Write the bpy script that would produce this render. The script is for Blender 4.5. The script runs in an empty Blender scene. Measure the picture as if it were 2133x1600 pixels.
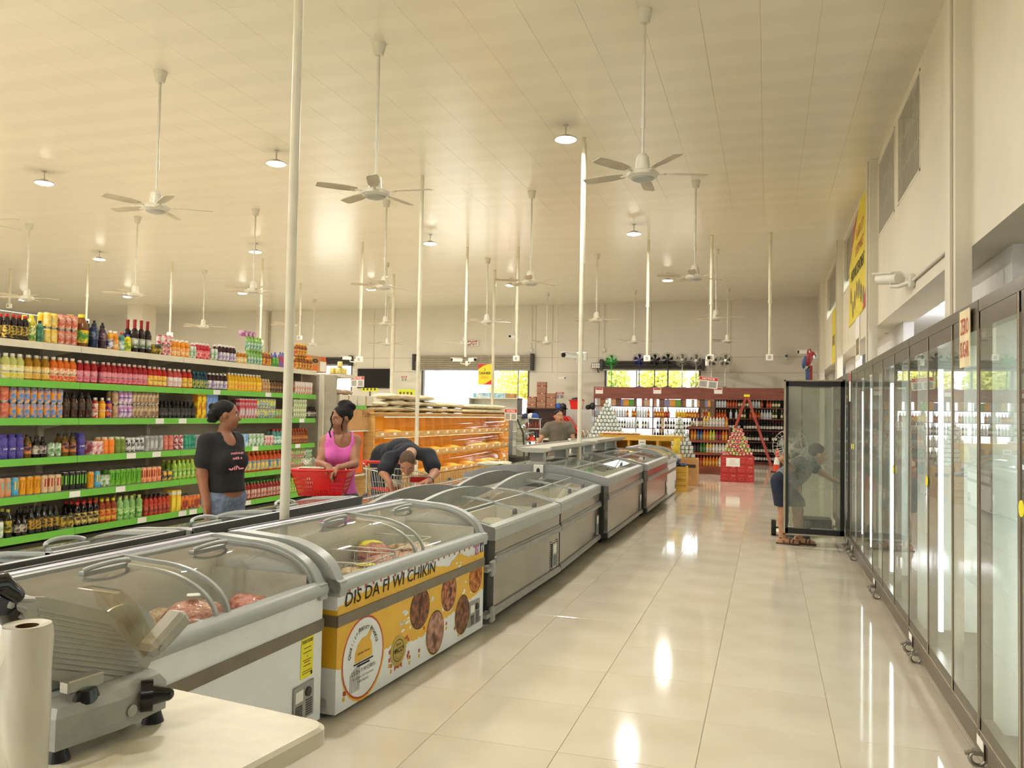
import bpy, math, random
import numpy as np
from math import sin, cos, pi, radians
from mathutils import Vector, Matrix

S = bpy.context.scene
COL = S.collection
random.seed(7)

# ------------------------------------------------------------------ camera
F_PX, YAW, PITCH, ROLL, EYE = 1712.0, 0.301417844, 0.0359533094, 0.0183677583, 1.5042
_f = Vector((-sin(YAW) * cos(PITCH), cos(YAW) * cos(PITCH), sin(PITCH)))
_r0 = Vector((cos(YAW), sin(YAW), 0))
_u0 = _r0.cross(_f)
_r = cos(ROLL) * _r0 + sin(ROLL) * _u0
_u = -sin(ROLL) * _r0 + cos(ROLL) * _u0
cam = bpy.data.cameras.new('camera')
cam.sensor_fit = 'HORIZONTAL'
cam.sensor_width = 36
cam.lens = F_PX / 2133 * 36
cam.clip_start = .05
cam.clip_end = 400
camo = bpy.data.objects.new('camera', cam)
COL.objects.link(camo)
camo.matrix_world = Matrix((( _r.x, _u.x, -_f.x, 0), (_r.y, _u.y, -_f.y, 0), (_r.z, _u.z, -_f.z, EYE), (0, 0, 0, 1)))
S.camera = camo

def ray(x, y):
    return _f + _r * ((x - 1066.5) / F_PX) - _u * ((y - 800) / F_PX)
def at_x(x, y, X):
    d = ray(x, y); return Vector((0, 0, EYE)) + d * (X / d.x)
def at_y(x, y, Y):
    d = ray(x, y); return Vector((0, 0, EYE)) + d * (Y / d.y)
def at_z(x, y, Z):
    d = ray(x, y); return Vector((0, 0, EYE)) + d * ((Z - EYE) / d.z)

# ------------------------------------------------------------------ world, sun, exposure
world = bpy.data.worlds.new('outdoor_sky'); S.world = world
world.use_nodes = True
wn = world.node_tree.nodes
wn['Background'].inputs[0].default_value = (0.93, 0.97, 1.0, 1)
wn['Background'].inputs[1].default_value = 3.4
sun = bpy.data.lights.new('sun', 'SUN'); sun.energy = 16; sun.angle = .01; sun.color = (1, .95, .82)
suno = bpy.data.objects.new('sun', sun); COL.objects.link(suno)
suno.rotation_euler = (radians(-26), radians(-8), 0)      # high sun, falls away from the openings
S.view_settings.view_transform = 'Standard'
S.view_settings.look = 'None'
S.view_settings.gamma = 1
S.view_settings.use_curve_mapping = False
S.view_settings.exposure = 0.5
LAMP_W = 42.0
S.cycles.max_bounces = 5
S.cycles.diffuse_bounces = 4
S.cycles.glossy_bounces = 3
S.cycles.transmission_bounces = 3
S.cycles.transparent_max_bounces = 14
S.cycles.use_adaptive_sampling = True
S.cycles.adaptive_threshold = .04
S.cycles.use_light_tree = False
S.cycles.caustics_reflective = False
S.cycles.caustics_refractive = False
S.cycles.sample_clamp_indirect = 6

# ------------------------------------------------------------------ materials
def lin(c):
    out = []
    for v in c[:3]:
        v = v / 255.0
        out.append(v / 12.92 if v <= .04045 else ((v + .055) / 1.055) ** 2.4)
    return (out[0], out[1], out[2], 1)

MATS = {}
def mat(name, col, rough=.5, metal=0.0, var=.07, scale=9.0, col2=None, spec=.5, bump=0.0, bscale=80.0,
        stretch=(1, 1, 1), emit=0.0, lo=.35, hi=.65, tex='NOISE', coat=0.0, detail=2.0, trans=0.0, sub=0.0):
    if name in MATS: return MATS[name]
    m = bpy.data.materials.new(name); m.use_nodes = True
    nt = m.node_tree; N = nt.nodes; L = nt.links
    b = N['Principled BSDF']
    b.inputs['Roughness'].default_value = rough
    b.inputs['Metallic'].default_value = metal
    b.inputs['Specular IOR Level'].default_value = spec
    if coat:
        b.inputs['Coat Weight'].default_value = coat; b.inputs['Coat Roughness'].default_value = .05
    if trans: b.inputs['Transmission Weight'].default_value = trans
    if sub:
        b.inputs['Subsurface Weight'].default_value = sub; b.inputs['Subsurface Radius'].default_value = (.01, .004, .002)
    c1 = lin(col)
    if col2 is None:
        c2 = tuple(max(0, v * (1 - var * 2.2)) for v in c1[:3]) + (1,)
    else: c2 = lin(col2)
    tc = N.new('ShaderNodeTexCoord'); mp = N.new('ShaderNodeMapping')
    mp.inputs['Scale'].default_value = stretch
    L.new(tc.outputs['Object'], mp.inputs['Vector'])
    if tex == 'VORONOI':
        t = N.new('ShaderNodeTexVoronoi'); t.inputs['Scale'].default_value = scale; out = t.outputs['Distance']
    elif tex == 'WAVE':
        t = N.new('ShaderNodeTexWave'); t.inputs['Scale'].default_value = scale; t.inputs['Distortion'].default_value = 4
        t.inputs['Detail'].default_value = 3; out = t.outputs['Fac']
    elif tex == 'CHECK':
        t = N.new('ShaderNodeTexChecker'); t.inputs['Scale'].default_value = scale; out = t.outputs['Fac']
    else:
        t = N.new('ShaderNodeTexNoise'); t.inputs['Scale'].default_value = scale; t.inputs['Detail'].default_value = detail; out = t.outputs['Fac']
    L.new(mp.outputs['Vector'], t.inputs['Vector'])
    cr = N.new('ShaderNodeValToRGB')
    cr.color_ramp.elements[0].position = lo; cr.color_ramp.elements[0].color = c2
    cr.color_ramp.elements[1].position = hi; cr.color_ramp.elements[1].color = c1
    L.new(out, cr.inputs['Fac']); L.new(cr.outputs['Color'], b.inputs['Base Color'])
    if emit:
        L.new(cr.outputs['Color'], b.inputs['Emission Color']); b.inputs['Emission Strength'].default_value = emit
    if bump:
        bt = N.new('ShaderNodeTexNoise'); bt.inputs['Scale'].default_value = bscale; bt.inputs['Detail'].default_value = 2
        L.new(mp.outputs['Vector'], bt.inputs['Vector'])
        bp = N.new('ShaderNodeBump'); bp.inputs['Strength'].default_value = bump; bp.inputs['Distance'].default_value = .01
        L.new(bt.outputs['Fac'], bp.inputs['Height']); L.new(bp.outputs['Normal'], b.inputs['Normal'])
    MATS[name] = m
    return m

def glass(name, tint=(235, 240, 236), rough=.015, ior=1.5, body=0.0, bodycol=(210, 215, 210)):
    """thin pane: clear tinted transmission, Fresnel reflection, optional film of frost / dust (body)"""
    if name in MATS: return MATS[name]
    m = bpy.data.materials.new(name); m.use_nodes = True
    nt = m.node_tree; N = nt.nodes; L = nt.links; N.remove(N['Principled BSDF'])
    out = N['Material Output']
    tr = N.new('ShaderNodeBsdfTransparent'); tr.inputs[0].default_value = lin(tint)
    gl = N.new('ShaderNodeBsdfGlossy'); gl.inputs['Roughness'].default_value = rough; gl.inputs[0].default_value = (1, 1, 1, 1)
    fr = N.new('ShaderNodeFresnel'); fr.inputs[0].default_value = ior
    mx = N.new('ShaderNodeMixShader')
    base = tr.outputs[0]
    if body:
        df = N.new('ShaderNodeBsdfDiffuse'); df.inputs[0].default_value = lin(bodycol)
        tc = N.new('ShaderNodeTexCoord'); nz = N.new('ShaderNodeTexNoise'); nz.inputs['Scale'].default_value = 5; nz.inputs['Detail'].default_value = 5
        mr = N.new('ShaderNodeMapRange'); mr.inputs[1].default_value = .3; mr.inputs[2].default_value = .75
        mr.inputs[3].default_value = body * .4; mr.inputs[4].default_value = body * 1.6
        L.new(tc.outputs['Object'], nz.inputs['Vector']); L.new(nz.outputs['Fac'], mr.inputs[0])
        m0 = N.new('ShaderNodeMixShader'); L.new(mr.outputs[0], m0.inputs[0])
        L.new(tr.outputs[0], m0.inputs[1]); L.new(df.outputs[0], m0.inputs[2]); base = m0.outputs[0]
    geo = N.new('ShaderNodeNewGeometry'); inv = N.new('ShaderNodeMath'); inv.operation = 'SUBTRACT'; inv.inputs[0].default_value = 1
    mul = N.new('ShaderNodeMath'); mul.operation = 'MULTIPLY'      # a thin pane: reflect on the outer face only
    L.new(geo.outputs['Backfacing'], inv.inputs[1]); L.new(inv.outputs[0], mul.inputs[0]); L.new(fr.outputs[0], mul.inputs[1])
    L.new(mul.outputs[0], mx.inputs[0]); L.new(base, mx.inputs[1]); L.new(gl.outputs[0], mx.inputs[2])
    L.new(mx.outputs[0], out.inputs['Surface'])
    MATS[name] = m
    return m

def lamp_mat(name, col, strength):
    if name in MATS: return MATS[name]
    m = bpy.data.materials.new(name); m.use_nodes = True
    nt = m.node_tree; N = nt.nodes; N.remove(N['Principled BSDF'])
    m.cycles.emission_sampling = 'NONE'          # the lamp's own light object does the lighting
    e = N.new('ShaderNodeEmission'); e.inputs[0].default_value = lin(col); e.inputs[1].default_value = strength
    nt.links.new(e.outputs[0], N['Material Output'].inputs['Surface'])
    MATS[name] = m
    return m

def M_(n): return MATS[n]
# ------------------------------------------------------------------ mesh collector
TEXTS = {}
def text_mesh(body, bold=0.0, spacing=1.0):
    key = (body, bold, spacing)
    if key not in TEXTS:
        c = bpy.data.curves.new('lettering', 'FONT'); c.body = body; c.size = 1; c.align_x = 'CENTER'; c.align_y = 'CENTER'
        c.resolution_u = 2; c.offset = bold; c.space_character = spacing
        o = bpy.data.objects.new('lettering', c); COL.objects.link(o)
        bpy.context.view_layer.update()
        me = bpy.data.meshes.new_from_object(o)
        vs = [tuple(v.co) for v in me.vertices]; fs = [tuple(p.vertices) for p in me.polygons]
        if vs:
            x0 = min(v[0] for v in vs); x1 = max(v[0] for v in vs); y0 = min(v[1] for v in vs); y1 = max(v[1] for v in vs)
            cx, cy = (x0 + x1) / 2, (y0 + y1) / 2
            vs = [(v[0] - cx, v[1] - cy, 0) for v in vs]; wh = (x1 - x0, y1 - y0)
        else: wh = (1, 1)
        bpy.data.objects.remove(o); bpy.data.curves.remove(c); bpy.data.meshes.remove(me)
        TEXTS[key] = (vs, fs, wh)
    return TEXTS[key]

class MB:
    def __init__(s): s.v = []; s.f = []; s.m = []; s.s = []; s.M = None
    def add(s, vs, fs, m=0, sm=False):
        o = len(s.v)
        if s.M is not None:
            vs = [tuple(s.M @ Vector(v)) for v in vs]
        s.v.extend(vs)
        for i, f in enumerate(fs):
            s.f.append(tuple(o + k for k in f)); s.m.append(m[i] if isinstance(m, (list, tuple)) else m); s.s.append(sm)
        return s
    def box(s, x0, x1, y0, y1, z0, z1, m=0, b=0.0):
        if x0 > x1: x0, x1 = x1, x0
        if y0 > y1: y0, y1 = y1, y0
        if z0 > z1: z0, z1 = z1, z0
        if b <= 0:
            vs = [(x0, y0, z0), (x1, y0, z0), (x1, y1, z0), (x0, y1, z0), (x0, y0, z1), (x1, y0, z1), (x1, y1, z1), (x0, y1, z1)]
            return s.add(vs, [(0, 3, 2, 1), (4, 5, 6, 7), (0, 1, 5, 4), (1, 2, 6, 5), (2, 3, 7, 6), (3, 0, 4, 7)], m)
        b = min(b, (x1 - x0) * .45, (y1 - y0) * .45, (z1 - z0) * .45)
        vs = []; idx = {}
        X = (x0, x1); Y = (y0, y1); Z = (z0, z1)
        for i in (0, 1):
            for j in (0, 1):
                for k in (0, 1):
                    sx, sy, sz = (1, -1)[i], (1, -1)[j], (1, -1)[k]
                    for a in range(3):
                        p = [X[i] + sx * b, Y[j] + sy * b, Z[k] + sz * b]; p[a] = (X[i], Y[j], Z[k])[a]
                        idx[i, j, k, a] = len(vs); vs.append(tuple(p))
        fs = []
        for i in (0, 1):
            q = [idx[i, 0, 0, 0], idx[i, 1, 0, 0], idx[i, 1, 1, 0], idx[i, 0, 1, 0]]; fs.append(q if i else q[::-1])
            q = [idx[0, i, 0, 1], idx[1, i, 0, 1], idx[1, i, 1, 1], idx[0, i, 1, 1]]; fs.append(q[::-1] if i else q)
            q = [idx[0, 0, i, 2], idx[1, 0, i, 2], idx[1, 1, i, 2], idx[0, 1, i, 2]]; fs.append(q if i else q[::-1])
        for i in (0, 1):
            for j in (0, 1):
                q = [idx[i, j, 0, 0], idx[i, j, 0, 1], idx[i, j, 1, 1], idx[i, j, 1, 0]]; fs.append(q if i == j else q[::-1])
                q = [idx[i, 0, j, 0], idx[i, 0, j, 2], idx[i, 1, j, 2], idx[i, 1, j, 0]]; fs.append(q[::-1] if i == j else q)
                q = [idx[0, i, j, 1], idx[0, i, j, 2], idx[1, i, j, 2], idx[1, i, j, 1]]; fs.append(q if i == j else q[::-1])
                for k in (0, 1):
                    q = [idx[i, j, k, 0], idx[i, j, k, 1], idx[i, j, k, 2]]; fs.append(q if (i + j + k) % 2 else q[::-1])
        return s.add(vs, fs, m)
    def cyl(s, p0, p1, r0, r1=None, n=12, m=0, cap=True, sm=True):
        if r1 is None: r1 = r0
        p0 = Vector(p0); p1 = Vector(p1); d = (p1 - p0).normalized()
        a = d.orthogonal().normalized(); b = d.cross(a)
        vs = []
        for p, r in ((p0, r0), (p1, r1)):
            for i in range(n):
                t = 2 * pi * i / n; vs.append(tuple(p + a * (r * cos(t)) + b * (r * sin(t))))
        s.add(vs, [(i, (i + 1) % n, n + (i + 1) % n, n + i) for i in range(n)], m, sm)
        if cap:
            if r0 > 1e-6: s.add(vs[:n], [tuple(range(n))[::-1]], m)
            if r1 > 1e-6: s.add(vs[n:], [tuple(range(n))], m)
        return s
    def tube(s, path, r, n=7, m=0, closed=False, cap=True):
        P = [Vector(p) for p in path]; k = len(P); vs = []
        rr = r if isinstance(r, (list, tuple)) else [r] * k
        a = None
        for i, p in enumerate(P):
            if closed: d = P[(i + 1) % k] - P[i - 1]
            else: d = P[min(i + 1, k - 1)] - P[max(i - 1, 0)]
            d.normalize()
            if a is None: a = d.orthogonal().normalized()
            else:
                a = a - d * a.dot(d)
                a = a.normalized() if a.length > 1e-6 else d.orthogonal().normalized()
            b = d.cross(a)
            for j in range(n):
                t = 2 * pi * j / n; vs.append(tuple(p + a * (rr[i] * cos(t)) + b * (rr[i] * sin(t))))
        fs = []
        for i in range(k if closed else k - 1):
            for j in range(n):
                i2 = (i + 1) % k; fs.append((i * n + j, i * n + (j + 1) % n, i2 * n + (j + 1) % n, i2 * n + j))
        s.add(vs, fs, m, True)
        if not closed and cap:
            s.add(vs[:n], [tuple(range(n))[::-1]], m); s.add(vs[-n:], [tuple(range(n))], m)
        return s
    def lathe(s, prof, n=14, m=0, c=(0, 0, 0), sx=1.0, sy=1.0, sm=True, square=0.0):
        """prof: list of (r, z, material)"""
        vs = []
        for pr in prof:
            for i in range(n):
                t = 2 * pi * i / n; k = 1.0
                if square: k = 1 / max(abs(cos(t)), abs(sin(t))) ** square
                vs.append((c[0] + pr[0] * cos(t) * sx * k, c[1] + pr[0] * sin(t) * sy * k, c[2] + pr[1]))
        for j in range(len(prof) - 1):
            mm = prof[j][2] if len(prof[j]) > 2 else m
            s.add(vs[j * n:(j + 2) * n], [(i, (i + 1) % n, n + (i + 1) % n, n + i) for i in range(n)], mm, sm)
        mm = prof[-1][2] if len(prof[-1]) > 2 else m
        if prof[-1][0] > 1e-5: s.add(vs[-n:], [tuple(range(n))], mm)
        mm = prof[0][2] if len(prof[0]) > 2 else m
        if prof[0][0] > 1e-5: s.add(vs[:n], [tuple(range(n))[::-1]], mm)
        return s
    def prism(s, poly, a, b, axis='y', m=0, sm=False, cap=True):
        """poly (u,v): axis y -> (x,z), axis x -> (y,z), axis z -> (x,y)"""
        n = len(poly)
        def P(u, v, w):
            return (u, w, v) if axis == 'y' else ((w, u, v) if axis == 'x' else (u, v, w))
        ar = sum(poly[i][0] * poly[(i + 1) % n][1] - poly[(i + 1) % n][0] * poly[i][1] for i in range(n))
        flip = (ar > 0) == (axis == 'y')
        vs = [P(u, v, a) for u, v in poly] + [P(u, v, b) for u, v in poly]
        fs = [(i, (i + 1) % n, n + (i + 1) % n, n + i) for i in range(n)]
        if (a > b): flip = not flip
        if flip: fs = [f[::-1] for f in fs]
        s.add(vs, fs, m, sm)
        if cap:
            c0 = tuple(range(n))[::-1]; c1 = tuple(range(n, 2 * n))
            if flip: c0, c1 = c0[::-1], c1[::-1]
            s.add(vs, [c0, c1], m)
        return s
    def strip(s, prof, a, b, th, m=0, axis='y', sm=True):
        """open profile polyline thickened by th and extruded"""
        n = len(prof); top = []; bot = []
        for i in range(n):
            p = Vector(prof[i]); q0 = Vector(prof[max(0, i - 1)]); q1 = Vector(prof[min(n - 1, i + 1)])
            d = (q1 - q0).normalized(); nn = Vector((-d.y, d.x))
            top.append(tuple(p + nn * th / 2)); bot.append(tuple(p - nn * th / 2))
        def P(u, v, w):
            return (u, w, v) if axis == 'y' else ((w, u, v) if axis == 'x' else (u, v, w))
        vs = []
        for i in range(n): vs += [P(*top[i], a), P(*bot[i], a), P(*top[i], b), P(*bot[i], b)]
        ft = []; fb = []; fc = []
        for i in range(n - 1):
            o = 4 * i; q = o + 4
            ft.append((o, q, q + 2, o + 2)); fb.append((o + 1, o + 3, q + 3, q + 1)); fc += [(o, o + 1, q + 1, q), (o + 2, q + 2, q + 3, o + 3)]
        o = 4 * (n - 1); fc += [(0, 2, 3, 1), (o, o + 1, o + 3, o + 2)]
        if axis != 'y': ft = [f[::-1] for f in ft]; fb = [f[::-1] for f in fb]; fc = [f[::-1] for f in fc]
        # outward orientation check on the first top face
        p = [Vector(vs[k]) for k in ft[0]]; nn = (p[1] - p[0]).cross(p[2] - p[0]); ref = Vector(P(*top[0], a)) - Vector(P(*bot[0], a))
        if nn.dot(ref) < 0: ft = [f[::-1] for f in ft]; fb = [f[::-1] for f in fb]; fc = [f[::-1] for f in fc]
        s.add(vs, ft, m, sm)
        s.add(vs, fb, m, sm)
        return s.add(vs, fc, m, False)
    def ball(s, c, r, nu=12, nv=8, m=0, R=None, noise=0.0, seed=0):
        if not isinstance(r, (tuple, list)): r = (r, r, r)
        rd = random.Random(seed); vs = []; ph = [rd.uniform(0, 6.28) for _ in range(6)]
        for j in range(nv + 1):
            f = pi * j / nv
            for i in range(nu):
                t = 2 * pi * i / nu; k = 1.0
                if noise: k += noise * (sin(3 * t + ph[0]) * sin(2 * f + ph[1]) + .6 * sin(5 * t + ph[2] + 3 * f) + .5 * sin(7 * f + ph[3] + 2 * t)) * sin(f)
                p = Vector((r[0] * sin(f) * cos(t) * k, r[1] * sin(f) * sin(t) * k, -r[2] * cos(f) * (1 + (k - 1) * .6)))
                if R is not None: p = R @ p
                vs.append((c[0] + p.x, c[1] + p.y, c[2] + p.z))
        fs = []
        for j in range(nv):
            for i in range(nu):
                fs.append((j * nu + i, j * nu + (i + 1) % nu, (j + 1) * nu + (i + 1) % nu, (j + 1) * nu + i))
        return s.add(vs, fs, m, True)
    def text(s, body, c, u, v, h, m=0, width=None, bold=0.0, lift=.002, depth=0.0, shear=0.0, spacing=1.0):
        """lettering centred at c; u = reading direction, v = up, h = cap height"""
        vs, fs, (w, hh) = text_mesh(body, bold, spacing)
        if not vs: return s
        u = Vector(u).normalized(); v = Vector(v).normalized(); n = u.cross(v); k = h / max(hh, .01)
        kx = k if width is None else width / w
        c = Vector(c) + n * lift
        return s.add([tuple(c + u * (x * kx + shear * y * k) + v * (y * k)) for x, y, z in vs], fs, m)
    def ctext(s, body, r, z, h, m=0, ang=0.0, bold=.01, sx=1.0, sy=1.0, vertical=False):
        """lettering wrapped round an upright cylinder"""
        vs, fs, (w, hh) = text_mesh(body, bold); k = h / hh
        if vertical:
            return s.add([((r + .0008) * cos(ang - y * k / r) * sx, (r + .0008) * sin(ang - y * k / r) * sy, z + x * k) for x, y, q in vs], fs, m)
        return s.add([((r + .0008) * cos(ang + x * k / r) * sx, (r + .0008) * sin(ang + x * k / r) * sy, z + y * k) for x, y, q in vs], fs, m)
    def mesh(s, name, mats):
        me = bpy.data.meshes.new(name)
        me.from_pydata(s.v, [], s.f)
        for mm in (mats if isinstance(mats, (list, tuple)) else [mats]): me.materials.append(mm if not isinstance(mm, str) else MATS[mm])
        me.polygons.foreach_set('material_index', s.m)
        me.polygons.foreach_set('use_smooth', s.s)
        me.update()
        return me
    def build(s, name, mats, parent=None, loc=None):
        o = bpy.data.objects.new(name, s.mesh(name, mats)); COL.objects.link(o)
        if parent is not None: o.parent = parent
        if loc is not None: o.location = loc
        return o

def rotz(a, c=(0, 0, 0)):
    return Matrix.Translation(c) @ Matrix.Rotation(a, 4, 'Z')
def tag(o, label=None, cat=None, group=None, kind=None):
    if label: o['label'] = label
    if cat: o['category'] = cat
    if group: o['group'] = group
    if kind: o['kind'] = kind
    return o
def thing(name, label, cat, loc=(0, 0, 0), rz=0.0, group=None):
    o = bpy.data.objects.new(name, None); COL.objects.link(o); o.empty_display_size = .1
    o.location = loc; o.rotation_euler = (0, 0, rz)
    return tag(o, label, cat, group)
def one(name, mb, mats, label, cat, group=None, loc=None, rz=0.0):
    o = mb.build(name, mats); tag(o, label, cat, group)
    if loc is not None: o.location = loc
    o.rotation_euler = (0, 0, rz)
    return o
def struct(name, mb, mats, parent=None):
    o = mb.build(name, mats, parent)
    if parent is None: o['kind'] = 'structure'
    return o
def dup(root, loc, rz=None, label=None, group=None):
    r = root.copy(); COL.objects.link(r); r.location = loc
    if rz is not None: r.rotation_euler = (root.rotation_euler[0], root.rotation_euler[1], rz)
    if label: r['label'] = label
    if group: r['group'] = group
    for ch in KIDS(root):
        c = ch.copy(); COL.objects.link(c); c.parent = r
        for g in KIDS(ch):
            d = g.copy(); COL.objects.link(d); d.parent = c
    return r
KIDCACHE = {}
def KIDS(o):
    if o.name not in KIDCACHE: KIDCACHE[o.name] = [c for c in o.children]
    return KIDCACHE[o.name]
def inst(name, me, loc, label, cat, group, rz=0.0, scale=None):
    o = bpy.data.objects.new(name, me); COL.objects.link(o); o.location = loc; o.rotation_euler = (0, 0, rz)
    if scale: o.scale = scale
    return tag(o, label, cat, group)
def heap(name, items, label, cat):
    """many copies of meshes joined into one object of kind stuff: items = [(mesh, loc, rz, scale)]"""
    V = []; Fc = []; Mi = []; Sm = []; mats = []; idx = {}; cache = {}
    for me, loc, rz, sc in items:
        if me.name not in cache:
            cache[me.name] = ([v.co.copy() for v in me.vertices], [tuple(p.vertices) for p in me.polygons], [p.material_index for p in me.polygons], [p.use_smooth for p in me.polygons])
        vs, fs, ms, ss = cache[me.name]; o = len(V); mm = []
        for m in me.materials:
            if m.name not in idx: idx[m.name] = len(mats); mats.append(m)
            mm.append(idx[m.name])
        c, s = cos(rz), sin(rz)
        V.extend(((v.x * c - v.y * s) * sc + loc[0], (v.x * s + v.y * c) * sc + loc[1], v.z * sc + loc[2]) for v in vs)
        Fc.extend(tuple(o + k for k in f) for f in fs); Mi.extend(mm[k] for k in ms); Sm.extend(ss)
    me = bpy.data.meshes.new(name); me.from_pydata(V, [], Fc)
    for m in mats: me.materials.append(m)
    me.polygons.foreach_set('material_index', Mi); me.polygons.foreach_set('use_smooth', Sm); me.update()
    ob = bpy.data.objects.new(name, me); COL.objects.link(ob)
    return tag(ob, label, cat, None, 'stuff')
def piece(name, me, parent, loc, rz=0.0):
    o = bpy.data.objects.new(name, me); COL.objects.link(o); o.location = loc; o.rotation_euler = (0, 0, rz); o.parent = parent
    return o

# shared materials
mat('floor_tile', (222, 213, 194), rough=.07, var=.03, scale=2.2, col2=(214, 203, 182), spec=.6)
mat('grout', (164, 148, 118), rough=.8)
mat('ceiling_pvc', (230, 224, 206), rough=.22, var=.02, scale=1.5, spec=.45, bump=.10, bscale=9, stretch=(.12, 1.4, 1))
mat('ceiling_gap', (214, 206, 186), rough=.9)
mat('wall_cream', (228, 221, 202), rough=.6, var=.03, scale=1.2)
mat('wall_far', (222, 216, 202), rough=.6, var=.03, scale=.8)
mat('wall_white', (226, 224, 222), rough=.6, var=.02)
mat('seam', (186, 176, 154), rough=.8)
mat('white_metal', (228, 226, 212), rough=.35, var=.03)
mat('pipe_white', (226, 220, 198), rough=.32, var=.05, scale=5)
mat('steel', (176, 172, 162), rough=.28, metal=.85, var=.05, scale=3)
mat('brushed', (168, 163, 150), rough=.3, metal=.75, var=.06, scale=30, stretch=(1, 1, 12))
mat('grey_plastic', (152, 152, 146), rough=.4, var=.04)
mat('grey_light', (176, 176, 170), rough=.4, var=.04)
mat('grey_dark', (84, 82, 78), rough=.45, var=.06)
mat('charcoal', (52, 51, 50), rough=.5, var=.08)
mat('black', (18, 18, 18), rough=.45, var=.1)
mat('black_gloss', (14, 14, 15), rough=.12, var=.1)
mat('white', (238, 236, 228), rough=.45, var=.02)
mat('paper', (240, 238, 232), rough=.7, var=.02)
mat('red', (205, 32, 30), rough=.4, var=.08)
mat('basket_red', (214, 26, 22), rough=.3, var=.06, spec=.6)
mat('red_sign', (196, 52, 52), rough=.5, var=.05)
mat('ink', (26, 22, 18), rough=.7)
mat('ink_grey', (110, 108, 104), rough=.7)
glass('clear_glass', (238, 243, 240))
glass('freezer_glass', (251, 252, 251), rough=.02, ior=1.33, body=.015, bodycol=(226, 230, 224))
glass('plexi', (250, 246, 236), rough=.05, ior=1.38)
# ------------------------------------------------------------------ the shell
ZC = 5.47; XR = 1.58; YB = 28.8; XL = -31.0; YF = -6.0

def cells(u0, u1, v0, v1, holes):
    us = sorted({u0, u1} | {h[0] for h in holes} | {h[1] for h in holes}); vs = sorted({v0, v1} | {h[2] for h in holes} | {h[3] for h in holes})
    us = [u for u in us if u0 <= u <= u1]; vs = [v for v in vs if v0 <= v <= v1]
    for a, b in zip(us, us[1:]):
        run = None
        for c, d in zip(vs, vs[1:]):
            cu, cv = (a + b) / 2, (c + d) / 2
            solid = not any(h[0] < cu < h[1] and h[2] < cv < h[3] for h in holes)
            if solid: run = [run[0], d] if run else [c, d]
            elif run: yield a, b, run[0], run[1]; run = None
        if run: yield a, b, run[0], run[1]

# floor: slab with recessed grout, porcelain tiles on top
floor = struct('floor', MB().box(XL, 9, YF, YB + .3, -.2, -.0022), 'grout')
TX0, TY0, TP = -1.4845, 3.6214, .6
tme = MB().box(-.2985, .2985, -.2985, .2985, -.006, 0, b=.0012).mesh('floor_tile', 'floor_tile')
near = set()
for j in range(-2, 19):
    for i in range(-2, 5):
        near.add((i, j)); piece('floor_tile', tme, floor, (TX0 + (i + .5) * TP, TY0 + (j + .5) * TP, 0))
mb = MB()
for i in range(-48, 11):
    for j in range(-15, 42):
        if (i, j) in near: continue
        cx, cy = TX0 + (i + .5) * TP, TY0 + (j + .5) * TP; h = .2985
        mb.add([(cx - h, cy - h, 0), (cx + h, cy - h, 0), (cx + h, cy + h, 0), (cx - h, cy + h, 0), (cx - h, cy - h, -.004), (cx + h, cy - h, -.004), (cx + h, cy + h, -.004), (cx - h, cy + h, -.004)],
               [(0, 1, 2, 3), (4, 5, 1, 0), (5, 6, 2, 1), (6, 7, 3, 2), (7, 4, 0, 3)])
tag(mb.build('floor_tiling', 'floor_tile', floor), kind='stuff')

# ceiling: square PVC panels under a deck
ceiling = struct('ceiling', MB().box(XL, XR + .4, YF, YB + .3, ZC + .012, ZC + .2), 'ceiling_gap')
CPX, CPY = .566, .585; CX0, CY0 = .476, 9.135
pme = MB().box(-CPX / 2 + .0009, CPX / 2 - .0009, -CPY / 2 + .0005, CPY / 2 - .0005, 0, .011, b=.0006).mesh('ceiling_panel', 'ceiling_pvc')
cand = []; rest = []
for i in range(-55, 2):
    for j in range(-25, 34):
        cx, cy = CX0 + (i + .5) * CPX, CY0 + (j + .5) * CPY
        d = Vector((cx, cy, ZC - EYE)); z = d.dot(_f)
        if z > 1:
            px = 1066.5 + F_PX * d.dot(_r) / z; py = 800 - F_PX * d.dot(_u) / z
            if -40 < px < 1990 and py > -45: cand.append((d.length, cx, cy)); continue
        rest.append((cx, cy))
cand.sort()
for d, cx, cy in cand[:300]: piece('ceiling_panel', pme, ceiling, (cx, cy, ZC))
rest += [(c[1], c[2]) for c in cand[300:]]
mb = MB()
for cx, cy in rest:
    a, b = CPX / 2 - .0014, CPY / 2 - .001
    mb.add([(cx - a, cy - b, ZC), (cx + a, cy - b, ZC), (cx + a, cy + b, ZC), (cx - a, cy + b, ZC)], [(3, 2, 1, 0)])
tag(mb.build('ceiling_panelling', 'ceiling_pvc', ceiling), kind='stuff')

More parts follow.
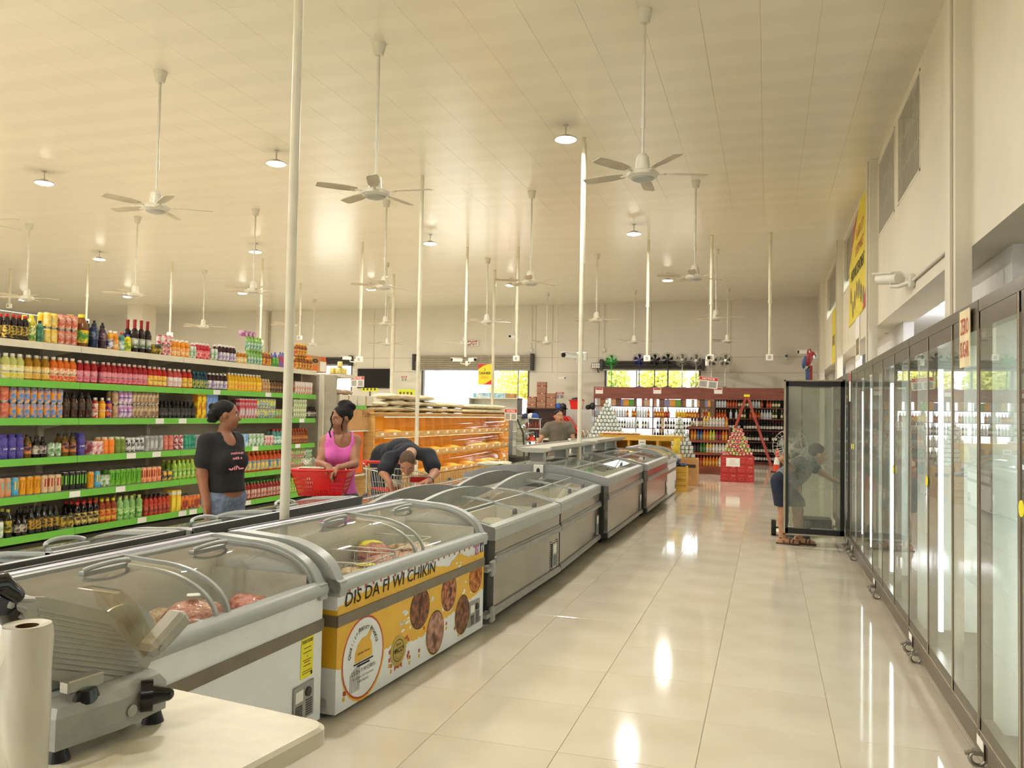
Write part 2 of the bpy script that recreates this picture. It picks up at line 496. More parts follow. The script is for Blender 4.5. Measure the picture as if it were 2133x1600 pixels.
# right wall: deep upper wall carried on pilasters, open below
holes = [(9.8, 11.4, 4.24, 5.38), (11.69, 13.3, 4.24, 5.38), (16.2, 19.2, 4.24, 5.40), (21.3, 24.4, 4.24, 5.40), (-2.5, -.9, 4.24, 5.38), (3.6, 5.2, 4.24, 5.38)]
mb = MB()
for a, b, c, d in cells(YF, YB, 2.93, ZC + .012, holes): mb.box(XR, XR + .42, a, b, c, d)
wall_r = struct('wall_right', mb, 'wall_cream')
mb = MB()
for a, b in ((7.4, 9.35), (12.9, 16.4), (19.6, 22), (25.2, YB)): mb.box(1.86, 2.0, a, b, 0, 2.93)
mb.build('lower_pier', 'wall_white', wall_r)
for y in (7.65, 13.64, 19.55, 25.6):
    mb = MB().box(1.46, XR + .001, y - .21, y + .21, 0, ZC + .01)
    mb.box(1.452, 1.47, y - .13, y - .115, 0, ZC, 1); mb.box(1.44, 1.46, y - .10, y - .03, 0, ZC)
    mb.build('pilaster', ['wall_cream', 'seam'], wall_r)
def vent(name, y0, y1, z0, z1):
    w = tag(bpy.data.objects.new(name, None), kind='structure'); COL.objects.link(w)
    f = MB(); e = .035
    f.box(XR - .004, XR + .05, y0, y1, z0, z0 + e).box(XR - .004, XR + .05, y0, y1, z1 - e, z1).box(XR - .004, XR + .05, y0, y0 + e, z0, z1).box(XR - .004, XR + .05, y1 - e, y1, z0, z1)
    f.box(XR + .02, XR + .035, y0, y1, z0 + (z1 - z0) * .36, z0 + (z1 - z0) * .38).box(XR + .02, XR + .035, y0, y1, z0 + (z1 - z0) * .68, z0 + (z1 - z0) * .7)
    f.build('window_frame', 'wall_cream', w)
    MB().box(XR + .28, XR + .3, y0, y1, z0, z1).build('dark_backing', 'charcoal', w)
    n = 15
    bar2 = MB().box(-.005, .005, -.006, .006, z0 + e, z1 - e).mesh('bar', 'wall_cream')
    for k in range(1, n):
        piece('bar', bar2, w, (XR + .012, y0 + (y1 - y0) * k / n, 0))
vent('window_1', 9.8, 11.4, 4.24, 5.38); vent('window_2', 11.69, 13.3, 4.24, 5.38)
mat('louvre_grey', (150, 144, 128), rough=.3, var=.05)
def louvre(name, y0, y1, z0, z1):
    w = tag(bpy.data.objects.new(name, None), kind='structure'); COL.objects.link(w)
    MB().box(XR + .06, XR + .08, y0, y1, z0 + .28, z1).build('panel', 'louvre_grey', w)
    mb = MB()
    for k in range(1, 4): mb.box(XR + .05, XR + .065, y0, y1, z0 + (z1 - z0) * k / 4, z0 + (z1 - z0) * k / 4 + .02)
    mb.build('rail', 'seam', w)
    MB().box(XR + .06, XR + .07, y0, y1, z0, z0 + .28).build('pane', 'clear_glass', w)
    MB().box(XR - .004, XR + .06, y0, y0 + .03, z0, z1).box(XR - .004, XR + .06, y1 - .03, y1, z0, z1).box(XR - .004, XR + .06, y0, y1, z0, z0 + .03).build('window_frame', 'wall_cream', w)
louvre('window_3', 16.2, 19.2, 4.24, 5.40); louvre('window_4', 21.3, 24.4, 4.24, 5.40)

# the room beyond the right wall
mb = MB().box(6.0, 6.2, YF, YB, 0, 4.0).box(2.0, 6.1, YB - .1, YB + .1, 0, 4.0).box(2.0, 6.1, YF - .1, YF + .1, 0, 4.0)
struct('wall_beyond', mb, 'wall_white')
struct('ceiling_beyond', MB().box(2.0, 6.1, YF, YB, 3.75, 3.85), 'wall_white')
mb = MB()
for y in (9.2, 12.2, 15.2): mb.box(2.0, 6.0, y - .1, y + .1, 3.45, 3.74)
struct('trim_1', mb, 'wall_white')

# far wall with roller-door openings
OP1 = (-12.57, -8.29, 0, 3.13); OP2 = (-5.52, -2.18, .45, 3.16); OP0 = (-17.6, -15.5, .9, 3.32)
mb = MB()
for a, b, c, d in cells(XL, XR + .42, 0, ZC + .012, [OP1, OP2, OP0]): mb.box(a, b, YB, YB + .25, c, d)
wall_b = struct('wall_back', mb, 'wall_far')
mb = MB()
for z in (3.02, 3.55):
    for a, b in ((XL, -17.7), (-15.4, -12.95), (-8.15, -5.6), (-2.1, XR)): mb.box(a, b, YB - .006, YB, z, z + .014)
for x in (-19.8, -14.6, -13.72, -8.08, -7.45, -5.75, -3.9, -1.2): mb.box(x, x + .014, YB - .006, YB, 3.02, ZC)
mb.build('panel_joint', 'seam', wall_b)
struct('trim_2', MB().box(-19.75, -19.3, YB - .28, YB, 0, ZC + .01).box(-19.28, -19.22, YB - .05, YB, 0, ZC, 1), ['wall_far', 'seam'])
for x, y, w in ((-23.4, 26.3, .72), (-20.9, 17.3, .6)):
    one('square_column', MB().box(-w / 2, w / 2, -w / 2, w / 2, 0, ZC + .01).box(-w / 2 - .02, w / 2 + .02, -w / 2 - .02, w / 2 + .02, 0, .12), 'wall_cream',
        'thick square cream column rising far behind the drinks rack' if w > .7 else 'square cream column at the far left edge of the hall', 'column', 'square columns at the left', (x, y, 0))
struct('wall_left', MB().box(XL - .2, XL, YF, YB + .2, 0, ZC), 'wall_far')
mb = MB()
for a, b, c, d in cells(XL, 6, 0, ZC + .012, [(-14, -4, .0, 3.4), (-26, -18, .0, 3.4)]): mb.box(a, b, YF - .25, YF, c, d)  # big unseen openings behind the camera, added to let fill daylight in
struct('wall_front', mb, 'wall_cream')

# roller shutters over the openings
mat('shutter', (164, 156, 136), rough=.4, metal=.3, var=.06, scale=3)
mat('shutter_dark', (70, 68, 62), rough=.5, metal=.3)
def roller(name, x0, x1, z0, z1, n, m, label):
    t = thing(name, label, 'shutter', ((x0 + x1) / 2, YB - .16, 0))
    w = (x1 - x0) / 2
    prof = []
    for k in range(n):
        for q in range(5): prof.append((-.05 * sin(pi * q / 4) - .01, z0 + (z1 - z0) * (k + q / 4.0) / n))
    mb = MB(); mb.prism(prof + [(.05, z1), (.05, z0)], -w, w, 'x', 0, True)
    mb.build('curtain', m, t)
    for s in (-1, 1): MB().box(s * w - .05, s * w + .05, -.1, .12, z0 - .05, z1 + .06).box(s * w - .07, s * w + .07, -.06, .06, z1 - .2, z1 + .02).build('side_bracket', 'charcoal', t)
    MB().box(-w, w, -.03, .03, z0 - .06, z0).build('bottom_bar', 'grey_plastic', t)
    return t
roller('roller_shutter', -12.8, -8.15, 3.13, 3.63, 6, 'shutter', 'rolled-up ribbed grey roller shutter above the bright doorway')
roller('roller_shutter', -5.6, -2.1, 3.14, 3.42, 3, 'shutter_dark', 'dark rolled-up shutter over the window behind the liquor shelves')
roller('roller_shutter', -17.6, -15.5, 3.3, 3.58, 3, 'shutter_dark', 'dark rolled-up shutter over the small bright opening left of the television')
# frames of the openings
def frame(name, o, mull):
    w = tag(bpy.data.objects.new(name, None), kind='structure'); COL.objects.link(w)
    mb = MB().box(o[0], o[0] + .07, YB + .02, YB + .2, o[2], o[3]).box(o[1] - .07, o[1], YB + .02, YB + .2, o[2], o[3])
    mb.build('jamb', 'grey_dark', w)
    for x in mull: MB().box(x - .02, x + .02, YB + .1, YB + .14, o[2], o[3]).build('mullion', 'grey_plastic', w)
frame('door_1', OP1, (-8.75,)); frame('window_5', OP2, (-4.4, -3.3)); frame('window_6', OP0, ())

# ------------------------------------------------------------------ outdoors
mat('concrete_out', (214, 208, 190), rough=.8, var=.05)
struct('ground_outside', MB().box(-60, 30, YB + .3, 90, -.3, -.05), 'concrete_out')
struct('ground_front', MB().box(-60, 30, -40, YF - .25, -.3, -.05), 'concrete_out')
mat('leaf_a', (226, 222, 110), rough=.6, var=.15, scale=3); mat('leaf_b', (196, 204, 96), rough=.6, var=.15, scale=3)
mat('bark', (110, 88, 60), rough=.9)
def tree(x, y, h, r, lm, label):
    t = thing('tree', label, 'tree', (x, y, -.05), 0, 'trees outside')
    MB().tube([(0, 0, 0), (.05, 0, h * .3), (-.05, .1, h * .6)], [.16, .12, .06]).build('trunk', 'bark', t)
    rd = random.Random(int(x * 10)); vs = []; fs = []
    for k in range(2200):
        a = rd.uniform(0, 6.28); c = rd.uniform(-1, 1); q = rd.random() ** .4; s = math.sqrt(1 - c * c)
        p = Vector((r * q * s * cos(a), r * q * s * sin(a), h * .66 + r * .8 * q * c))
        u = Vector((rd.gauss(0, 1), rd.gauss(0, 1), rd.gauss(0, 1))).normalized(); v = u.orthogonal().normalized(); e = rd.uniform(.07, .14)
        o = len(vs); vs += [tuple(p - u * e), tuple(p + v * e * .5), tuple(p + u * e), tuple(p - v * e * .5)]; fs.append((o, o + 1, o + 2, o + 3))
    tag(MB().add(vs, fs).build('foliage', lm, t), kind='stuff')
tree(-13.4, 44, 4.8, 1.7, 'leaf_a', 'pale leafy tree seen through the right of the doorway')
tree(-10.4, 37, 4.4, 1.2, 'leaf_a', 'yellow-green tree beyond the doorway edge by the shoe boxes')
tree(-7.6, 40, 5.0, 1.25, 'leaf_b', 'yellow-green tree behind the left part of the liquor window')
tree(-5.0, 41, 5.1, 1.25, 'leaf_a', 'bright tree behind the middle of the liquor window')
tree(-2.4, 40, 4.8, 1.2, 'leaf_b', 'green tree behind the right part of the liquor window')
one('porch_post', MB().box(-.16, .16, -.16, .16, -.05, 4.2).box(-.2, .2, -.2, .2, -.05, .2), 'white', 'white porch post standing outside the bright doorway', 'post', None, (-13.2, 32, 0))
mat('awning_red', (220, 60, 70), rough=.6)
t = thing('parasol', 'red and white parasol outside at the right edge of the doorway', 'parasol', (-10.2, 34, -.05))
mb = MB()
for k in range(12):
    a, b = 2 * pi * k / 12, 2 * pi * (k + 1) / 12
    mb.add([(0, 0, 2.3), (1.3 * cos(a), 1.3 * sin(a), 1.75), (1.3 * cos(b), 1.3 * sin(b), 1.75)], [(0, 1, 2)], k % 2)
mb.build('canopy', ['awning_red', 'white'], t); MB().cyl((0, 0, 0), (0, 0, 2.3), .025).build('pole', 'white_metal', t)
# ------------------------------------------------------------------ pipe columns
def pipe_column(x, y, r, label):
    t = thing('pipe_column', label, 'column', (x, y, 0), 0, 'slim steel pipe columns')
    MB().cyl((0, 0, .01), (0, 0, ZC), r, n=16).build('pipe', 'pipe_white', t)
    MB().box(-.09, .09, -.09, .09, 0, .012).cyl((0, 0, .012), (0, 0, .05), r + .012, r + .004, 12).build('base_plate', 'pipe_white', t)
    return t
pipe_column(-2.715, 4.26, .029, 'nearest tall white pipe column rising between the two rows of freezers')
pipe_column(-2.53, 11.39, .032, 'white pipe column standing through the grey freezer shelf, brightly lit')
pipe_column(-5.56, 12.6, .032, 'white pipe column left of the cashier banner, in front of the bakery bins')
pipe_column(-7.22, 21.43, .04, 'white pipe column right behind the yellow cashier banner')
pipe_column(-10.36, 21.6, .04, 'white pipe column just right of the television')

# ------------------------------------------------------------------ ceiling fans
mat('fan_white', (216, 212, 196), rough=.35, var=.04)
mat('fan_blade_shaded', (196, 186, 164), rough=.5, var=.08, scale=6)  # whitish blades; the shade on their undersides is put into this grey-beige
def make_fan():
    t = thing('ceiling_fan', 'x', 'ceiling fan', (0, 0, ZC))
    MB().lathe([(.045, -.135), (.05, -.13), (.075, -.02), (.078, 0)], 16).build('canopy', 'fan_white', t)
    MB().cyl((0, 0, -.12), (0, 0, -1.1), .0165, n=10).cyl((0, 0, -1.07), (0, 0, -1.18), .021, n=10).cyl((0, 0, -1.15), (0, 0, -1.46), .012, n=10).box(-.03, -.02, -.006, .006, -1.12, -1.08).build('downrod', 'fan_white', t)
    mb = MB().lathe([(.115, -1.665), (.15, -1.645), (.155, -1.62), (.13, -1.60), (.075, -1.585), (.07, -1.56), (.06, -1.46), (.04, -1.43), (.03, -1.425)], 20)
    mot = mb.build('motor', 'fan_white', t)
    MB().lathe([(0.0, -1.70), (.06, -1.695), (.10, -1.68), (.117, -1.662)], 18).build('cover', 'grey_light', mot)
    bl = MB()
    n = 8; w = .062; vs = []
    for k in range(n + 1):
        u = k / n; x = .20 + .43 * u; hw = w * (.62 + .38 * min(1, u * 3)) * (1 if u < .97 else .8); tw = .22 * (1 - .3 * u)
        for s in (-1, 1):
            vs.append((x, s * hw, -1.615 + s * hw * tw)); vs.append((x, s * hw, -1.615 + s * hw * tw + .006))
    fs = []
    for k in range(n):
        o = 4 * k; p = o + 4
        fs += [(o, o + 2, p + 2, p), (o + 1, p + 1, p + 3, o + 3), (o, p, p + 1, o + 1), (o + 2, o + 3, p + 3, p + 2)]
    fs += [(0, 1, 3, 2), (4 * n, 4 * n + 2, 4 * n + 3, 4 * n + 1)]
    bl.add(vs, fs)
    bme = bl.mesh('blade', 'fan_blade_shaded')
    ame = MB().box(.10, .23, -.014, .014, -1.625, -1.615).mesh('blade_arm', 'fan_white')
    for k in range(5):
        b = piece('blade', bme, t, (0, 0, 0), 2 * pi * k / 5); piece('blade_arm', ame, b, (0, 0, 0))
    return t
FX = (-1.17, -4.03, -6.88, -9.74, -12.6, -15.5); FY = (7.9, 13.95, 19.85, 25.85)
rown = ('in the nearest row', 'in the second row', 'in the third row', 'in the farthest row')
coln = ('first from the right wall', 'second from the right wall', 'third from the right wall', 'fourth from the right wall', 'fifth from the right wall', 'sixth from the right wall')
fan0 = None; rd = random.Random(5)
ANG = {(0, 0): .35, (1, 0): .1, (2, 0): .62, (3, 0): .2}
for j, y in enumerate(FY):
    for i, x in enumerate(FX):
        if j == 0 and i > 3: continue
        lab = 'white five-blade ceiling fan, %s %s' % (coln[i], rown[j])
        a = ANG.get((i, j), rd.uniform(0, 1.25))
        if fan0 is None:
            fan0 = make_fan(); fan0.location = (x, y, ZC); fan0.rotation_euler = (0, 0, a); tag(fan0, lab, None, 'ceiling fans')
        else: dup(fan0, (x, y, ZC), a, lab, 'ceiling fans')

# ------------------------------------------------------------------ hanging disc lamps
mat('lamp_shell', (196, 192, 182), rough=.35, metal=.4)
lamp_mat('lamp_glow', (255, 246, 226), 26)
def make_lamp():
    t = thing('pendant_lamp', 'x', 'lamp', (0, 0, ZC))
    MB().cyl((0, 0, -.005), (0, 0, -.13), .008, n=8).lathe([(.035, -.012), (.035, 0)], 12).tube([(0, .012 * cos(a), -.14 + .014 * sin(a)) for a in [k * pi / 5 for k in range(10)]], .003, closed=True).build('stem', 'lamp_shell', t)
    MB().lathe([(.158, -.205), (.162, -.195), (.15, -.185), (.085, -.172), (.07, -.15), (.03, -.148)], 22).build('shell', 'lamp_shell', t)
    MB().lathe([(0, -.232), (.06, -.229), (.11, -.221), (.145, -.205)], 22).build('diffuser', 'lamp_glow', t)
    return t
LX = (-2.66, -7.22, -11.75, -16.4, -21.0, -25.6); LY = (-1.2, 4.75, 10.83, 16.87, 22.9)
lampn = ('first column from the right wall', 'second column from the right wall', 'third column from the right wall', 'fourth column from the right wall', 'fifth column from the right wall', 'sixth column from the right wall')
lamp0 = None
for j, y in enumerate(LY):
    for i, x in enumerate(LX):
        if j < 2 and i > 3: continue
        lab = 'glowing round hanging lamp, %s, %s' % (lampn[i], ('behind the camera', 'over the near freezers', 'nearest row in view', 'middle row in view', 'farthest row in view')[j])
        if lamp0 is None:
            lamp0 = make_lamp(); lamp0.location = (x, y, ZC); tag(lamp0, lab, None, 'hanging disc lamps'); t = lamp0
        else: t = dup(lamp0, (x, y, ZC), 0, lab, 'hanging disc lamps')
        l = bpy.data.lights.new('lamp_light', 'AREA'); l.shape = 'DISK'; l.size = .26; l.energy = LAMP_W; l.color = (1, .965, .88)
        lo = bpy.data.objects.new('lamp_light', l); COL.objects.link(lo); lo.parent = t; lo.location = (0, 0, -.236)
# lamps of the room beyond
for k, (x, y, z) in enumerate(((3.6, 10.4, 3.3), (3.2, 14.2, 3.3), (4.2, 18, 3.3))):
    t = thing('globe_lamp', ('round white lamp glowing above the coolers in the next room', 'smaller glowing lamp deeper in the next room behind the pier', 'farthest glowing lamp in the next room')[k], 'lamp', (x, y, 3.75), 0, 'lamps of the next room')
    MB().cyl((0, 0, 0), (0, 0, -.25), .01, n=8).build('stem', 'lamp_shell', t); MB().ball((0, 0, -.36), (.13, .13, .11)).build('globe', lamp_mat('globe_glow', (250, 250, 255), 14), t)
    l = bpy.data.lights.new('lamp_light', 'POINT'); l.energy = 150; l.shadow_soft_size = .13; l.color = (.93, .95, 1)
    lo = bpy.data.objects.new('lamp_light', l); COL.objects.link(lo); lo.parent = t; lo.location = (0, 0, -.6)

# ------------------------------------------------------------------ hanging conduits, cameras, outlets
def conduit(px, py, bx, by, r, label, box=True):
    p = at_z(px, py, ZC); d = ray(bx, by); k = math.hypot(p.x, p.y) / math.hypot(d.x, d.y); zb = EYE + d.z * k
    t = thing('conduit_pole', label, 'conduit', (p.x, p.y, ZC), 0, 'conduits hanging from the ceiling')
    L = ZC - zb
    MB().cyl((0, 0, 0), (0, 0, -L * .55), r * 1.25, n=10).cyl((0, 0, -L * .55), (0, 0, -L + .1), r, n=10).cyl((0, 0, -L * .55 - .03), (0, 0, -L * .55 + .03), r * 1.5, n=10).build('pole', 'pipe_white', t)
    if box:
        b = MB().box(-.075, .075, -.045, .045, -L - .03, -L + .1, b=.01).build('outlet_box', 'white', t)
        MB().box(-.03, .03, -.05, -.045, -L + .0, -L + .07).build('socket', 'grey_light', b)
    return Vector((p.x, p.y, zb))
def camera_unit(loc, yaw, label, s=1.0, arm=(0, 0, 0)):
    t = thing('security_camera', label, 'camera', loc, yaw, 'security cameras')
    mb = MB()                                    # looks along local -Y
    mb.box(-.04 * s, .04 * s, -.16 * s, .09 * s, .0, .08 * s, b=.012 * s)
    mb.box(-.046 * s, .046 * s, -.19 * s, .06 * s, .078 * s, .088 * s)
    bd = mb.build('body', 'white', t)
    MB().cyl((0, -.185 * s, .04 * s), (0, -.155 * s, .04 * s), .032 * s, n=14).build('lens', 'black_gloss', bd)
    MB().tube([(0, .05 * s, .01), (0, .06 * s, -.04 * s), (0, .14 * s, -.05 * s), (0, .2 * s, -.04 * s)], .014 * s).box(-.035 * s, .035 * s, .19 * s, .22 * s, -.09 * s, .03 * s, b=.008).build('bracket', 'white', t)
    return t
c = conduit(1605, 484, 1600, 748, .028, 'white conduit pole hanging closest to the right wall, outlet box at its foot')
c = conduit(1483, 490, 1479, 748, .028, 'white conduit pole carrying a camera in front of the wire fans')
camera_unit((c.x - .05, c.y - .12, c.z - .04), .15, 'white camera with a dark lens on the pole before the wire fans', 1.1)
c = conduit(1351, 500, 1348, 750, .028, 'white conduit pole with outlet box beside the blue pedestal fan')
c = conduit(1080, 515, 1077, 750, .026, 'white conduit pole with outlet box at the right end of the roller shutter')
c = conduit(974, 515, 965, 752, .026, 'white conduit pole with two cameras in front of the roller shutter', False)
camera_unit((c.x - .15, c.y - .05, c.z - .02), -.9, 'left camera of the pair hanging before the roller shutter', 1.0)
camera_unit((c.x + .17, c.y - .05, c.z - .02), .9, 'right camera of the pair hanging before the roller shutter', 1.0)
c = conduit(1076, 555, 1070, 700, .016, 'thin conduit with a drooping camera right of the exit sign', False)
camera_unit((c.x - .05, c.y - .02, c.z - .06), -.3, 'small drooping camera on the thin conduit right of the exit sign', .95)
c = conduit(1162, 625, 1158, 790, .016, 'thin conduit with a side camera above the shoe boxes', False)
camera_unit((c.x + .16, c.y, c.z + .0), 1.2, 'white camera on the thin conduit above the shoe boxes', 1.0)
c = conduit(755, 505, 752, 752, .026, 'white conduit pole with camera and outlet left of the television')
camera_unit((c.x - .25, c.y - .1, c.z + .02), -.7, 'white camera with black face left of the television', .9)
conduit(547, 540, 543, 716, .026, 'white conduit pole hanging over the blue pouches on the drinks rack')
conduit(359, 545, 355, 700, .026, 'white conduit pole hanging over the orange bottles on the drinks rack')
conduit(184, 550, 181, 672, .026, 'white conduit pole hanging over the dark bottles on the drinks rack')
conduit(627, 590, 623, 706, .024, 'white conduit pole hanging right of the nearest pipe column')
c = conduit(1219, 300, 1215, 748, .02, 'thin white conduit running down beside the brightly lit pipe column')
camera_unit((c.x - .12, c.y - .1, c.z), -.6, 'white camera on the brightly lit pipe column', 1.0)
conduit(22, 560, 21, 640, .03, 'white conduit hanging at the far left of the picture')
# wall camera, outlets, conduits on the right wall
p = at_x(1905, 585, XR)
t = thing('security_camera', 'cream bullet camera on a wall arm above the coolers', 'camera', (XR, p.y, p.z), 0, 'security cameras')
MB().box(-.06, 0, -.07, .07, -.07, .07, b=.01).tube([(-.04, .02, -.01), (-.14, .18, -.03), (-.2, .3, -.01), (-.2, .3, .04)], .026).tube([(-.05, .05, 0), (-.12, .06, .1), (-.2, .15, .12)], .006).build('arm', 'white_metal', t)
mb = MB(); mb.M = Matrix.Translation((-.2, .36, .09)) @ Matrix.Scale(1.3, 4) @ Matrix.Rotation(radians(8), 4, 'X') @ Matrix.Rotation(radians(20), 4, 'Z')
mb.cyl((0, -.16, 0), (0, .2, 0), .052, n=16).box(-.055, .055, -.1, .26, .04, .06, b=.01)
bd = mb.build('body', 'white_metal', t)
mb2 = MB(); mb2.M = mb.M; mb2.cyl((0, .2, 0), (0, .215, 0), .045, n=16); mb2.build('lens', 'black_gloss', bd)
p2 = at_x(1700 + 12, 749, 1.3)
camera_unit((1.05, 24.7, 3.35), -1.3, 'white wall camera in the far right corner above the parrot', 1.3)
for k, (px, py) in enumerate(((2045, 534), (1848, 690))):
    p = at_x(px, py, 1.86)
    t = thing('wall_outlet', ('double wall outlet under the beam at the right edge', 'small wall outlet under the beam beyond the wall camera')[k], 'outlet', (1.855, p.y, p.z), 0, 'wall outlets')
    MB().box(-.03, 0, -.06, .06, -.06, .06, b=.006).build('box', 'white', t)
    for dz in (-.028, .028): MB().box(-.034, -.03, -.02, .02, dz - .016, dz + .016).build('socket', 'grey_light', t)
    MB().tube([(-.012, -.06, -.01), (-.012, -.5, 0), (-.012, -.55, .02)], .016).build('conduit', 'white', t)
one('wall_conduit', MB().cyl((0, 0, 0), (0, -1.8, -.02), .018, n=8), 'white_metal', 'thin cream conduit running along the beam from the wall camera', 'conduit', None, (XR - .02, at_x(1905, 585, XR).y - .07, at_x(1905, 585, XR).z + .0))
# ------------------------------------------------------------------ chest freezers
mat('fz_white', (232, 236, 238), rough=.3, var=.02)
mat('fz_rail', (166, 170, 166), rough=.35, var=.03)
mat('fz_rail_dark', (96, 96, 92), rough=.4, var=.05)
mat('fz_band', (118, 106, 88), rough=.4, var=.05)
mat('fz_inner', (214, 212, 202), rough=.5, var=.03)
mat('fz_led', (226, 224, 238), rough=.3, var=.02)
mat('fz_steel', (158, 155, 147), rough=.16, metal=.85, var=.06, scale=2.5, bump=.05, bscale=3)
mat('fz_top', (150, 150, 148), rough=.3, metal=.3, var=.05)
mat('fz_frost', (232, 236, 234), rough=.8, var=.05, scale=20)
mat('wire_white', (232, 228, 214), rough=.4)
mat('meat_pink', (226, 172, 148), rough=.25, col2=(196, 116, 98), scale=5, coat=.9, bump=.9, bscale=7, detail=5)
mat('meat_pale', (238, 216, 178), rough=.25, col2=(222, 176, 138), scale=5, coat=.9, bump=.9, bscale=7, detail=5)
mat('meat_red', (214, 138, 118), rough=.25, col2=(172, 84, 68), scale=5, coat=.9, bump=.9, bscale=7, detail=5)
mat('sticker_orange', (236, 140, 50), rough=.5); mat('sticker_yellow', (240, 226, 40), rough=.5, var=.02)
mat('veg_green', (120, 170, 80), rough=.5, col2=(196, 210, 160), scale=18, bump=.3, bscale=30)
mat('bag_pale', (226, 220, 198), rough=.3, col2=(196, 190, 160), scale=12, coat=.4, bump=.35, bscale=25)
mat('bag_cream', (238, 226, 186), rough=.35, col2=(220, 204, 150), scale=10, coat=.3, bump=.3, bscale=25)

PLUMP = {}
def plump(kind, seed=0):
    """a soft lumpy pack, unit half-size"""
    key = (kind, seed)
    if key not in PLUMP:
        mb = MB().ball((0, 0, .9), (1, 1, .9), 20, 12, 0, None, .10 if not kind.startswith(('bag', 'veg')) else .2, seed)
        if kind.startswith('meat'):
            rq = random.Random(seed)
            for q in range(9):
                a = rq.uniform(0, 6.28); d = rq.uniform(.2, .75); mb.ball((d * cos(a), d * sin(a), rq.uniform(.9, 1.5)), (rq.uniform(.25, .5), rq.uniform(.2, .35), rq.uniform(.2, .42)), 10, 7, 0, Matrix.Rotation(rq.uniform(0, 3), 3, 'Z'), .1, q)
        PLUMP[key] = mb.mesh('pack', kind)
    return PLUMP[key]
def pack(name, kind, loc, size, rz, label, cat, group, seed=0):
    return inst(name, plump(kind, seed % 5), loc, label, cat, group, rz, size)

def arc_profile(D, zf, zt, n=10):
    cx = -.60 * D; pts = []
    for k in range(n + 1):
        a = pi / 2 * k / n; pts.append((-.03 + (cx + .03) * (1 - cos(a)), zf + (zt - zf) * sin(a)))
    pts.append((-D + .07, zt + .012))
    return pts

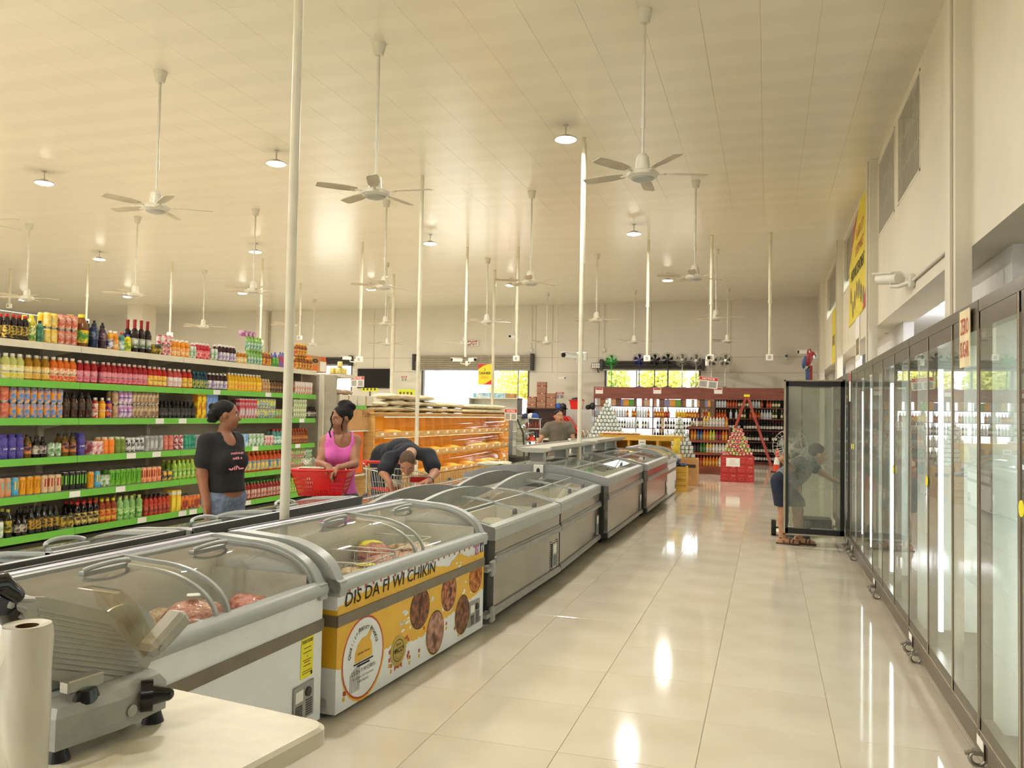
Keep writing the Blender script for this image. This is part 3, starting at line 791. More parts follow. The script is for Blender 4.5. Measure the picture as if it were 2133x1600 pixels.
def curved_freezer(X, Y, rz, L, D, label, front, body_m='fz_white', panel=True, band=True, zf=.665, zt=.85):
    t = thing('display_freezer', label, 'freezer', (X, Y, 0), rz, 'curved-glass freezers')
    bd = MB().box(-D, -.05, 0, L, .05, .10)
    bd.box(-.05, 0, 0, L, .03, .625, 1).box(-D, -D + .05, 0, L, .03, .80, 0)
    bd.box(-D + .05, -.05, 0, .05, .03, .625, 1).box(-D + .05, -.05, L - .05, L, .03, .625, 0)
    ep = [(-D + .02, .62), (-D + .02, zt - .03)] + [(p[0] - .01, p[1] - .03) for p in arc_profile(D, zf, zt)[::-1][1:]] + [(-.04, .62)]
    bd.prism(ep, 0, .012, 'y', 1).prism(ep, L - .012, L, 'y', 0)
    body = bd.build('body', [body_m, front], t)
    MB().box(-D + .05, -.05, .05, L - .05, .48, .51).box(-D + .05, -D + .07, .05, L - .05, .33, .80).box(-.07, -.05, .05, L - .05, .33, .63).box(-D + .05, -.05, .05, .07, .33, .72).box(-D + .05, -.05, L - .07, L - .05, .33, .72).build('tub', 'fz_inner', t)
    if band:
        MB().box(-.004, .006, -.006, L + .006, .45, .505).box(-D * .5, .006, -.006, .0, .45, .505).build('bumper_band', 'fz_band', t)
    # front rail: rounded extrusion
    rp = [(-.07, .62), (.0, .612), (.022, .625), (.026, .645), (.016, .668), (-.012, .684), (-.05, .678), (-.07, .66)]
    MB().prism(rp, -.012, L + .012, 'y', 0, True).build('front_rail', 'fz_rail', t)
    prof = arc_profile(D, zf, zt)
    for y0, y1 in ((-.012, .05), (L - .05, L + .012)):
        MB().strip([(.0, .63)] + [(p[0] - .002, p[1] - .012) for p in prof[1:]] + [(-D, zt - .008)], y0, y1, .055).prism([(.018, .60), (.018, .672), (-.06, .69), (-.06, .60)], y0, y1, 'y').build('end_frame', 'fz_rail', t)
    MB().box(-D - .012, -D + .09, 0, L, zt - .06, zt + .012, 0).box(-D - .014, -D - .012, .02, L - .02, .62, zt + .03, 1).box(-D - .012, -D + .0, 0, L, zt + .0, zt + .03, 1).box(-D + .0, -D + .045, .0, L, zt + .012, zt + .024, 2).build('rear_rail', ['fz_rail', 'fz_rail_dark', 'fz_led'], t)
    gl = [p for p in prof if True]
    for k, (a, b, dz) in enumerate(((.05, L * .53, .004), (L * .47, L - .05, -.010))):
        lid = MB().strip([(p[0], p[1] + dz) for p in gl], a, b, .005).build('glass_lid', 'freezer_glass', t)
        fr = MB()
        for yy in (a, b - .016): fr.strip([(p[0] + .002, p[1] + dz + .004) for p in gl], yy, yy + .016, .014)
        fr.box(-D + .07, -D + .10, a, b, zt - .0 + dz, zt + .02 + dz)
        fr.build('lid_frame', 'fz_rail', lid)
        ym = (a + b) / 2 + .12
        hb = MB(); q = []
        for j in range(11):
            u = pi * j / 10; q.append((-D * .66 + .035 * sin(u), ym + .11 * cos(u) * -1, zt + .02 + dz + .02 * sin(u)))
        hb.tube(q, .010, 6); hb.box(-D * .66 - .03, -D * .66 + .0, ym - .11, ym + .11, zt + dz + .004, zt + dz + .014)
        hb.build('lid_handle', 'fz_rail', lid)
    wh = MB()
    for xx in (-.1, -D + .1):
        for yy in (.12, L - .12): wh.cyl((xx, yy - .015, .035), (xx, yy + .015, .035), .035, n=10).box(xx - .02, xx + .02, yy - .02, yy + .02, .05, .09)
    wh.build('castor', 'charcoal', t)
    if panel:
        cp = MB().box(-.0, .008, L - .24, L - .07, .08, .245, 0, .004)
        pn = cp.build('control_panel', 'grey_plastic', t)
        mb = MB().cyl((.008, L - .125, .20), (.016, L - .125, .20), .022, n=12)
        for k in range(7): mb.box(.008, .011, L - .14, L - .09, .095 + k * .011, .099 + k * .011).box(.008, .011, L - .225, L - .17, .095 + k * .009, .0985 + k * .009)
        mb.build('knob_and_vents', 'charcoal', pn)
        MB().box(.008, .010, L - .225, L - .165, .17, .22).build('label_plate', 'paper', pn)
    return t

# near white freezer and its twin behind
DF = .66
wf = curved_freezer(-2.06, 2.12, -.02, 1.42, DF, 'white curved-glass freezer behind the meat slicer, packed chicken inside', 'fz_white')
g = MB().box(.001, .0035, 1.24, 1.34, .265, .450); eg = g.build('energy_label', 'sticker_yellow', wf)
mb = MB().text('ENERGYGUIDE', (.0035, 1.29, .432), (0, 1, 0), (0, 0, 1), .016, width=.09, bold=.02, lift=.001)
for z, w in ((.40, .06), (.38, .07), (.345, .07), (.335, .05), (.32, .06), (.295, .08), (.285, .08)): mb.box(.0036, .0042, 1.29 - w / 2, 1.29 + w / 2, z, z + .003)
mb.text('$', (.0035, 1.29, .362), (0, 1, 0), (0, 0, 1), .012, lift=.001).box(.0036, .0042, 1.322, 1.334, .27, .288)
mb.build('lettering', 'ink', eg)
def poly_decal(mb, pts, x, m=0):
    o = [(x, p[0], p[1]) for p in pts]; mb.add(o, [tuple(range(len(o)))], m)

# the yellow chicken freezer
YL = 1.82; YX, YY, YRZ = -1.985, 3.60, -.066
yf = curved_freezer(YX, YY, YRZ, YL, DF, 'freezer wrapped in yellow and white chicken advertising with curved glass lid', 'fz_white', panel=True)
mat('yellow_wrap', (230, 178, 40), rough=.35, var=.05, scale=4); mat('wrap_red', (190, 62, 34), rough=.4); mat('wrap_orange', (200, 110, 40), rough=.4)
mat('food_a', (150, 84, 40), rough=.5, col2=(70, 38, 26), scale=26, lo=.4, hi=.6, detail=6); mat('food_b', (196, 120, 74), rough=.5, col2=(96, 44, 34), scale=30, lo=.4, hi=.6, detail=6)
mat('food_c', (206, 128, 40), rough=.5, col2=(140, 60, 24), scale=26, lo=.4, hi=.6); mat('food_d', (122, 66, 50), rough=.5, col2=(196, 150, 130), scale=20, lo=.35, hi=.7)
mat('navy_logo', (40, 50, 100), rough=.4); mat('pink_logo', (200, 70, 90), rough=.4, col2=(150, 70, 150), scale=14); mat('gold', (196, 168, 70), rough=.4, var=.1)
ca, sa = cos(YRZ), sin(YRZ)
def wrap(px, py):
    """pixel of the photograph -> (along, up) on the freezer's front panel plane"""
    d = ray(px, py); n = Vector((ca, sa, 0)); o = Vector((YX, YY, 0)) - Vector((0, 0, EYE))
    p = d * (n.dot(o) / n.dot(d)) + Vector((0, 0, EYE)) - Vector((YX, YY, 0))
    return (-sa * p.x + ca * p.y, p.z)
def jag(pts, rdn, amp):
    out = []
    for (a, b), (c, d) in zip(pts, pts[1:]):
        n = max(2, int(math.hypot(c - a, d - b) / .022))
        for k in range(n): out.append((a + (c - a) * k / n + rdn.uniform(-amp, amp), b + (d - b) * k / n + rdn.uniform(-amp, amp)))
    return out + [pts[-1]]
rdn = random.Random(3)
mb = MB()
top = jag([(0, .545), (.2, .58), (.5, .575), (.8, .57), (1.05, .57), (1.25, .54), (1.4, .60), (1.55, .555), (1.82, .56)], rdn, .009)
bot = jag([(1.82, .30), (1.62, .27), (1.45, .25), (1.25, .22), (1.05, .21), (.8, .19), (.6, .23), (.4, .22), (.2, .245), (0, .25)], rdn, .014)
def edge_at(e, y):
    e = sorted(e)
    for (a, b), (c, d) in zip(e, e[1:]):
        if a <= y <= c: return b + (d - b) * (y - a) / max(1e-6, c - a)
    return e[0][1] if y < e[0][0] else e[-1][1]
N = 150
ys = [YL * k / N for k in range(N + 1)]
vs = []
for y in ys: vs += [(.0012, y, edge_at(bot, y)), (.0012, y, edge_at(top, y))]
mb.add(vs, [(2 * k, 2 * k + 2, 2 * k + 3, 2 * k + 1) for k in range(N)])
mb.box(-DF * .6, .0, -.0012, 0, .25, .53)        # the near end of the wrap
w = mb.build('yellow_wrap', 'yellow_wrap', yf)
# torn white flecks, red and orange squares
mb = MB()
for k in range(46):
    y = rdn.choice((rdn.uniform(.62, 1.05), rdn.uniform(1.05, 1.7))); z = rdn.uniform(.26, .39) if y < 1.3 else rdn.uniform(.30, .56)
    if .44 < z < .51: continue
    a, b = rdn.uniform(.006, .03), rdn.uniform(.004, .012)
    mb.add([(.0017, y - a, z - b * .3), (.0017, y - a * .2, z - b), (.0017, y + a, z - b * .2), (.0017, y + a * .6, z + b * .8), (.0017, y - a * .5, z + b)], [(0, 1, 2, 3, 4)])
mb.build('torn_flecks', 'fz_white', yf)
mb = MB()
for k in range(24): y = .02 + k * .077; mb.box(.001, .0022, y, y + .014, .598, .620, 0)
for k in range(40):
    y = rdn.uniform(.02, 1.5); z = rdn.uniform(.09, .23)
    if .08 < y < .48: continue
    mb.box(.001, .0022, y, y + .018, z, z + .02, 0)
    if rdn.random() < .6: mb.box(.001, .0022, y, y + .018, z - .03, z - .01, 1)
mb.build('confetti_squares', ['wrap_red', 'yellow_wrap'], yf)
mb = MB()
mb.text('DIS DA FI WI CHIKIN', (.0016, .562, .570), (0, 1, 0), (0, 0, 1), .068, width=.99, bold=.004, shear=.12)
mb.build('headline_lettering', 'ink', yf)
def oval(cy, cz, ry, rz_, x, m, n=28, mb=None, inner=0.0):
    mb = mb or MB()
    if inner:
        vs = []
        for k in range(n):
            a = 2 * pi * k / n; vs += [(x, cy + ry * cos(a), cz + rz_ * sin(a)), (x, cy + inner * ry * cos(a), cz + inner * rz_ * sin(a))]
        mb.add(vs, [(2 * k, (2 * k + 2) % (2 * n), (2 * k + 3) % (2 * n), 2 * k + 1) for k in range(n)], m)
    else: mb.add([(x, cy + ry * cos(2 * pi * k / n), cz + rz_ * sin(2 * pi * k / n)) for k in range(n)], [tuple(range(n))], m)
    return mb
# the logo oval
ly = .25; lz = .246
mb = oval(ly, lz, .192, .196, .0018, 0); oval(ly, lz, .204, .207, .0016, 1, mb=mb); oval(ly + .004, lz - .005, .21, .213, .0014, 2, mb=mb)
# keep the logo below the grey band
lo_ = mb.build('logo_oval', ['fz_white', 'wrap_red', 'yellow_wrap'], yf)
mb = MB()
body = [(-.085, -.055), (-.085, .0), (-.06, .055), (-.02, .085), (.03, .088), (.06, .12), (.075, .118), (.072, .09), (.06, .06), (.08, .03), (.085, -.02), (.085, -.055)]
poly_decal(mb, [(ly + a * 1.0, lz + .03 + b * .8) for a, b in body], .0026, 0)
mb.box(.0024, .003, ly - .095, ly + .095, lz - .026, lz - .018, 1).box(.0024, .003, ly - .06, ly + .06, lz - .040, lz - .03, 1)
mb.text('Quality Chicken', (.0026, ly, lz + .025), (0, 1, .0), (0, 0, 1), .016, 1, width=.12, shear=.25, lift=.001)
mb.text('DIS DA FI WI CHIKIN .', (.0026, ly + .01, lz - .062), (0, 1, 0), (0, 0, 1), .02, 1, width=.24, lift=.001)
mb.text('No Additives, No Preservatives', (.0026, ly, lz - .093), (0, 1, 0), (0, 0, 1), .014, 1, width=.2, lift=.001)
mb.text('100% Natural', (.0026, ly, lz - .115), (0, 1, 0), (0, 0, 1), .014, 1, width=.1, lift=.001)
for word, a0, a1 in (('Quality', 2.95, 2.1), ('Poultry', 1.9, 1.25), ('Products', 1.05, .35)):
    for k, ch in enumerate(word):
        a = a0 + (a1 - a0) * k / (len(word) - 1); c = Vector((.0026, ly + .138 * cos(a), lz + .148 * sin(a)))
        mb.text(ch, c, (0, sin(a), -cos(a)), (0, cos(a), sin(a)), .026 if k == 0 else .019, 1, shear=.2, lift=.001)
for k in range(7): mb.box(.0024, .0030, ly - .125 + k * .014, ly - .122 + k * .014, lz - .155, lz - .06 + k * .008, 1)
mb.build('logo_print', ['yellow_wrap', 'ink'], lo_)
# food photographs in ovals
for k, (px, py, ry, rz_, m) in enumerate(((.87, .358, .118, .112, 'food_a'), (1.262, .378, .105, .112, 'food_b'), (1.078, .172, .112, .124, 'food_d'), (1.473, .192, .105, .12, 'food_a'), (1.68, .398, .102, .1, 'food_c'))):
    y, z = px, py
    mb = oval(y, z, ry, rz_, .0024, 0); oval(y, z, ry * 1.05, rz_ * 1.05, .0022, 1, mb=mb); oval(y, z, ry * 1.10, rz_ * 1.09, .0020, 2, mb=mb)
    for q in range(5):
        a = rdn.uniform(0, 6.28); oval(y + ry * .25 * cos(a), z + rz_ * .45 * sin(a), ry * .22, rz_ * .3, .0027, 0, 10, mb)
    mb.build('food_photo_oval', [m, 'ink', 'yellow_wrap'], yf)
# certificate rosette
y, z = .62, .182
mb = oval(y, z, .078, .074, .0026, 0); oval(y, z, .064, .061, .0029, 1, mb=mb, inner=.93)
for k in range(22): a = 2 * pi * k / 22; oval(y + .078 * cos(a), z + .074 * sin(a), .013, .012, .0024, 0, 8, mb)
mb.text('BAHA', (.003, y, z + .034), (0, 1, 0), (0, 0, 1), .014, 1).text('HACCP', (.003, y, z + .003), (0, 1, 0), (0, 0, 1), .026, 1, width=.115, bold=.02).text('CERTIFIED', (.003, y, z - .014), (0, 1, 0), (0, 0, 1), .007, 1)
for k in range(8):
    a = pi + pi * k / 7; oval(y + .036 * cos(a), z - .012 + .034 * sin(a), .005, .003, .003, 1, 6, mb)
mb.add([(.0022, y - .04, z - .05), (.0022, y - .045, z - .105), (.0022, y - .02, z - .09), (.0022, y, z - .1), (.0022, y, z - .05)], [(0, 1, 2, 3, 4)], 2).add([(.0022, y + .04, z - .05), (.0022, y + .045, z - .105), (.0022, y + .02, z - .09), (.0022, y, z - .1), (.0022, y, z - .05)], [(4, 3, 2, 1, 0)], 2)
mb.build('certificate_seal', ['gold', 'ink', 'wrap_red'], yf)
mb = MB().box(.001, .003, YL - .155, YL - .10, .545, .61, 1, .002).box(.001, .003, YL - .075, YL - .02, .55, .615, 2, .002)
mb.text('f', (.003, YL - .046, .58), (0, 1, 0), (0, 0, 1), .05, 0, bold=.04, lift=.001)
oval(YL - .128, .577, .016, .018, .0042, 0, 16, mb, .72); oval(YL - .128, .577, .024, .027, .0041, 0, 4, mb, .9); oval(YL - .113, .595, .003, .003, .0042, 0, 8, mb)
mb.build('social_icons', ['fz_white', 'pink_logo', 'navy_logo'], yf)
mb = MB()
for r in range(4):
    for c in range(9): mb.box(.001, .003, YL - .30 + c * .03, YL - .283 + c * .03, .085 + r * .009, .0895 + r * .009)
mb.build('vent_slots', 'charcoal', yf)

# ------------------------------------------------------------------ grey steel freezers
def steel_freezer(X, Y, rz, L, D, label, double=False, zf=.69, zr=.80, red=False, arch=True):
    t = thing('steel_freezer', label, 'freezer', (X, Y, 0), rz, 'grey steel freezers')
    fm = 'fz_steel'
    zt = zf - .035
    b = MB().box(-D, 0, 0, L, .07, .13, 0)
    b.box(-.05, 0, .01, L - .01, .13, zt - .05, 1)
    b.box(-D, -D + .05, .01, L - .01, .13, zt - .05, 1 if double else 0).box(-D + .05, -.05, 0, .05, .13, zt - .05, 0).box(-D + .05, -.05, L - .05, L, .13, zt - .05, 0)
    b.box(.0, .004, .02, L - .02, zt - .16, zt - .05, 1)
    b.build('body', ['charcoal', fm], t)
    MB().box(-.002, .020, .0, L, .075, .115, 0, .006).box(.0, .014, .02, L - .02, .115, .13, 0).build('base_rail', 'fz_top', t)
    MB().box(.002, .022, .0, L, zt - .215, zt - .165, 0, .007).box(.0, .012, .02, L - .02, zt - .165, zt - .15, 0).build('bumper_rail', 'fz_top', t)
    MB().box(-D + .05, -.05, .05, L - .05, .44, .47).box(-D + .05, -D + .07, .05, L - .05, .29, zt).box(-.07, -.05, .05, L - .05, .29, zt).box(-D + .05, -.05, .05, .07, .29, zt).box(-D + .05, -.05, L - .07, L - .05, .29, zt).build('tub', 'fz_inner', t)
    # top frame follows the arc of the lid
    def arc(n=12):
        pts = []
        for k in range(n + 1):
            u = k / n
            if double: pts.append((-D * u, zf + (zr - zf) * sin(pi * u)))
            else: pts.append((-D * u, zf + (zr - zf) * sin(pi / 2 * u)))
        return pts
    A = arc()
    for y0, y1 in ((-.004, .055), (L - .055, L + .004)):
        MB().prism([(.008, zt - .055)] + [(.010, zf - .012)] + [(p[0], p[1]) for p in A] + [(-D, zt - .055)], y0, y1, 'y').build('end_frame', 'fz_top', t)
    MB().prism([(-.06, zt - .05), (.008, zt - .055), (.012, zf - .012), (.0, zf + .004), (-.06, zf + .012)], 0, L, 'y').build('front_frame', 'fz_rail', t)
    G = [(p[0], p[1] - .004) for p in A[1:-1]]
    if double: G = [(p[0], p[1] - .004) for p in A[1:6]]
    nl = 2
    for k in range(nl):
        a, bq = .05 + (L - .1) * k / nl, .05 + (L - .1) * (k + 1) / nl
        lid = MB().strip([(p[0], p[1] + .006 * (k % 2)) for p in G], a, bq, .005).build('glass_lid', 'freezer_glass', t)
        fr = MB()
        for yy in (a, bq - .012): fr.strip([(p[0], p[1] + .004 + .006 * (k % 2)) for p in G], yy, yy + .012, .010)
        mid = G[len(G) // 2]; fr.box(mid[0] - .012, mid[0] + .012, a, bq, mid[1], mid[1] + .010)
        fr.build('lid_frame', 'fz_rail', lid)
        ym = (a + bq) / 2 + (.25 if k == 0 else -.05)
        q = [(G[0][0] - .03, ym + .03 * cos(pi * j / 8), G[0][1] + .006 + .045 * sin(pi * j / 8)) for j in range(9)]
        MB().prism([(p[1], p[2]) for p in q], q[0][0] - .012, q[0][0] + .012, 'x').build('lid_knob', 'grey_dark', lid)
    if double:                                   # back half of the island
        G2 = [(p[0], p[1] - .004) for p in A[7:-1]]
        for k in range(2):
            a, bq = .05 + (L - .1) * k / 2, .05 + (L - .1) * (k + 1) / 2
            lid = MB().strip(G2, a, bq, .005).build('glass_lid', 'freezer_glass', t)
            fr = MB()
            for yy in (a, bq - .012): fr.strip([(p[0], p[1] + .004) for p in G2], yy, yy + .012, .010)
            fr.build('lid_frame', 'fz_rail', lid)
        sp = MB().box(-D / 2 - .10, -D / 2 + .10, .05, L - .05, zr - .03, zr + .006)
        sp = sp.build('centre_spine', 'fz_rail', t)
        sl = MB()
        for k in range(int(L / .05)): sl.box(-D / 2 - .07, -D / 2 + .07, .12 + k * .05, .14 + k * .05, zr + .006, zr + .0085) if k * .05 + .2 < L else None
        sl.build('air_slots', 'grey_dark', sp)
    elif arch:
        pts = []
        for k in range(15):
            u = k / 14; pts.append((L * u, zr - .01 + .085 * sin(pi * u) ** .8))
        MB().prism(pts + [(L, zr - .06), (0, zr - .06)], -D - .01, -D + .03, 'x').build('arched_back_rail', 'grey_plastic', t)
    pn = MB().box(.004, .010, L - .24, L - .12, .15, .36).build('control_panel', 'grey_light', t)
    mb = MB()
    for k in range(9): mb.box(.010, .013, L - .225, L - .135, .165 + k * .011, .1695 + k * .011)
    for k in range(14): mb.box(.004, .007, L - .285, L - .270, .14 + k * .018, .15 + k * .018).box(.004, .007, L - .09, L - .075, .14 + k * .018, .15 + k * .018)
    mb.build('vent_slots', 'charcoal', pn)
    MB().box(.010, .012, L - .225, L - .135, .275, .345).build('label_plate', 'paper', pn)
    wh = MB()
    for xx in (-.12, -D + .12):
        for yy in (.15, L - .15): wh.cyl((xx, yy - .015, .033), (xx, yy + .015, .033), .033, n=10).box(xx - .02, xx + .02, yy - .02, yy + .02, .04, .08)
    wh.build('castor', 'charcoal', t)
    return t
steel_freezer(-1.845, 5.57, -.025, 1.76, .66, 'first grey steel freezer, right beyond the yellow chicken freezer')
steel_freezer(-1.805, 7.36, .02, 2.10, .66, 'second grey steel freezer, bags of greens under its lid', zf=.695)
isl1 = steel_freezer(-1.765, 9.52, 0, 2.74, 1.80, 'wide grey island freezer with the near end of the grey overhead shelf', True, .77, .90)
isl2 = steel_freezer(-1.70, 12.32, 0, 2.62, 1.80, 'wide grey island freezer under the far overhead shelf, reflecting red', True, .78, .91)
# hooks between yellow and grey freezer
one('bumper_hook', MB().box(-.02, .05, .0, .15, .40, .43, 0, .008).box(.03, .06, .07, .15, .36, .47, 0, .01).box(-.02, .05, 0, .15, .08, .11, 0, .008).box(.03, .06, .07, .15, .04, .15, 0, .01), 'grey_plastic', 'grey metal corner bumper between the yellow freezer and the first steel freezer', 'bumper', None, (-1.88, 5.415, .0))
# last freezer of the front row, and the row behind
curved_freezer(-1.73, 15.02, 0, 1.7, .74, 'far white curved-glass freezer before the yellow wooden display', 'fz_white', band=True, zf=.70, zt=.90)
XB = -3.50
def back(Y1, L): return (XB, Y1 + L)
curved_freezer(XB, 2.12 + 1.42, pi, 1.42, DF, 'curved-glass freezer of the back row at the far left, lid empty', 'fz_white', panel=False, zf=.68)
curved_freezer(XB, 3.6 + 1.86, pi, 1.86, DF, 'curved-glass freezer of the back row in front of the woman in black', 'fz_white', panel=False, zf=.68)
steel_freezer(XB, 5.52 + 1.86, pi, 1.86, .66, 'grey freezer of the back row under the red basket', zf=.715, zr=.80)
steel_freezer(XB, 7.42 + 2.04, pi, 2.04, .66, 'grey freezer of the back row where the bending man rests his hand', zf=.715, zr=.80)

for k, px in enumerate((1022, 1050)):
    q = at_z(px, 972, .80); pack('wrapped_bundle', 'bag_pale', (q.x, q.y, .80), (.16, .10, .04), .5 + k, ('left', 'right')[k] + ' wrapped pale bundle lying on the back edge of the island freezers', 'bundle', 'wrapped bundles', k)
# overhead shelf on the island freezers
mat('shelf_grey', (186, 184, 172), rough=.4, var=.03)
def over_shelf(y0, y1, z, label):
    t = thing('overhead_shelf', label, 'shelf', (-2.68, y0, .9), 0, 'overhead shelves on the island freezers')
    L = y1 - y0; w = .22; h = z - .9
    top = MB().prism([(-w, h), (w, h), (w, h - .02), (.12, h - .055), (-.12, h - .055), (-w, h - .02)], 0, L, 'y').box(w - .02, w, 0, L, h, h + .02).box(-w, -w + .02, 0, L, h, h + .02)
    top.build('shelf_board', 'shelf_grey', t)
    for yy in (.18, L - .18) if L < 2 else (.2, L * .52, L - .2):
        p = MB().box(-.085, .085, yy - .06, yy + .06, .02, h - .05, 0).box(-.13, .13, yy - .13, yy + .13, .006, .022, 0).box(-.08, .08, yy - .061, yy - .0605, .03, h - .06, 1).build('post', ['shelf_grey', 'grey_plastic'], t)
    return t
over_shelf(9.56, 12.2, 1.095, 'near grey overhead shelf standing on the island freezers')
over_shelf(12.42, 14.9, 1.105, 'far grey overhead shelf standing on the island freezers')
t = thing('socket_plate', 'white socket plate with black plug on the end of the island freezer', 'socket', (-2.60, 9.5, .83))
MB().box(-.06, .06, -.02, 0, -.07, .07, 0, .005).build('plate', 'white', t); MB().ball((0, -.03, .0), (.022, .02, .035), 10, 6).cyl((0, -.03, -.03), (0, -.035, -.09), .006, n=6).build('plug', 'black', t)

# ------------------------------------------------------------------ what lies in the freezers
def chick(n, kind, x, y, z, s, rz, lab, grp, seed): return pack(n, kind, (x, y, z), s, rz, lab, 'meat', grp, seed)
G1 = 'packed meat in the white freezer'; FZ = .512
for k, (x, y, s, kind, lab) in enumerate((
    (-2.24, 3.24, (.11, .10, .085), 'meat_red', 'red meat pack at the far right corner of the white freezer'),
    (-2.32, 2.96, (.12, .11, .10), 'meat_pink', 'pink chicken pack with white price sticker in the white freezer'),
    (-2.20, 2.98, (.10, .15, .07), 'meat_pale', 'large pale chicken pack in the middle of the white freezer'),
    (-2.24, 2.70, (.11, .10, .075), 'meat_red', 'dark meat pack with orange sticker in the white freezer'),
    (-2.34, 2.55, (.10, .12, .06), 'meat_pink', 'flat pink pack left of the orange sticker'),
    (-2.24, 2.46, (.08, .10, .06), 'meat_pale', 'pale pack beside the slicer blade in the white freezer'),
    (-2.47, 2.98, (.09, .13, .07), 'meat_pale', 'pale pack at the back of the white freezer'))):
    o = chick('chicken_pack', kind, x, y, FZ, s, k * .7, lab, G1, k)
    if k == 3: MB().box(-.35, .35, -.3, .3, 1.96, 2.02, 0, .02).build('sticker', 'sticker_orange', o)
    if k == 1: MB().box(-.2, .25, -.25, .2, 1.96, 2.02, 0, .02).build('sticker', 'paper', o)
G2 = 'packed meat in the yellow freezer'
for k, (x, y, s, kind, lab) in enumerate((
    (-2.30, 3.86, (.12, .11, .11), 'meat_pink', 'shiny pink chicken at the near end of the yellow freezer'),
    (-2.16, 3.98, (.09, .12, .055), 'meat_pale', 'pale chicken pieces along the front glass of the yellow freezer'),
    (-2.18, 4.26, (.10, .13, .06), 'meat_pale', 'chicken tray with yellow sticker in the yellow freezer'),
    (-2.22, 4.56, (.10, .12, .07), 'meat_pink', 'pink pack in the middle of the yellow freezer'),
    (-2.36, 4.74, (.11, .12, .09), 'meat_red', 'reddish pack under the yellow bag'),
    (-2.16, 4.80, (.09, .12, .06), 'meat_pink', 'pink pack at the lid joint of the yellow freezer'),
    (-2.22, 5.08, (.13, .17, .07), 'meat_pale', 'crumbly pale pack at the far end of the yellow freezer'))):
    o = chick('chicken_pack', kind, x, y, FZ, s, k * .9, lab, G2, k + 2)
    if k == 2: MB().lathe([(.45, 1.97), (.45, 2.01)], 14).build('sticker', 'sticker_yellow', o)
pack('yellow_bag', 'sticker_yellow', (-2.42, 4.80, FZ + .10), (.085, .10, .035), .4, 'crumpled yellow bag lying on meat in the yellow freezer', 'bag', None, 1)
def wire_basket(x0, x1, y0, y1, z0, z1, label):
    t = thing('wire_basket', label, 'basket', ((x0 + x1) / 2, (y0 + y1) / 2, z0), 0, 'wire baskets in the yellow freezer')
    a, b, h = (x1 - x0) / 2, (y1 - y0) / 2, z1 - z0
    MB().tube([(-a, -b, h), (a, -b, h), (a, b, h), (-a, b, h)], .004, 6, closed=True).build('rim', 'wire_white', t)
    mb = MB()
    for k in range(9):
        y = -b + 2 * b * k / 8; mb.tube([(-a, y, h), (-a * .9, y, 0), (a * .9, y, 0), (a, y, h)], .0022, 4)
    for k in range(6):
        x = -a + 2 * a * k / 5; mb.tube([(x, -b, h), (x, -b * .95, 0), (x, b * .95, 0), (x, b, h)], .0022, 4)
    mb.build('wires', 'wire_white', t)
wire_basket(-2.50, -2.08, 4.06, 4.42, FZ + .04, FZ + .16, 'white wire basket tilted in the near half of the yellow freezer')
wire_basket(-2.50, -2.08, 4.44, 4.98, FZ + .06, FZ + .18, 'white wire basket in the far half of the yellow freezer')
rdn = random.Random(11)
spec = [(-1.845, 5.57, 1.76, 'first steel freezer'), (-1.805, 7.36, 2.1, 'second steel freezer'), (-1.78, 9.52, 2.74, 'near island freezer'), (-1.76, 12.32, 2.62, 'far island freezer')]
for fx, fy, L, nm in spec:
    for k in range(int(L / .30)):
        for q in range(2):
            kind = ('bag_pale', 'veg_green', 'bag_cream')[(k * 2 + q) % 3]; x = fx - .18 - .28 * q; y = fy + .22 + k * .29
            if y > fy + L - .15: continue
            pack('frozen_bag', kind, (x, y, .472), (.13, .14, rdn.uniform(.04, .07)), rdn.uniform(0, 3), {'bag_pale': 'pale plastic bag of frozen food', 'veg_green': 'bag of green vegetables', 'bag_cream': 'cream bag of frozen food'}[kind] + ' in the ' + nm, 'bag', 'frozen bags in the steel freezers', k)
for fy, L, nm in ((5.52, 1.86, 'back-row freezer under the red basket'), (7.42, 2.04, 'back-row freezer by the bending man')):
    for k in range(int(L / .30)):
        pack('frozen_bag', ('bag_cream', 'bag_pale')[k % 2], (XB + .2 + .2 * (k % 2), fy + .22 + k * .29, .472), (.14, .14, .06), k, ('cream bag of frozen food', 'pale plastic bag of frozen food')[k % 2] + ' in the ' + nm, 'bag', 'frozen bags in the back row', k)
# ------------------------------------------------------------------ upright glass-door coolers
mat('cool_frame', (94, 84, 72), rough=.3, metal=.6, var=.05)
mat('cool_alu', (186, 176, 156), rough=.25, metal=.7, var=.04)
mat('cool_base', (104, 92, 78), rough=.35, metal=.3, var=.06)
mat('cool_inner', (226, 228, 222), rough=.4, var=.05, scale=2)
lamp_mat('led_tube', (240, 246, 255), 12.0)
glass('cooler_glass', (244, 248, 244), rough=.012, ior=1.6, body=.07, bodycol=(214, 220, 208))
glass('door_glass', (226, 229, 222), rough=.12, ior=1.6, body=.14, bodycol=(210, 213, 206))
XF = .87; CD = .70; CH = 2.0
def cool_door(t, y0, y1, parent_loc=True):
    """door in local coordinates: front at x=0, spans y0..y1"""
    z0, z1 = .20, CH - .02; e = .024
    fr = MB().box(0, .045, y0 + .004, y0 + .004 + e, z0, z1).box(0, .045, y1 - .004 - e, y1 - .004, z0, z1).box(0, .045, y0, y1, z1 - .075, z1).box(0, .045, y0, y1, z0, z0 + .055)
    d = fr.build('door', 'cool_frame', t)
    al = MB().box(-.003, .002, y0 + .001, y0 + .010, z0, z1).box(-.003, .002, y1 - .010, y1 - .001, z0, z1).box(-.004, .002, y0, y1, z0, z0 + .006)
    al.build('edge_trim', 'cool_alu', d)
    MB().box(.0005, .005, y0 + .024, y1 - .024, z0 + .05, z1 - .07).build('glass_pane', 'cooler_glass', d)
    return d
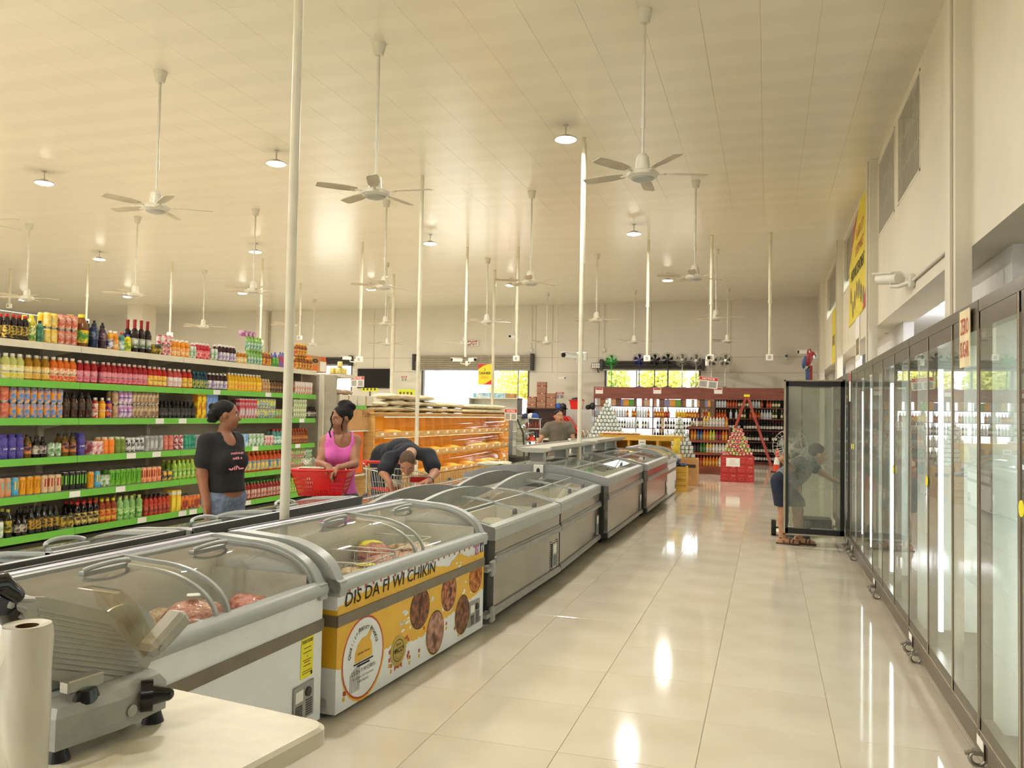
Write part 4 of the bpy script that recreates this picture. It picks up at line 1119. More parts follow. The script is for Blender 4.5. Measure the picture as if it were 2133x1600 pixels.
def cooler(ys, label, open_first=False, led=()):
    y0, y1 = ys[0], ys[-1]; L = y1 - y0
    t = thing('glass_door_cooler', label, 'cooler', (XF, y0, 0), 0, 'upright glass-door coolers')
    sh = MB().box(.045, CD, 0, .03, .19, CH).box(.045, CD, L - .03, L, .19, CH).box(CD - .03, CD, 0, L, .19, CH).box(0, CD, 0, L, CH - .018, CH + .035, 1).box(.0, CD, 0, L, .17, .20, 1)
    sh.build('cabinet', ['cool_inner', 'cool_frame'], t)
    bs = MB().box(.03, CD, 0, L, .055, .175, 0).box(.022, .03, 0, L, .165, .175, 1).box(.024, .03, .02, .025, .06, .16, 2)
    bs = bs.build('base_plinth', ['cool_base', 'cool_alu', 'black'], t)
    MB().box(.026, .0305, .05, .16, .085, .15).build('label_plate', 'paper', bs)
    for k, (a, b) in enumerate(zip(ys, ys[1:])):
        if open_first and k == 0: continue
        cool_door(t, a - y0, b - y0)
    sf = MB()
    for z in (.55, .9, 1.25, 1.58):
        sf.box(.30, CD - .04, .04, L - .04, z, z + .004)
        for q in range(6): sf.box(.30 + q * .06, .304 + q * .06, .04, L - .04, z - .006, z)
    sf.build('shelf_rack', glass('shelf_wire', (246, 248, 244), .1, 1.2), t)
    for y in led:
        MB().cyl((.075, y - y0, .32), (.075, y - y0, 1.80), .013, n=8).build('led_tube', 'led_tube', t)
        l = bpy.data.lights.new('led_light', 'AREA'); l.shape = 'RECTANGLE'; l.size = .04; l.size_y = 1.5; l.energy = 9; l.color = (.92, .97, 1)
        lo = bpy.data.objects.new('led_light', l); COL.objects.link(lo); lo.parent = t; lo.location = (.095, y - y0, 1.06); lo.rotation_euler = (0, radians(-90), 0); l.size, l.size_y = 1.5, .04
    wh = MB()
    for y in (.12, L - .12):
        wh.tube([(.05, y, .03 + .03 * sin(a)) if False else (.02 + .03 * cos(a), y, .032 + .03 * sin(a)) for a in [k * pi / 6 for k in range(12)]], .009, 6, closed=True)
        wh.box(.0, .05, y - .02, y + .02, .05, .07).tube([(.0, y, .06), (-.03, y, .05)], .01, 6)
    wh.build('castor', 'steel', t)
    return t
YE = [2.15, 2.76, 3.385, 3.975]
cooler([2.15, 2.76, 3.38, 3.975], 'nearest glass-door cooler at the right edge of the picture', led=(3.45, 2.8))
cooler([3.985, 4.505, 5.145, 5.80], 'second glass-door cooler with the zero sugar sign', led=(4.03, 5.2))
cooler([5.81, 6.44, 7.07, 7.70], 'third glass-door cooler along the right wall', led=(7.1, 6.1))
cooler([7.71, 8.35, 9.0, 9.65], 'fourth glass-door cooler, its glass reflecting the open door', led=(8.4, 9.3))
cooler([9.66, 10.22], 'narrow glass-door cooler just before the open door', led=())
c5 = cooler([10.24, 10.86, 11.5, 12.1], 'far glass-door cooler whose door stands open', open_first=True, led=(10.9,))
# open door, swung square to the cooler
z0, z1 = .165, 1.945
od = MB().box(.0, .03, -.022, .022, z0, z1).box(.60, .645, -.022, .022, z0, z1).box(.0, .645, -.022, .022, z1 - .06, z1).box(.0, .645, -.022, .022, z0, z0 + .06)
od = od.build('open_door', 'black', c5); od.location = (.21 - XF, -.03, 0)
MB().box(-.022, .0, -.024, .022, z0 - .015, z1 + .015).box(-.022, .62, -.024, .022, z1, z1 + .015).box(-.022, .62, -.024, .022, z0 - .015, z0).build('edge_trim', 'cool_alu', od)
MB().box(.03, .605, -.004, .004, z0 + .06, z1 - .06).build('glass_pane', 'door_glass', od)
# drinks left on the shelves behind the far doors
mat('beer_green', (70, 130, 60), rough=.2); mat('beer_brown', (90, 56, 30), rough=.2)
bme = MB().lathe([(.03, 0), (.031, .01), (.031, .14), (.012, .19), (.012, .23)], 10).mesh('cooler_bottle', 'beer_green')
bme2 = MB().lathe([(.03, 0), (.031, .01), (.031, .14), (.012, .19), (.012, .23)], 10).mesh('cooler_bottle', 'sticker_yellow')
for z, me, nm, lv in ((.555, bme, 'green', 'lowest'), (.905, bme2, 'yellow', 'second')):
    for k in range(8): inst('cooler_bottle', me, (XF + .38, 10.36 + k * .09, z), nm + ' bottle on the %s rack of the cooler with the open door' % lv, 'bottle', nm + ' bottles in the open cooler')
# ZERO SUGAR sign and round stickers
mat('sign_cream', (232, 214, 170), rough=.5)
p = at_x(2010, 705, XF - .012)
t = thing('zero_sugar_sign', 'cream hanging sign reading ZERO SUGAR on a cooler door', 'sign', (XF - .010, p.y, p.z))
MB().box(-.004, .0, -.10, .10, -.13, .13).build('board', 'sign_cream', t)
MB().text('ZERO', (-.004, 0, .055), (0, -1, 0), (0, 0, 1), .075, 0, width=.16, bold=.02, lift=.001).text('SUGAR', (-.004, 0, -.05), (0, -1, 0), (0, 0, 1), .075, 0, width=.17, bold=.02, lift=.001).build('lettering', 'wrap_red', t)
for k, (px, py) in enumerate(((1932, 1002), (2130, 1060), (1862, 978), (1775, 930))):
    p = at_x(px, py, XF - .004)
    m = MB().cyl((0, 0, 0), (-.003, 0, 0), .03, n=16)
    one('round_sticker', m, 'sticker_yellow', 'yellow round sticker on %s' % ('the door edge of the second cooler', 'the nearest cooler door at the picture edge', 'the third cooler door edge', 'the farthest closed door edge')[k], 'sticker', 'door stickers', (XF - .0065, p.y, p.z))
p = at_x(1771, 806, XF - .004)
one('door_notice', MB().box(-.002, 0, -.09, .09, -.16, .16, 0).box(-.0025, -.002, -.08, .08, .06, .15, 1), ['paper', 'red_sign'], 'red and white paper notice stuck inside a far cooler door', 'notice', None, (XF - .006, p.y, p.z))
# ------------------------------------------------------------------ the drinks rack
mat('shelf_green', (112, 190, 70), rough=.3, var=.03); mat('shelf_white', (226, 218, 196), rough=.4, var=.03)
mat('rack_back', (176, 168, 150), rough=.6, var=.05); mat('rack_dark', (60, 54, 46), rough=.6)
mat('can_lid', (190, 190, 186), rough=.25, metal=.8)
GXF = -6.90; GXB = -7.42
SHZ = (2.095, 1.712, 1.338, .945, .58, .195)
SEC = (4.2, 5.32, 6.90, 8.49, 10.07, 11.64)
def gy(px): return at_x(px, 870, -6.97).y
gon = thing('drinks_rack', 'long supermarket rack of drinks with green shelf edges', 'rack', (GXF, 4.2, 0))
def G(mb, name, m, par=None): 
    mb2 = mb; mb2.v = [(v[0] - GXF, v[1] - 4.2, v[2]) for v in mb2.v]; return mb2.build(name, m, par or gon)
G(MB().box(GXB - .03, GXB, 4.2, 11.64, .02, 2.25), 'back_panel', 'rack_back')
for y in SEC: G(MB().box(GXB - .05, GXB + .03, y - .03, y + .03, 0, 2.26), 'upright', 'shelf_white')
G(MB().box(GXB, GXF - .03, 4.2, 11.64, 0, .13), 'plinth', 'rack_dark')
G(MB().box(GXB, GXF - .30, 11.66, 11.70, .02, 2.14).box(GXB - .06, GXB + .06, 11.64, 11.72, 0, 2.26), 'end_panel', 'rack_back')
for s, z in enumerate(SHZ):
    for a, b in zip(SEC, SEC[1:]):
        sh = G(MB().box(GXB, GXF - .012, a + .003, b - .003, z + .0, z + .025).prism([(GXB, z), (GXB, z - .10), (GXF - .1, z - .02), (GXF - .1, z)], a + .004, a + .012, 'y'), 'shelf', 'shelf_white')
        lp = MB().prism([(GXF - .015, z - .035), (GXF + .004, z - .035), (GXF - .002, z + .035), (GXF - .015, z + .035)], a + .003, b - .003, 'y')
        lp = G(lp, 'price_edge', 'shelf_white' if s == 0 else 'shelf_green', sh)
# price tags
tagm = MB().box(-.0015, .0015, -.07, .07, -.03, .03).mesh('price_tag', 'paper')
for s, px in ((2, 322), (2, 370), (3, 265), (3, 318), (4, 150), (4, 245), (5, 292), (5, 376), (5, 398), (1, 440), (1, 548), (1, 585), (2, 590), (3, 524), (3, 613), (2, 620), (5, 512), (4, 590)):
    piece('price_tag', tagm, gon, (.005, gy(px) - 4.2, SHZ[s] + .0))

def cm(c, rough=.4, **k): return mat('c_%d_%d_%d_%d' % (c[0], c[1], c[2], int(rough * 100)), c, rough, **k)
def lab(c, c2, scale=24.0, lo=.42, hi=.58, tex='NOISE'): return mat('l_%d_%d_%d_%d_%d_%d_%d' % (c + c2 + (int(scale),)), c, .4, col2=c2, scale=scale, lo=lo, hi=hi, tex=tex)
PRODUCT = {}
def product(key, shape, r, h, liq, label, cap, label2=None, text=None, tcol=(20, 20, 20), th=.02, vert=False, lscale=30, tz=None):
    mb = MB(); n = 12
    L = cm(liq, .12); B = lab(label, label2 or tuple(int(v * .72) for v in label), lscale); K = cm(cap, .35); T = cm(tcol, .5)
    if shape == 'bottle':
        mb.lathe([(r * .86, 0, 0), (r, .008, 0), (r, h * .10, 1), (r, h * .56, 0), (r * .94, h * .60, 0), (r, h * .66, 0), (r * .96, h * .74, 0), (r * .62, h * .84, 0), (r * .44, h * .89, 2), (r * .50, h * .90, 2), (r * .50, h * .985, 2), (r * .44, h, 2)], n)
        tzz = h * .33
    elif shape == 'slim':
        mb.lathe([(r * .85, 0, 0), (r, .008, 0), (r, h * .20, 1), (r, h * .60, 0), (r * .9, h * .68, 0), (r * .5, h * .80, 0), (r * .36, h * .9, 2), (r * .42, h * .905, 2), (r * .42, h, 2)], n); tzz = h * .4
    elif shape == 'wine':
        mb.lathe([(r * .9, 0, 0), (r, .006, 0), (r, h * .16, 1), (r, h * .44, 0), (r, h * .58, 0), (r * .8, h * .66, 0), (r * .38, h * .74, 2), (r * .36, h * .93, 2), (r * .40, h * .94, 2), (r * .40, h, 2)], n); tzz = h * .3
    elif shape == 'can':
        mb.lathe([(r * .80, 0, 2), (r * .86, .006, 2), (r, .016, 1), (r, h - .022, 1), (r * .84, h - .006, 2), (r * .86, h, 2), (r * .80, h - .001, 2)], n); tzz = h * .5; K = M_('can_lid')
    elif shape == 'topcan':                       # bottle-shaped can / wide lid
        mb.lathe([(r * .9, 0, 1), (r, .008, 1), (r, h * .80, 1), (r * .8, h * .87, 2), (r * .72, h * .88, 2), (r * .72, h * .99, 2), (r * .66, h, 2)], n); tzz = h * .45
    elif shape == 'jug':
        mb.lathe([(r * .9, 0, 0), (r, .012, 0), (r, h * .14, 1), (r, h * .52, 0), (r * 1.02, h * .60, 0), (r * .9, h * .72, 0), (r * .5, h * .86, 0), (r * .42, h * .90, 2), (r * .48, h * .905, 2), (r * .46, h, 2)], 14, square=.25); tzz = h * .33
    elif shape == 'square':
        mb.lathe([(r * .9, 0, 1), (r, .01, 1), (r, h * .72, 0), (r * .7, h * .82, 0), (r * .42, h * .88, 2), (r * .48, h * .89, 2), (r * .46, h, 2)], 12, square=.7); tzz = h * .4
    elif shape == 'sport':
        mb.lathe([(r * .8, 0, 0), (r, .02, 0), (r * .9, h * .16, 0), (r, h * .34, 1), (r, h * .62, 0), (r * .74, h * .76, 0), (r * .52, h * .80, 2), (r * .56, h * .81, 2), (r * .5, h * .90, 2), (r * .28, h * .92, 2), (r * .3, h, 2)], n); tzz = h * .45
    elif shape == 'carton':
        mb.box(-r, r, -r, r, 0, h, 1, .003); tzz = h * .5
        if cap != label: mb.box(-r * 1.01, r * 1.01, -r * 1.01, r * 1.01, h * .80, h * .93, 2)
    elif shape == 'pouch':
        mb.lathe([(r, 0, 1), (r * 1.08, h * .2, 1), (r * .95, h * .7, 1), (r * .7, h * .88, 1), (r * .3, h * .9, 2), (r * .3, h, 2)], n, sx=.6); tzz = h * .4
    if text:
        tz = tzz if tz is None else h * tz
        if shape in ('carton',): mb.text(text, (r, 0, tz), (0, 1, 0), (0, 0, 1), th, 3, width=r * 1.7, lift=.001)
        else: mb.ctext(text, r * (1.28 if shape == 'square' else 1.01), tz, th, 3, 0, vertical=vert)
    PRODUCT[key] = (mb.mesh(key, [L, B, K, T]), r * (1.25 if shape in ('square',) else 1.0), h)
P = product
P('malt', 'bottle', .034, .235, (32, 18, 14), (206, 172, 70), (196, 40, 40), (24, 18, 14), lscale=40)
P('lemonjuice', 'bottle', .042, .255, (206, 190, 60), (232, 224, 150), (240, 220, 40), (90, 150, 60))
P('tealbox', 'square', .030, .21, (90, 150, 120), (110, 170, 130), (24, 50, 70), (60, 120, 90), 'TROPICAL', (30, 80, 60), .02, True)
P('goldcan', 'can', .033, .150, (0, 0, 0), (236, 190, 40), (200, 200, 200), (240, 220, 150), lscale=18)
P('peachcan', 'can', .033, .150, (0, 0, 0), (226, 190, 170), (200, 200, 200), (214, 96, 60), 'Frug', (190, 60, 40), .03)
P('redlidjar', 'topcan', .05, .30, (0, 0, 0), (196, 84, 84), (190, 30, 40), (230, 200, 190))
P('tea', 'jug', .066, .33, (120, 72, 30), (240, 200, 40), (240, 210, 40), (60, 140, 50), lscale=14)
P('bluesport', 'sport', .045, .285, (34, 50, 84), (24, 34, 60), (16, 16, 18), (110, 130, 160))
P('plumsport', 'sport', .045, .275, (66, 38, 52), (54, 30, 44), (16, 16, 18), (150, 120, 130))
P('whitejuice', 'bottle', .036, .205, (236, 170, 50), (240, 238, 230), (240, 240, 236), (70, 50, 120), lscale=16)
P('orangejuice', 'bottle', .036, .205, (240, 150, 40), (244, 150, 40), (240, 236, 226), (250, 220, 160), 'Ariz', (240, 240, 230), .022)
P('tealcan', 'bottle', .034, .20, (90, 150, 140), (120, 190, 170), (200, 60, 60), (240, 240, 240))
P('limebottle', 'bottle', .034, .19, (226, 210, 40), (236, 224, 60), (50, 90, 180), (120, 160, 60))
P('cordial', 'wine', .044, .36, (34, 14, 14), (214, 214, 196), (150, 20, 30), (90, 110, 90), lscale=20)
P('redcan', 'can', .032, .118, (0, 0, 0), (206, 40, 46), (200, 200, 200), (240, 236, 230), lscale=20)
P('blackcan', 'can', .032, .118, (0, 0, 0), (32, 30, 30), (200, 200, 200), (206, 176, 60), lscale=26)
P('whitecan', 'can', .032, .155, (0, 0, 0), (226, 228, 222), (200, 200, 200), (110, 160, 100), lscale=18)
P('pinkbottle', 'bottle', .033, .20, (200, 40, 60), (214, 40, 70), (230, 226, 220), (250, 180, 170), lscale=18)
P('purplewhite', 'bottle', .034, .215, (56, 24, 36), (236, 234, 230), (236, 234, 228), (150, 120, 180), lscale=22)
P('greenwhite', 'bottle', .030, .185, (150, 200, 120), (214, 230, 210), (150, 200, 60), (60, 140, 110), lscale=24)
P('ambersmall', 'bottle', .030, .16, (200, 130, 40), (232, 180, 60), (230, 226, 220), (250, 240, 200))
P('purplebox', 'carton', .045, .075, (0, 0, 0), (150, 60, 120), (150, 60, 120), (220, 180, 210), lscale=14)
P('bluepouch', 'pouch', .038, .22, (0, 0, 0), (60, 110, 200), (40, 60, 150), (190, 60, 80), lscale=12)
P('greenround', 'can', .036, .14, (0, 0, 0), (110, 180, 70), (120, 190, 80), (60, 120, 50), lscale=8)
P('nectarjar', 'bottle', .034, .19, (150, 80, 40), (226, 190, 60), (236, 190, 40), (180, 60, 50), lscale=20)
P('lemonade', 'bottle', .041, .245, (206, 206, 120), (240, 238, 214), (238, 234, 224), (236, 214, 60), 'OLDTYME', (60, 80, 90), .014)
P('amberade', 'bottle', .041, .245, (170, 120, 20), (244, 226, 170), (226, 216, 200), (236, 180, 40), 'OLDTYME', (60, 80, 90), .014)
P('orangeade', 'bottle', .041, .245, (224, 110, 30), (246, 230, 190), (236, 226, 216), (230, 90, 40), 'OLDTYME', (60, 80, 90), .014)
P('redade', 'bottle', .038, .235, (170, 26, 34), (236, 168, 176), (226, 196, 190), (226, 96, 120), 'OLDTYME', (60, 60, 80), .013)
P('redyellow', 'bottle', .038, .23, (196, 40, 30), (240, 180, 50), (226, 206, 190), (244, 216, 120), 'OLDTYME', (60, 60, 60), .012)
P('pinkade', 'bottle', .038, .225, (206, 80, 80), (240, 232, 226), (236, 216, 206), (240, 200, 196), 'OLDTYME', (60, 60, 80), .012)
P('darkteal', 'bottle', .036, .215, (20, 60, 70), (30, 90, 96), (30, 110, 140), (214, 200, 70), lscale=18)
P('yellowade', 'bottle', .034, .235, (236, 180, 30), (244, 214, 60), (236, 232, 224), (236, 140, 50), lscale=18)
P('tanmilk', 'bottle', .032, .19, (200, 160, 110), (214, 180, 130), (230, 220, 200), (170, 120, 80))
P('brownmilk', 'bottle', .032, .18, (120, 84, 50), (160, 120, 80), (50, 36, 28), (60, 40, 30))
P('whitecarton', 'carton', .034, .19, (0, 0, 0), (226, 222, 218), (226, 222, 218), (206, 120, 80), lscale=16)
P('coralcan', 'can', .034, .150, (0, 0, 0), (222, 130, 100), (200, 200, 200), (196, 90, 70))
P('peachblue', 'can', .034, .142, (0, 0, 0), (70, 140, 206), (200, 200, 200), (240, 160, 50), None, lscale=16)
P('darktea', 'sport', .040, .26, (70, 44, 30), (50, 34, 26), (20, 18, 18), (90, 70, 56))
P('redtea', 'square', .030, .215, (190, 50, 30), (206, 50, 36), (230, 226, 220), (240, 220, 200), 'Arizona', (240, 236, 226), .020)
P('orangetea', 'square', .030, .215, (240, 160, 30), (244, 166, 30), (240, 236, 230), (250, 190, 60), 'Arizona', (240, 236, 226), .020)
P('purpletea', 'square', .030, .215, (80, 40, 120), (90, 46, 130), (230, 230, 230), (230, 120, 40), 'Arizona', (240, 236, 226), .020)
P('tancan', 'can', .031, .142, (0, 0, 0), (206, 170, 130), (200, 200, 200), (180, 140, 100))
P('lilaccan', 'can', .032, .148, (0, 0, 0), (232, 222, 230), (200, 200, 200), (190, 120, 190), 'Milkis', (90, 60, 140), .02, lscale=14)
P('cocoacan', 'can', .027, .150, (0, 0, 0), (120, 80, 60), (200, 200, 200), (214, 190, 150), None, lscale=16)
P('blackbottle', 'slim', .031, .20, (18, 18, 18), (26, 26, 26), (20, 20, 20), (90, 86, 80), lscale=26)
P('yellowcarton', 'carton', .036, .15, (0, 0, 0), (240, 214, 30), (240, 214, 30), (206, 120, 30), lscale=12)
P('bluecarton', 'carton', .036, .15, (0, 0, 0), (90, 130, 200), (90, 130, 200), (150, 180, 220), lscale=10)
P('redsilver', 'carton', .030, .26, (0, 0, 0), (206, 206, 210), (206, 50, 60), (190, 60, 80), lscale=10)
P('bluefizz', 'can', .030, .135, (0, 0, 0), (50, 120, 180), (200, 200, 200), (230, 220, 80), 'Fizz', (240, 240, 240), .024, lscale=16)
P('pinkfizz', 'can', .030, .135, (0, 0, 0), (214, 70, 110), (200, 200, 200), (120, 200, 90), 'Fizz', (240, 240, 240), .024, lscale=16)
P('greencarton', 'carton', .028, .14, (0, 0, 0), (230, 226, 200), (230, 226, 200), (110, 150, 60), lscale=18)
P('darkglass', 'slim', .030, .18, (30, 20, 16), (60, 46, 36), (24, 20, 18), (214, 206, 190), lscale=20)
P('purplecan', 'topcan', .037, .205, (0, 0, 0), (66, 56, 140), (70, 60, 150), (90, 80, 160), 'JUMEX', (240, 240, 240), .018, tz=.42)
P('amberglass', 'slim', .034, .20, (110, 80, 20), (40, 34, 70), (30, 28, 26), (214, 130, 60))
P('greencan', 'can', .030, .125, (0, 0, 0), (90, 150, 70), (200, 200, 200), (226, 232, 220), lscale=18)
P('whitepink', 'carton', .032, .125, (0, 0, 0), (236, 220, 210), (236, 220, 210), (206, 90, 110), lscale=18)
P('orangecup', 'topcan', .035, .16, (0, 0, 0), (240, 130, 36), (236, 220, 190), (244, 150, 60))
P('greencup', 'topcan', .035, .16, (0, 0, 0), (110, 130, 50), (214, 226, 190), (130, 150, 60))
P('striped', 'can', .029, .155, (0, 0, 0), (40, 38, 40), (200, 200, 200), (226, 224, 224), 'RAZE', (240, 240, 240), .03, True, 30)
P('silver', 'can', .030, .165, (0, 0, 0), (206, 206, 204), (200, 200, 200), (150, 150, 150), lscale=12)
P('coral', 'can', .030, .165, (0, 0, 0), (226, 140, 120), (200, 200, 200), (206, 110, 96))
P('check', 'can', .030, .165, (0, 0, 0), (160, 40, 60), (200, 200, 200), (230, 220, 214), lscale=40)
P('mint', 'can', .030, .165, (0, 0, 0), (70, 180, 140), (200, 200, 200), (40, 140, 120), 'BANG', (24, 60, 60), .022, True)
P('whitebox', 'carton', .036, .15, (0, 0, 0), (226, 232, 232), (226, 232, 232), (110, 170, 90), lscale=14)
P('skybox', 'carton', .036, .15, (0, 0, 0), (80, 150, 220), (80, 150, 220), (226, 236, 240), lscale=8)
P('brownjuice', 'bottle', .033, .20, (140, 70, 30), (200, 130, 60), (190, 70, 40), (110, 50, 40))
P('clawblue', 'can', .033, .165, (0, 0, 0), (60, 150, 206), (200, 200, 200), (90, 180, 220), 'III', (240, 200, 60), .07, tz=.6)
P('claworange', 'can', .033, .165, (0, 0, 0), (226, 130, 60), (200, 200, 200), (206, 150, 110), 'III', (110, 190, 200), .07, tz=.6)
P('clawgold', 'can', .033, .165, (0, 0, 0), (236, 170, 24), (200, 200, 200), (226, 150, 20), 'III', (190, 120, 20), .07, tz=.6)
P('clawcream', 'can', .033, .165, (0, 0, 0), (226, 200, 160), (200, 200, 200), (214, 180, 140), 'III', (170, 50, 40), .07, tz=.6)
P('clawblack', 'can', .034, .175, (0, 0, 0), (18, 18, 18), (60, 60, 60), (28, 28, 28), 'III', (120, 200, 60), .08, tz=.6)
P('clawlime', 'can', .033, .165, (0, 0, 0), (130, 200, 50), (200, 200, 200), (100, 170, 40), 'III', (60, 130, 30), .07, tz=.6)
P('clawcoral', 'can', .033, .165, (0, 0, 0), (232, 130, 80), (200, 200, 200), (240, 170, 130), 'III', (160, 70, 40), .07, tz=.6)
P('shortyellow', 'can', .031, .11, (0, 0, 0), (230, 190, 40), (200, 200, 200), (60, 60, 90))
P('greentea', 'bottle', .033, .21, (150, 190, 60), (200, 220, 120), (206, 214, 80), (90, 150, 50), lscale=16)
P('bigorange', 'bottle', .042, .25, (206, 80, 30), (236, 200, 90), (236, 150, 50), (90, 140, 170), lscale=12)
P('ginger', 'slim', .034, .25, (40, 44, 20), (60, 66, 26), (190, 190, 60), (200, 180, 60))
P('maltgreen', 'slim', .036, .235, (26, 32, 20), (52, 50, 26), (30, 34, 24), (196, 150, 50), lscale=40)
P('colabottle', 'bottle', .034, .24, (24, 14, 12), (40, 26, 20), (206, 40, 44), (214, 190, 110), lscale=30)
P('ambertea', 'bottle', .036, .24, (150, 60, 24), (190, 60, 30), (226, 200, 60), (214, 180, 60))
P('palegreen', 'bottle', .036, .24, (150, 200, 120), (190, 226, 150), (206, 220, 120), (90, 160, 70))
P('redsplash', 'bottle', .030, .21, (196, 60, 40), (206, 90, 60), (60, 30, 26), (120, 40, 40))
P('lemoncarton', 'carton', .032, .24, (0, 0, 0), (240, 226, 80), (230, 230, 224), (236, 190, 40), lscale=8)
P('peachdark', 'can', .034, .165, (0, 0, 0), (120, 26, 46), (200, 200, 200), (236, 130, 50), lscale=12)
P('redgreen', 'bottle', .034, .23, (150, 40, 36), (206, 190, 170), (70, 140, 60), (170, 50, 46), lscale=22)
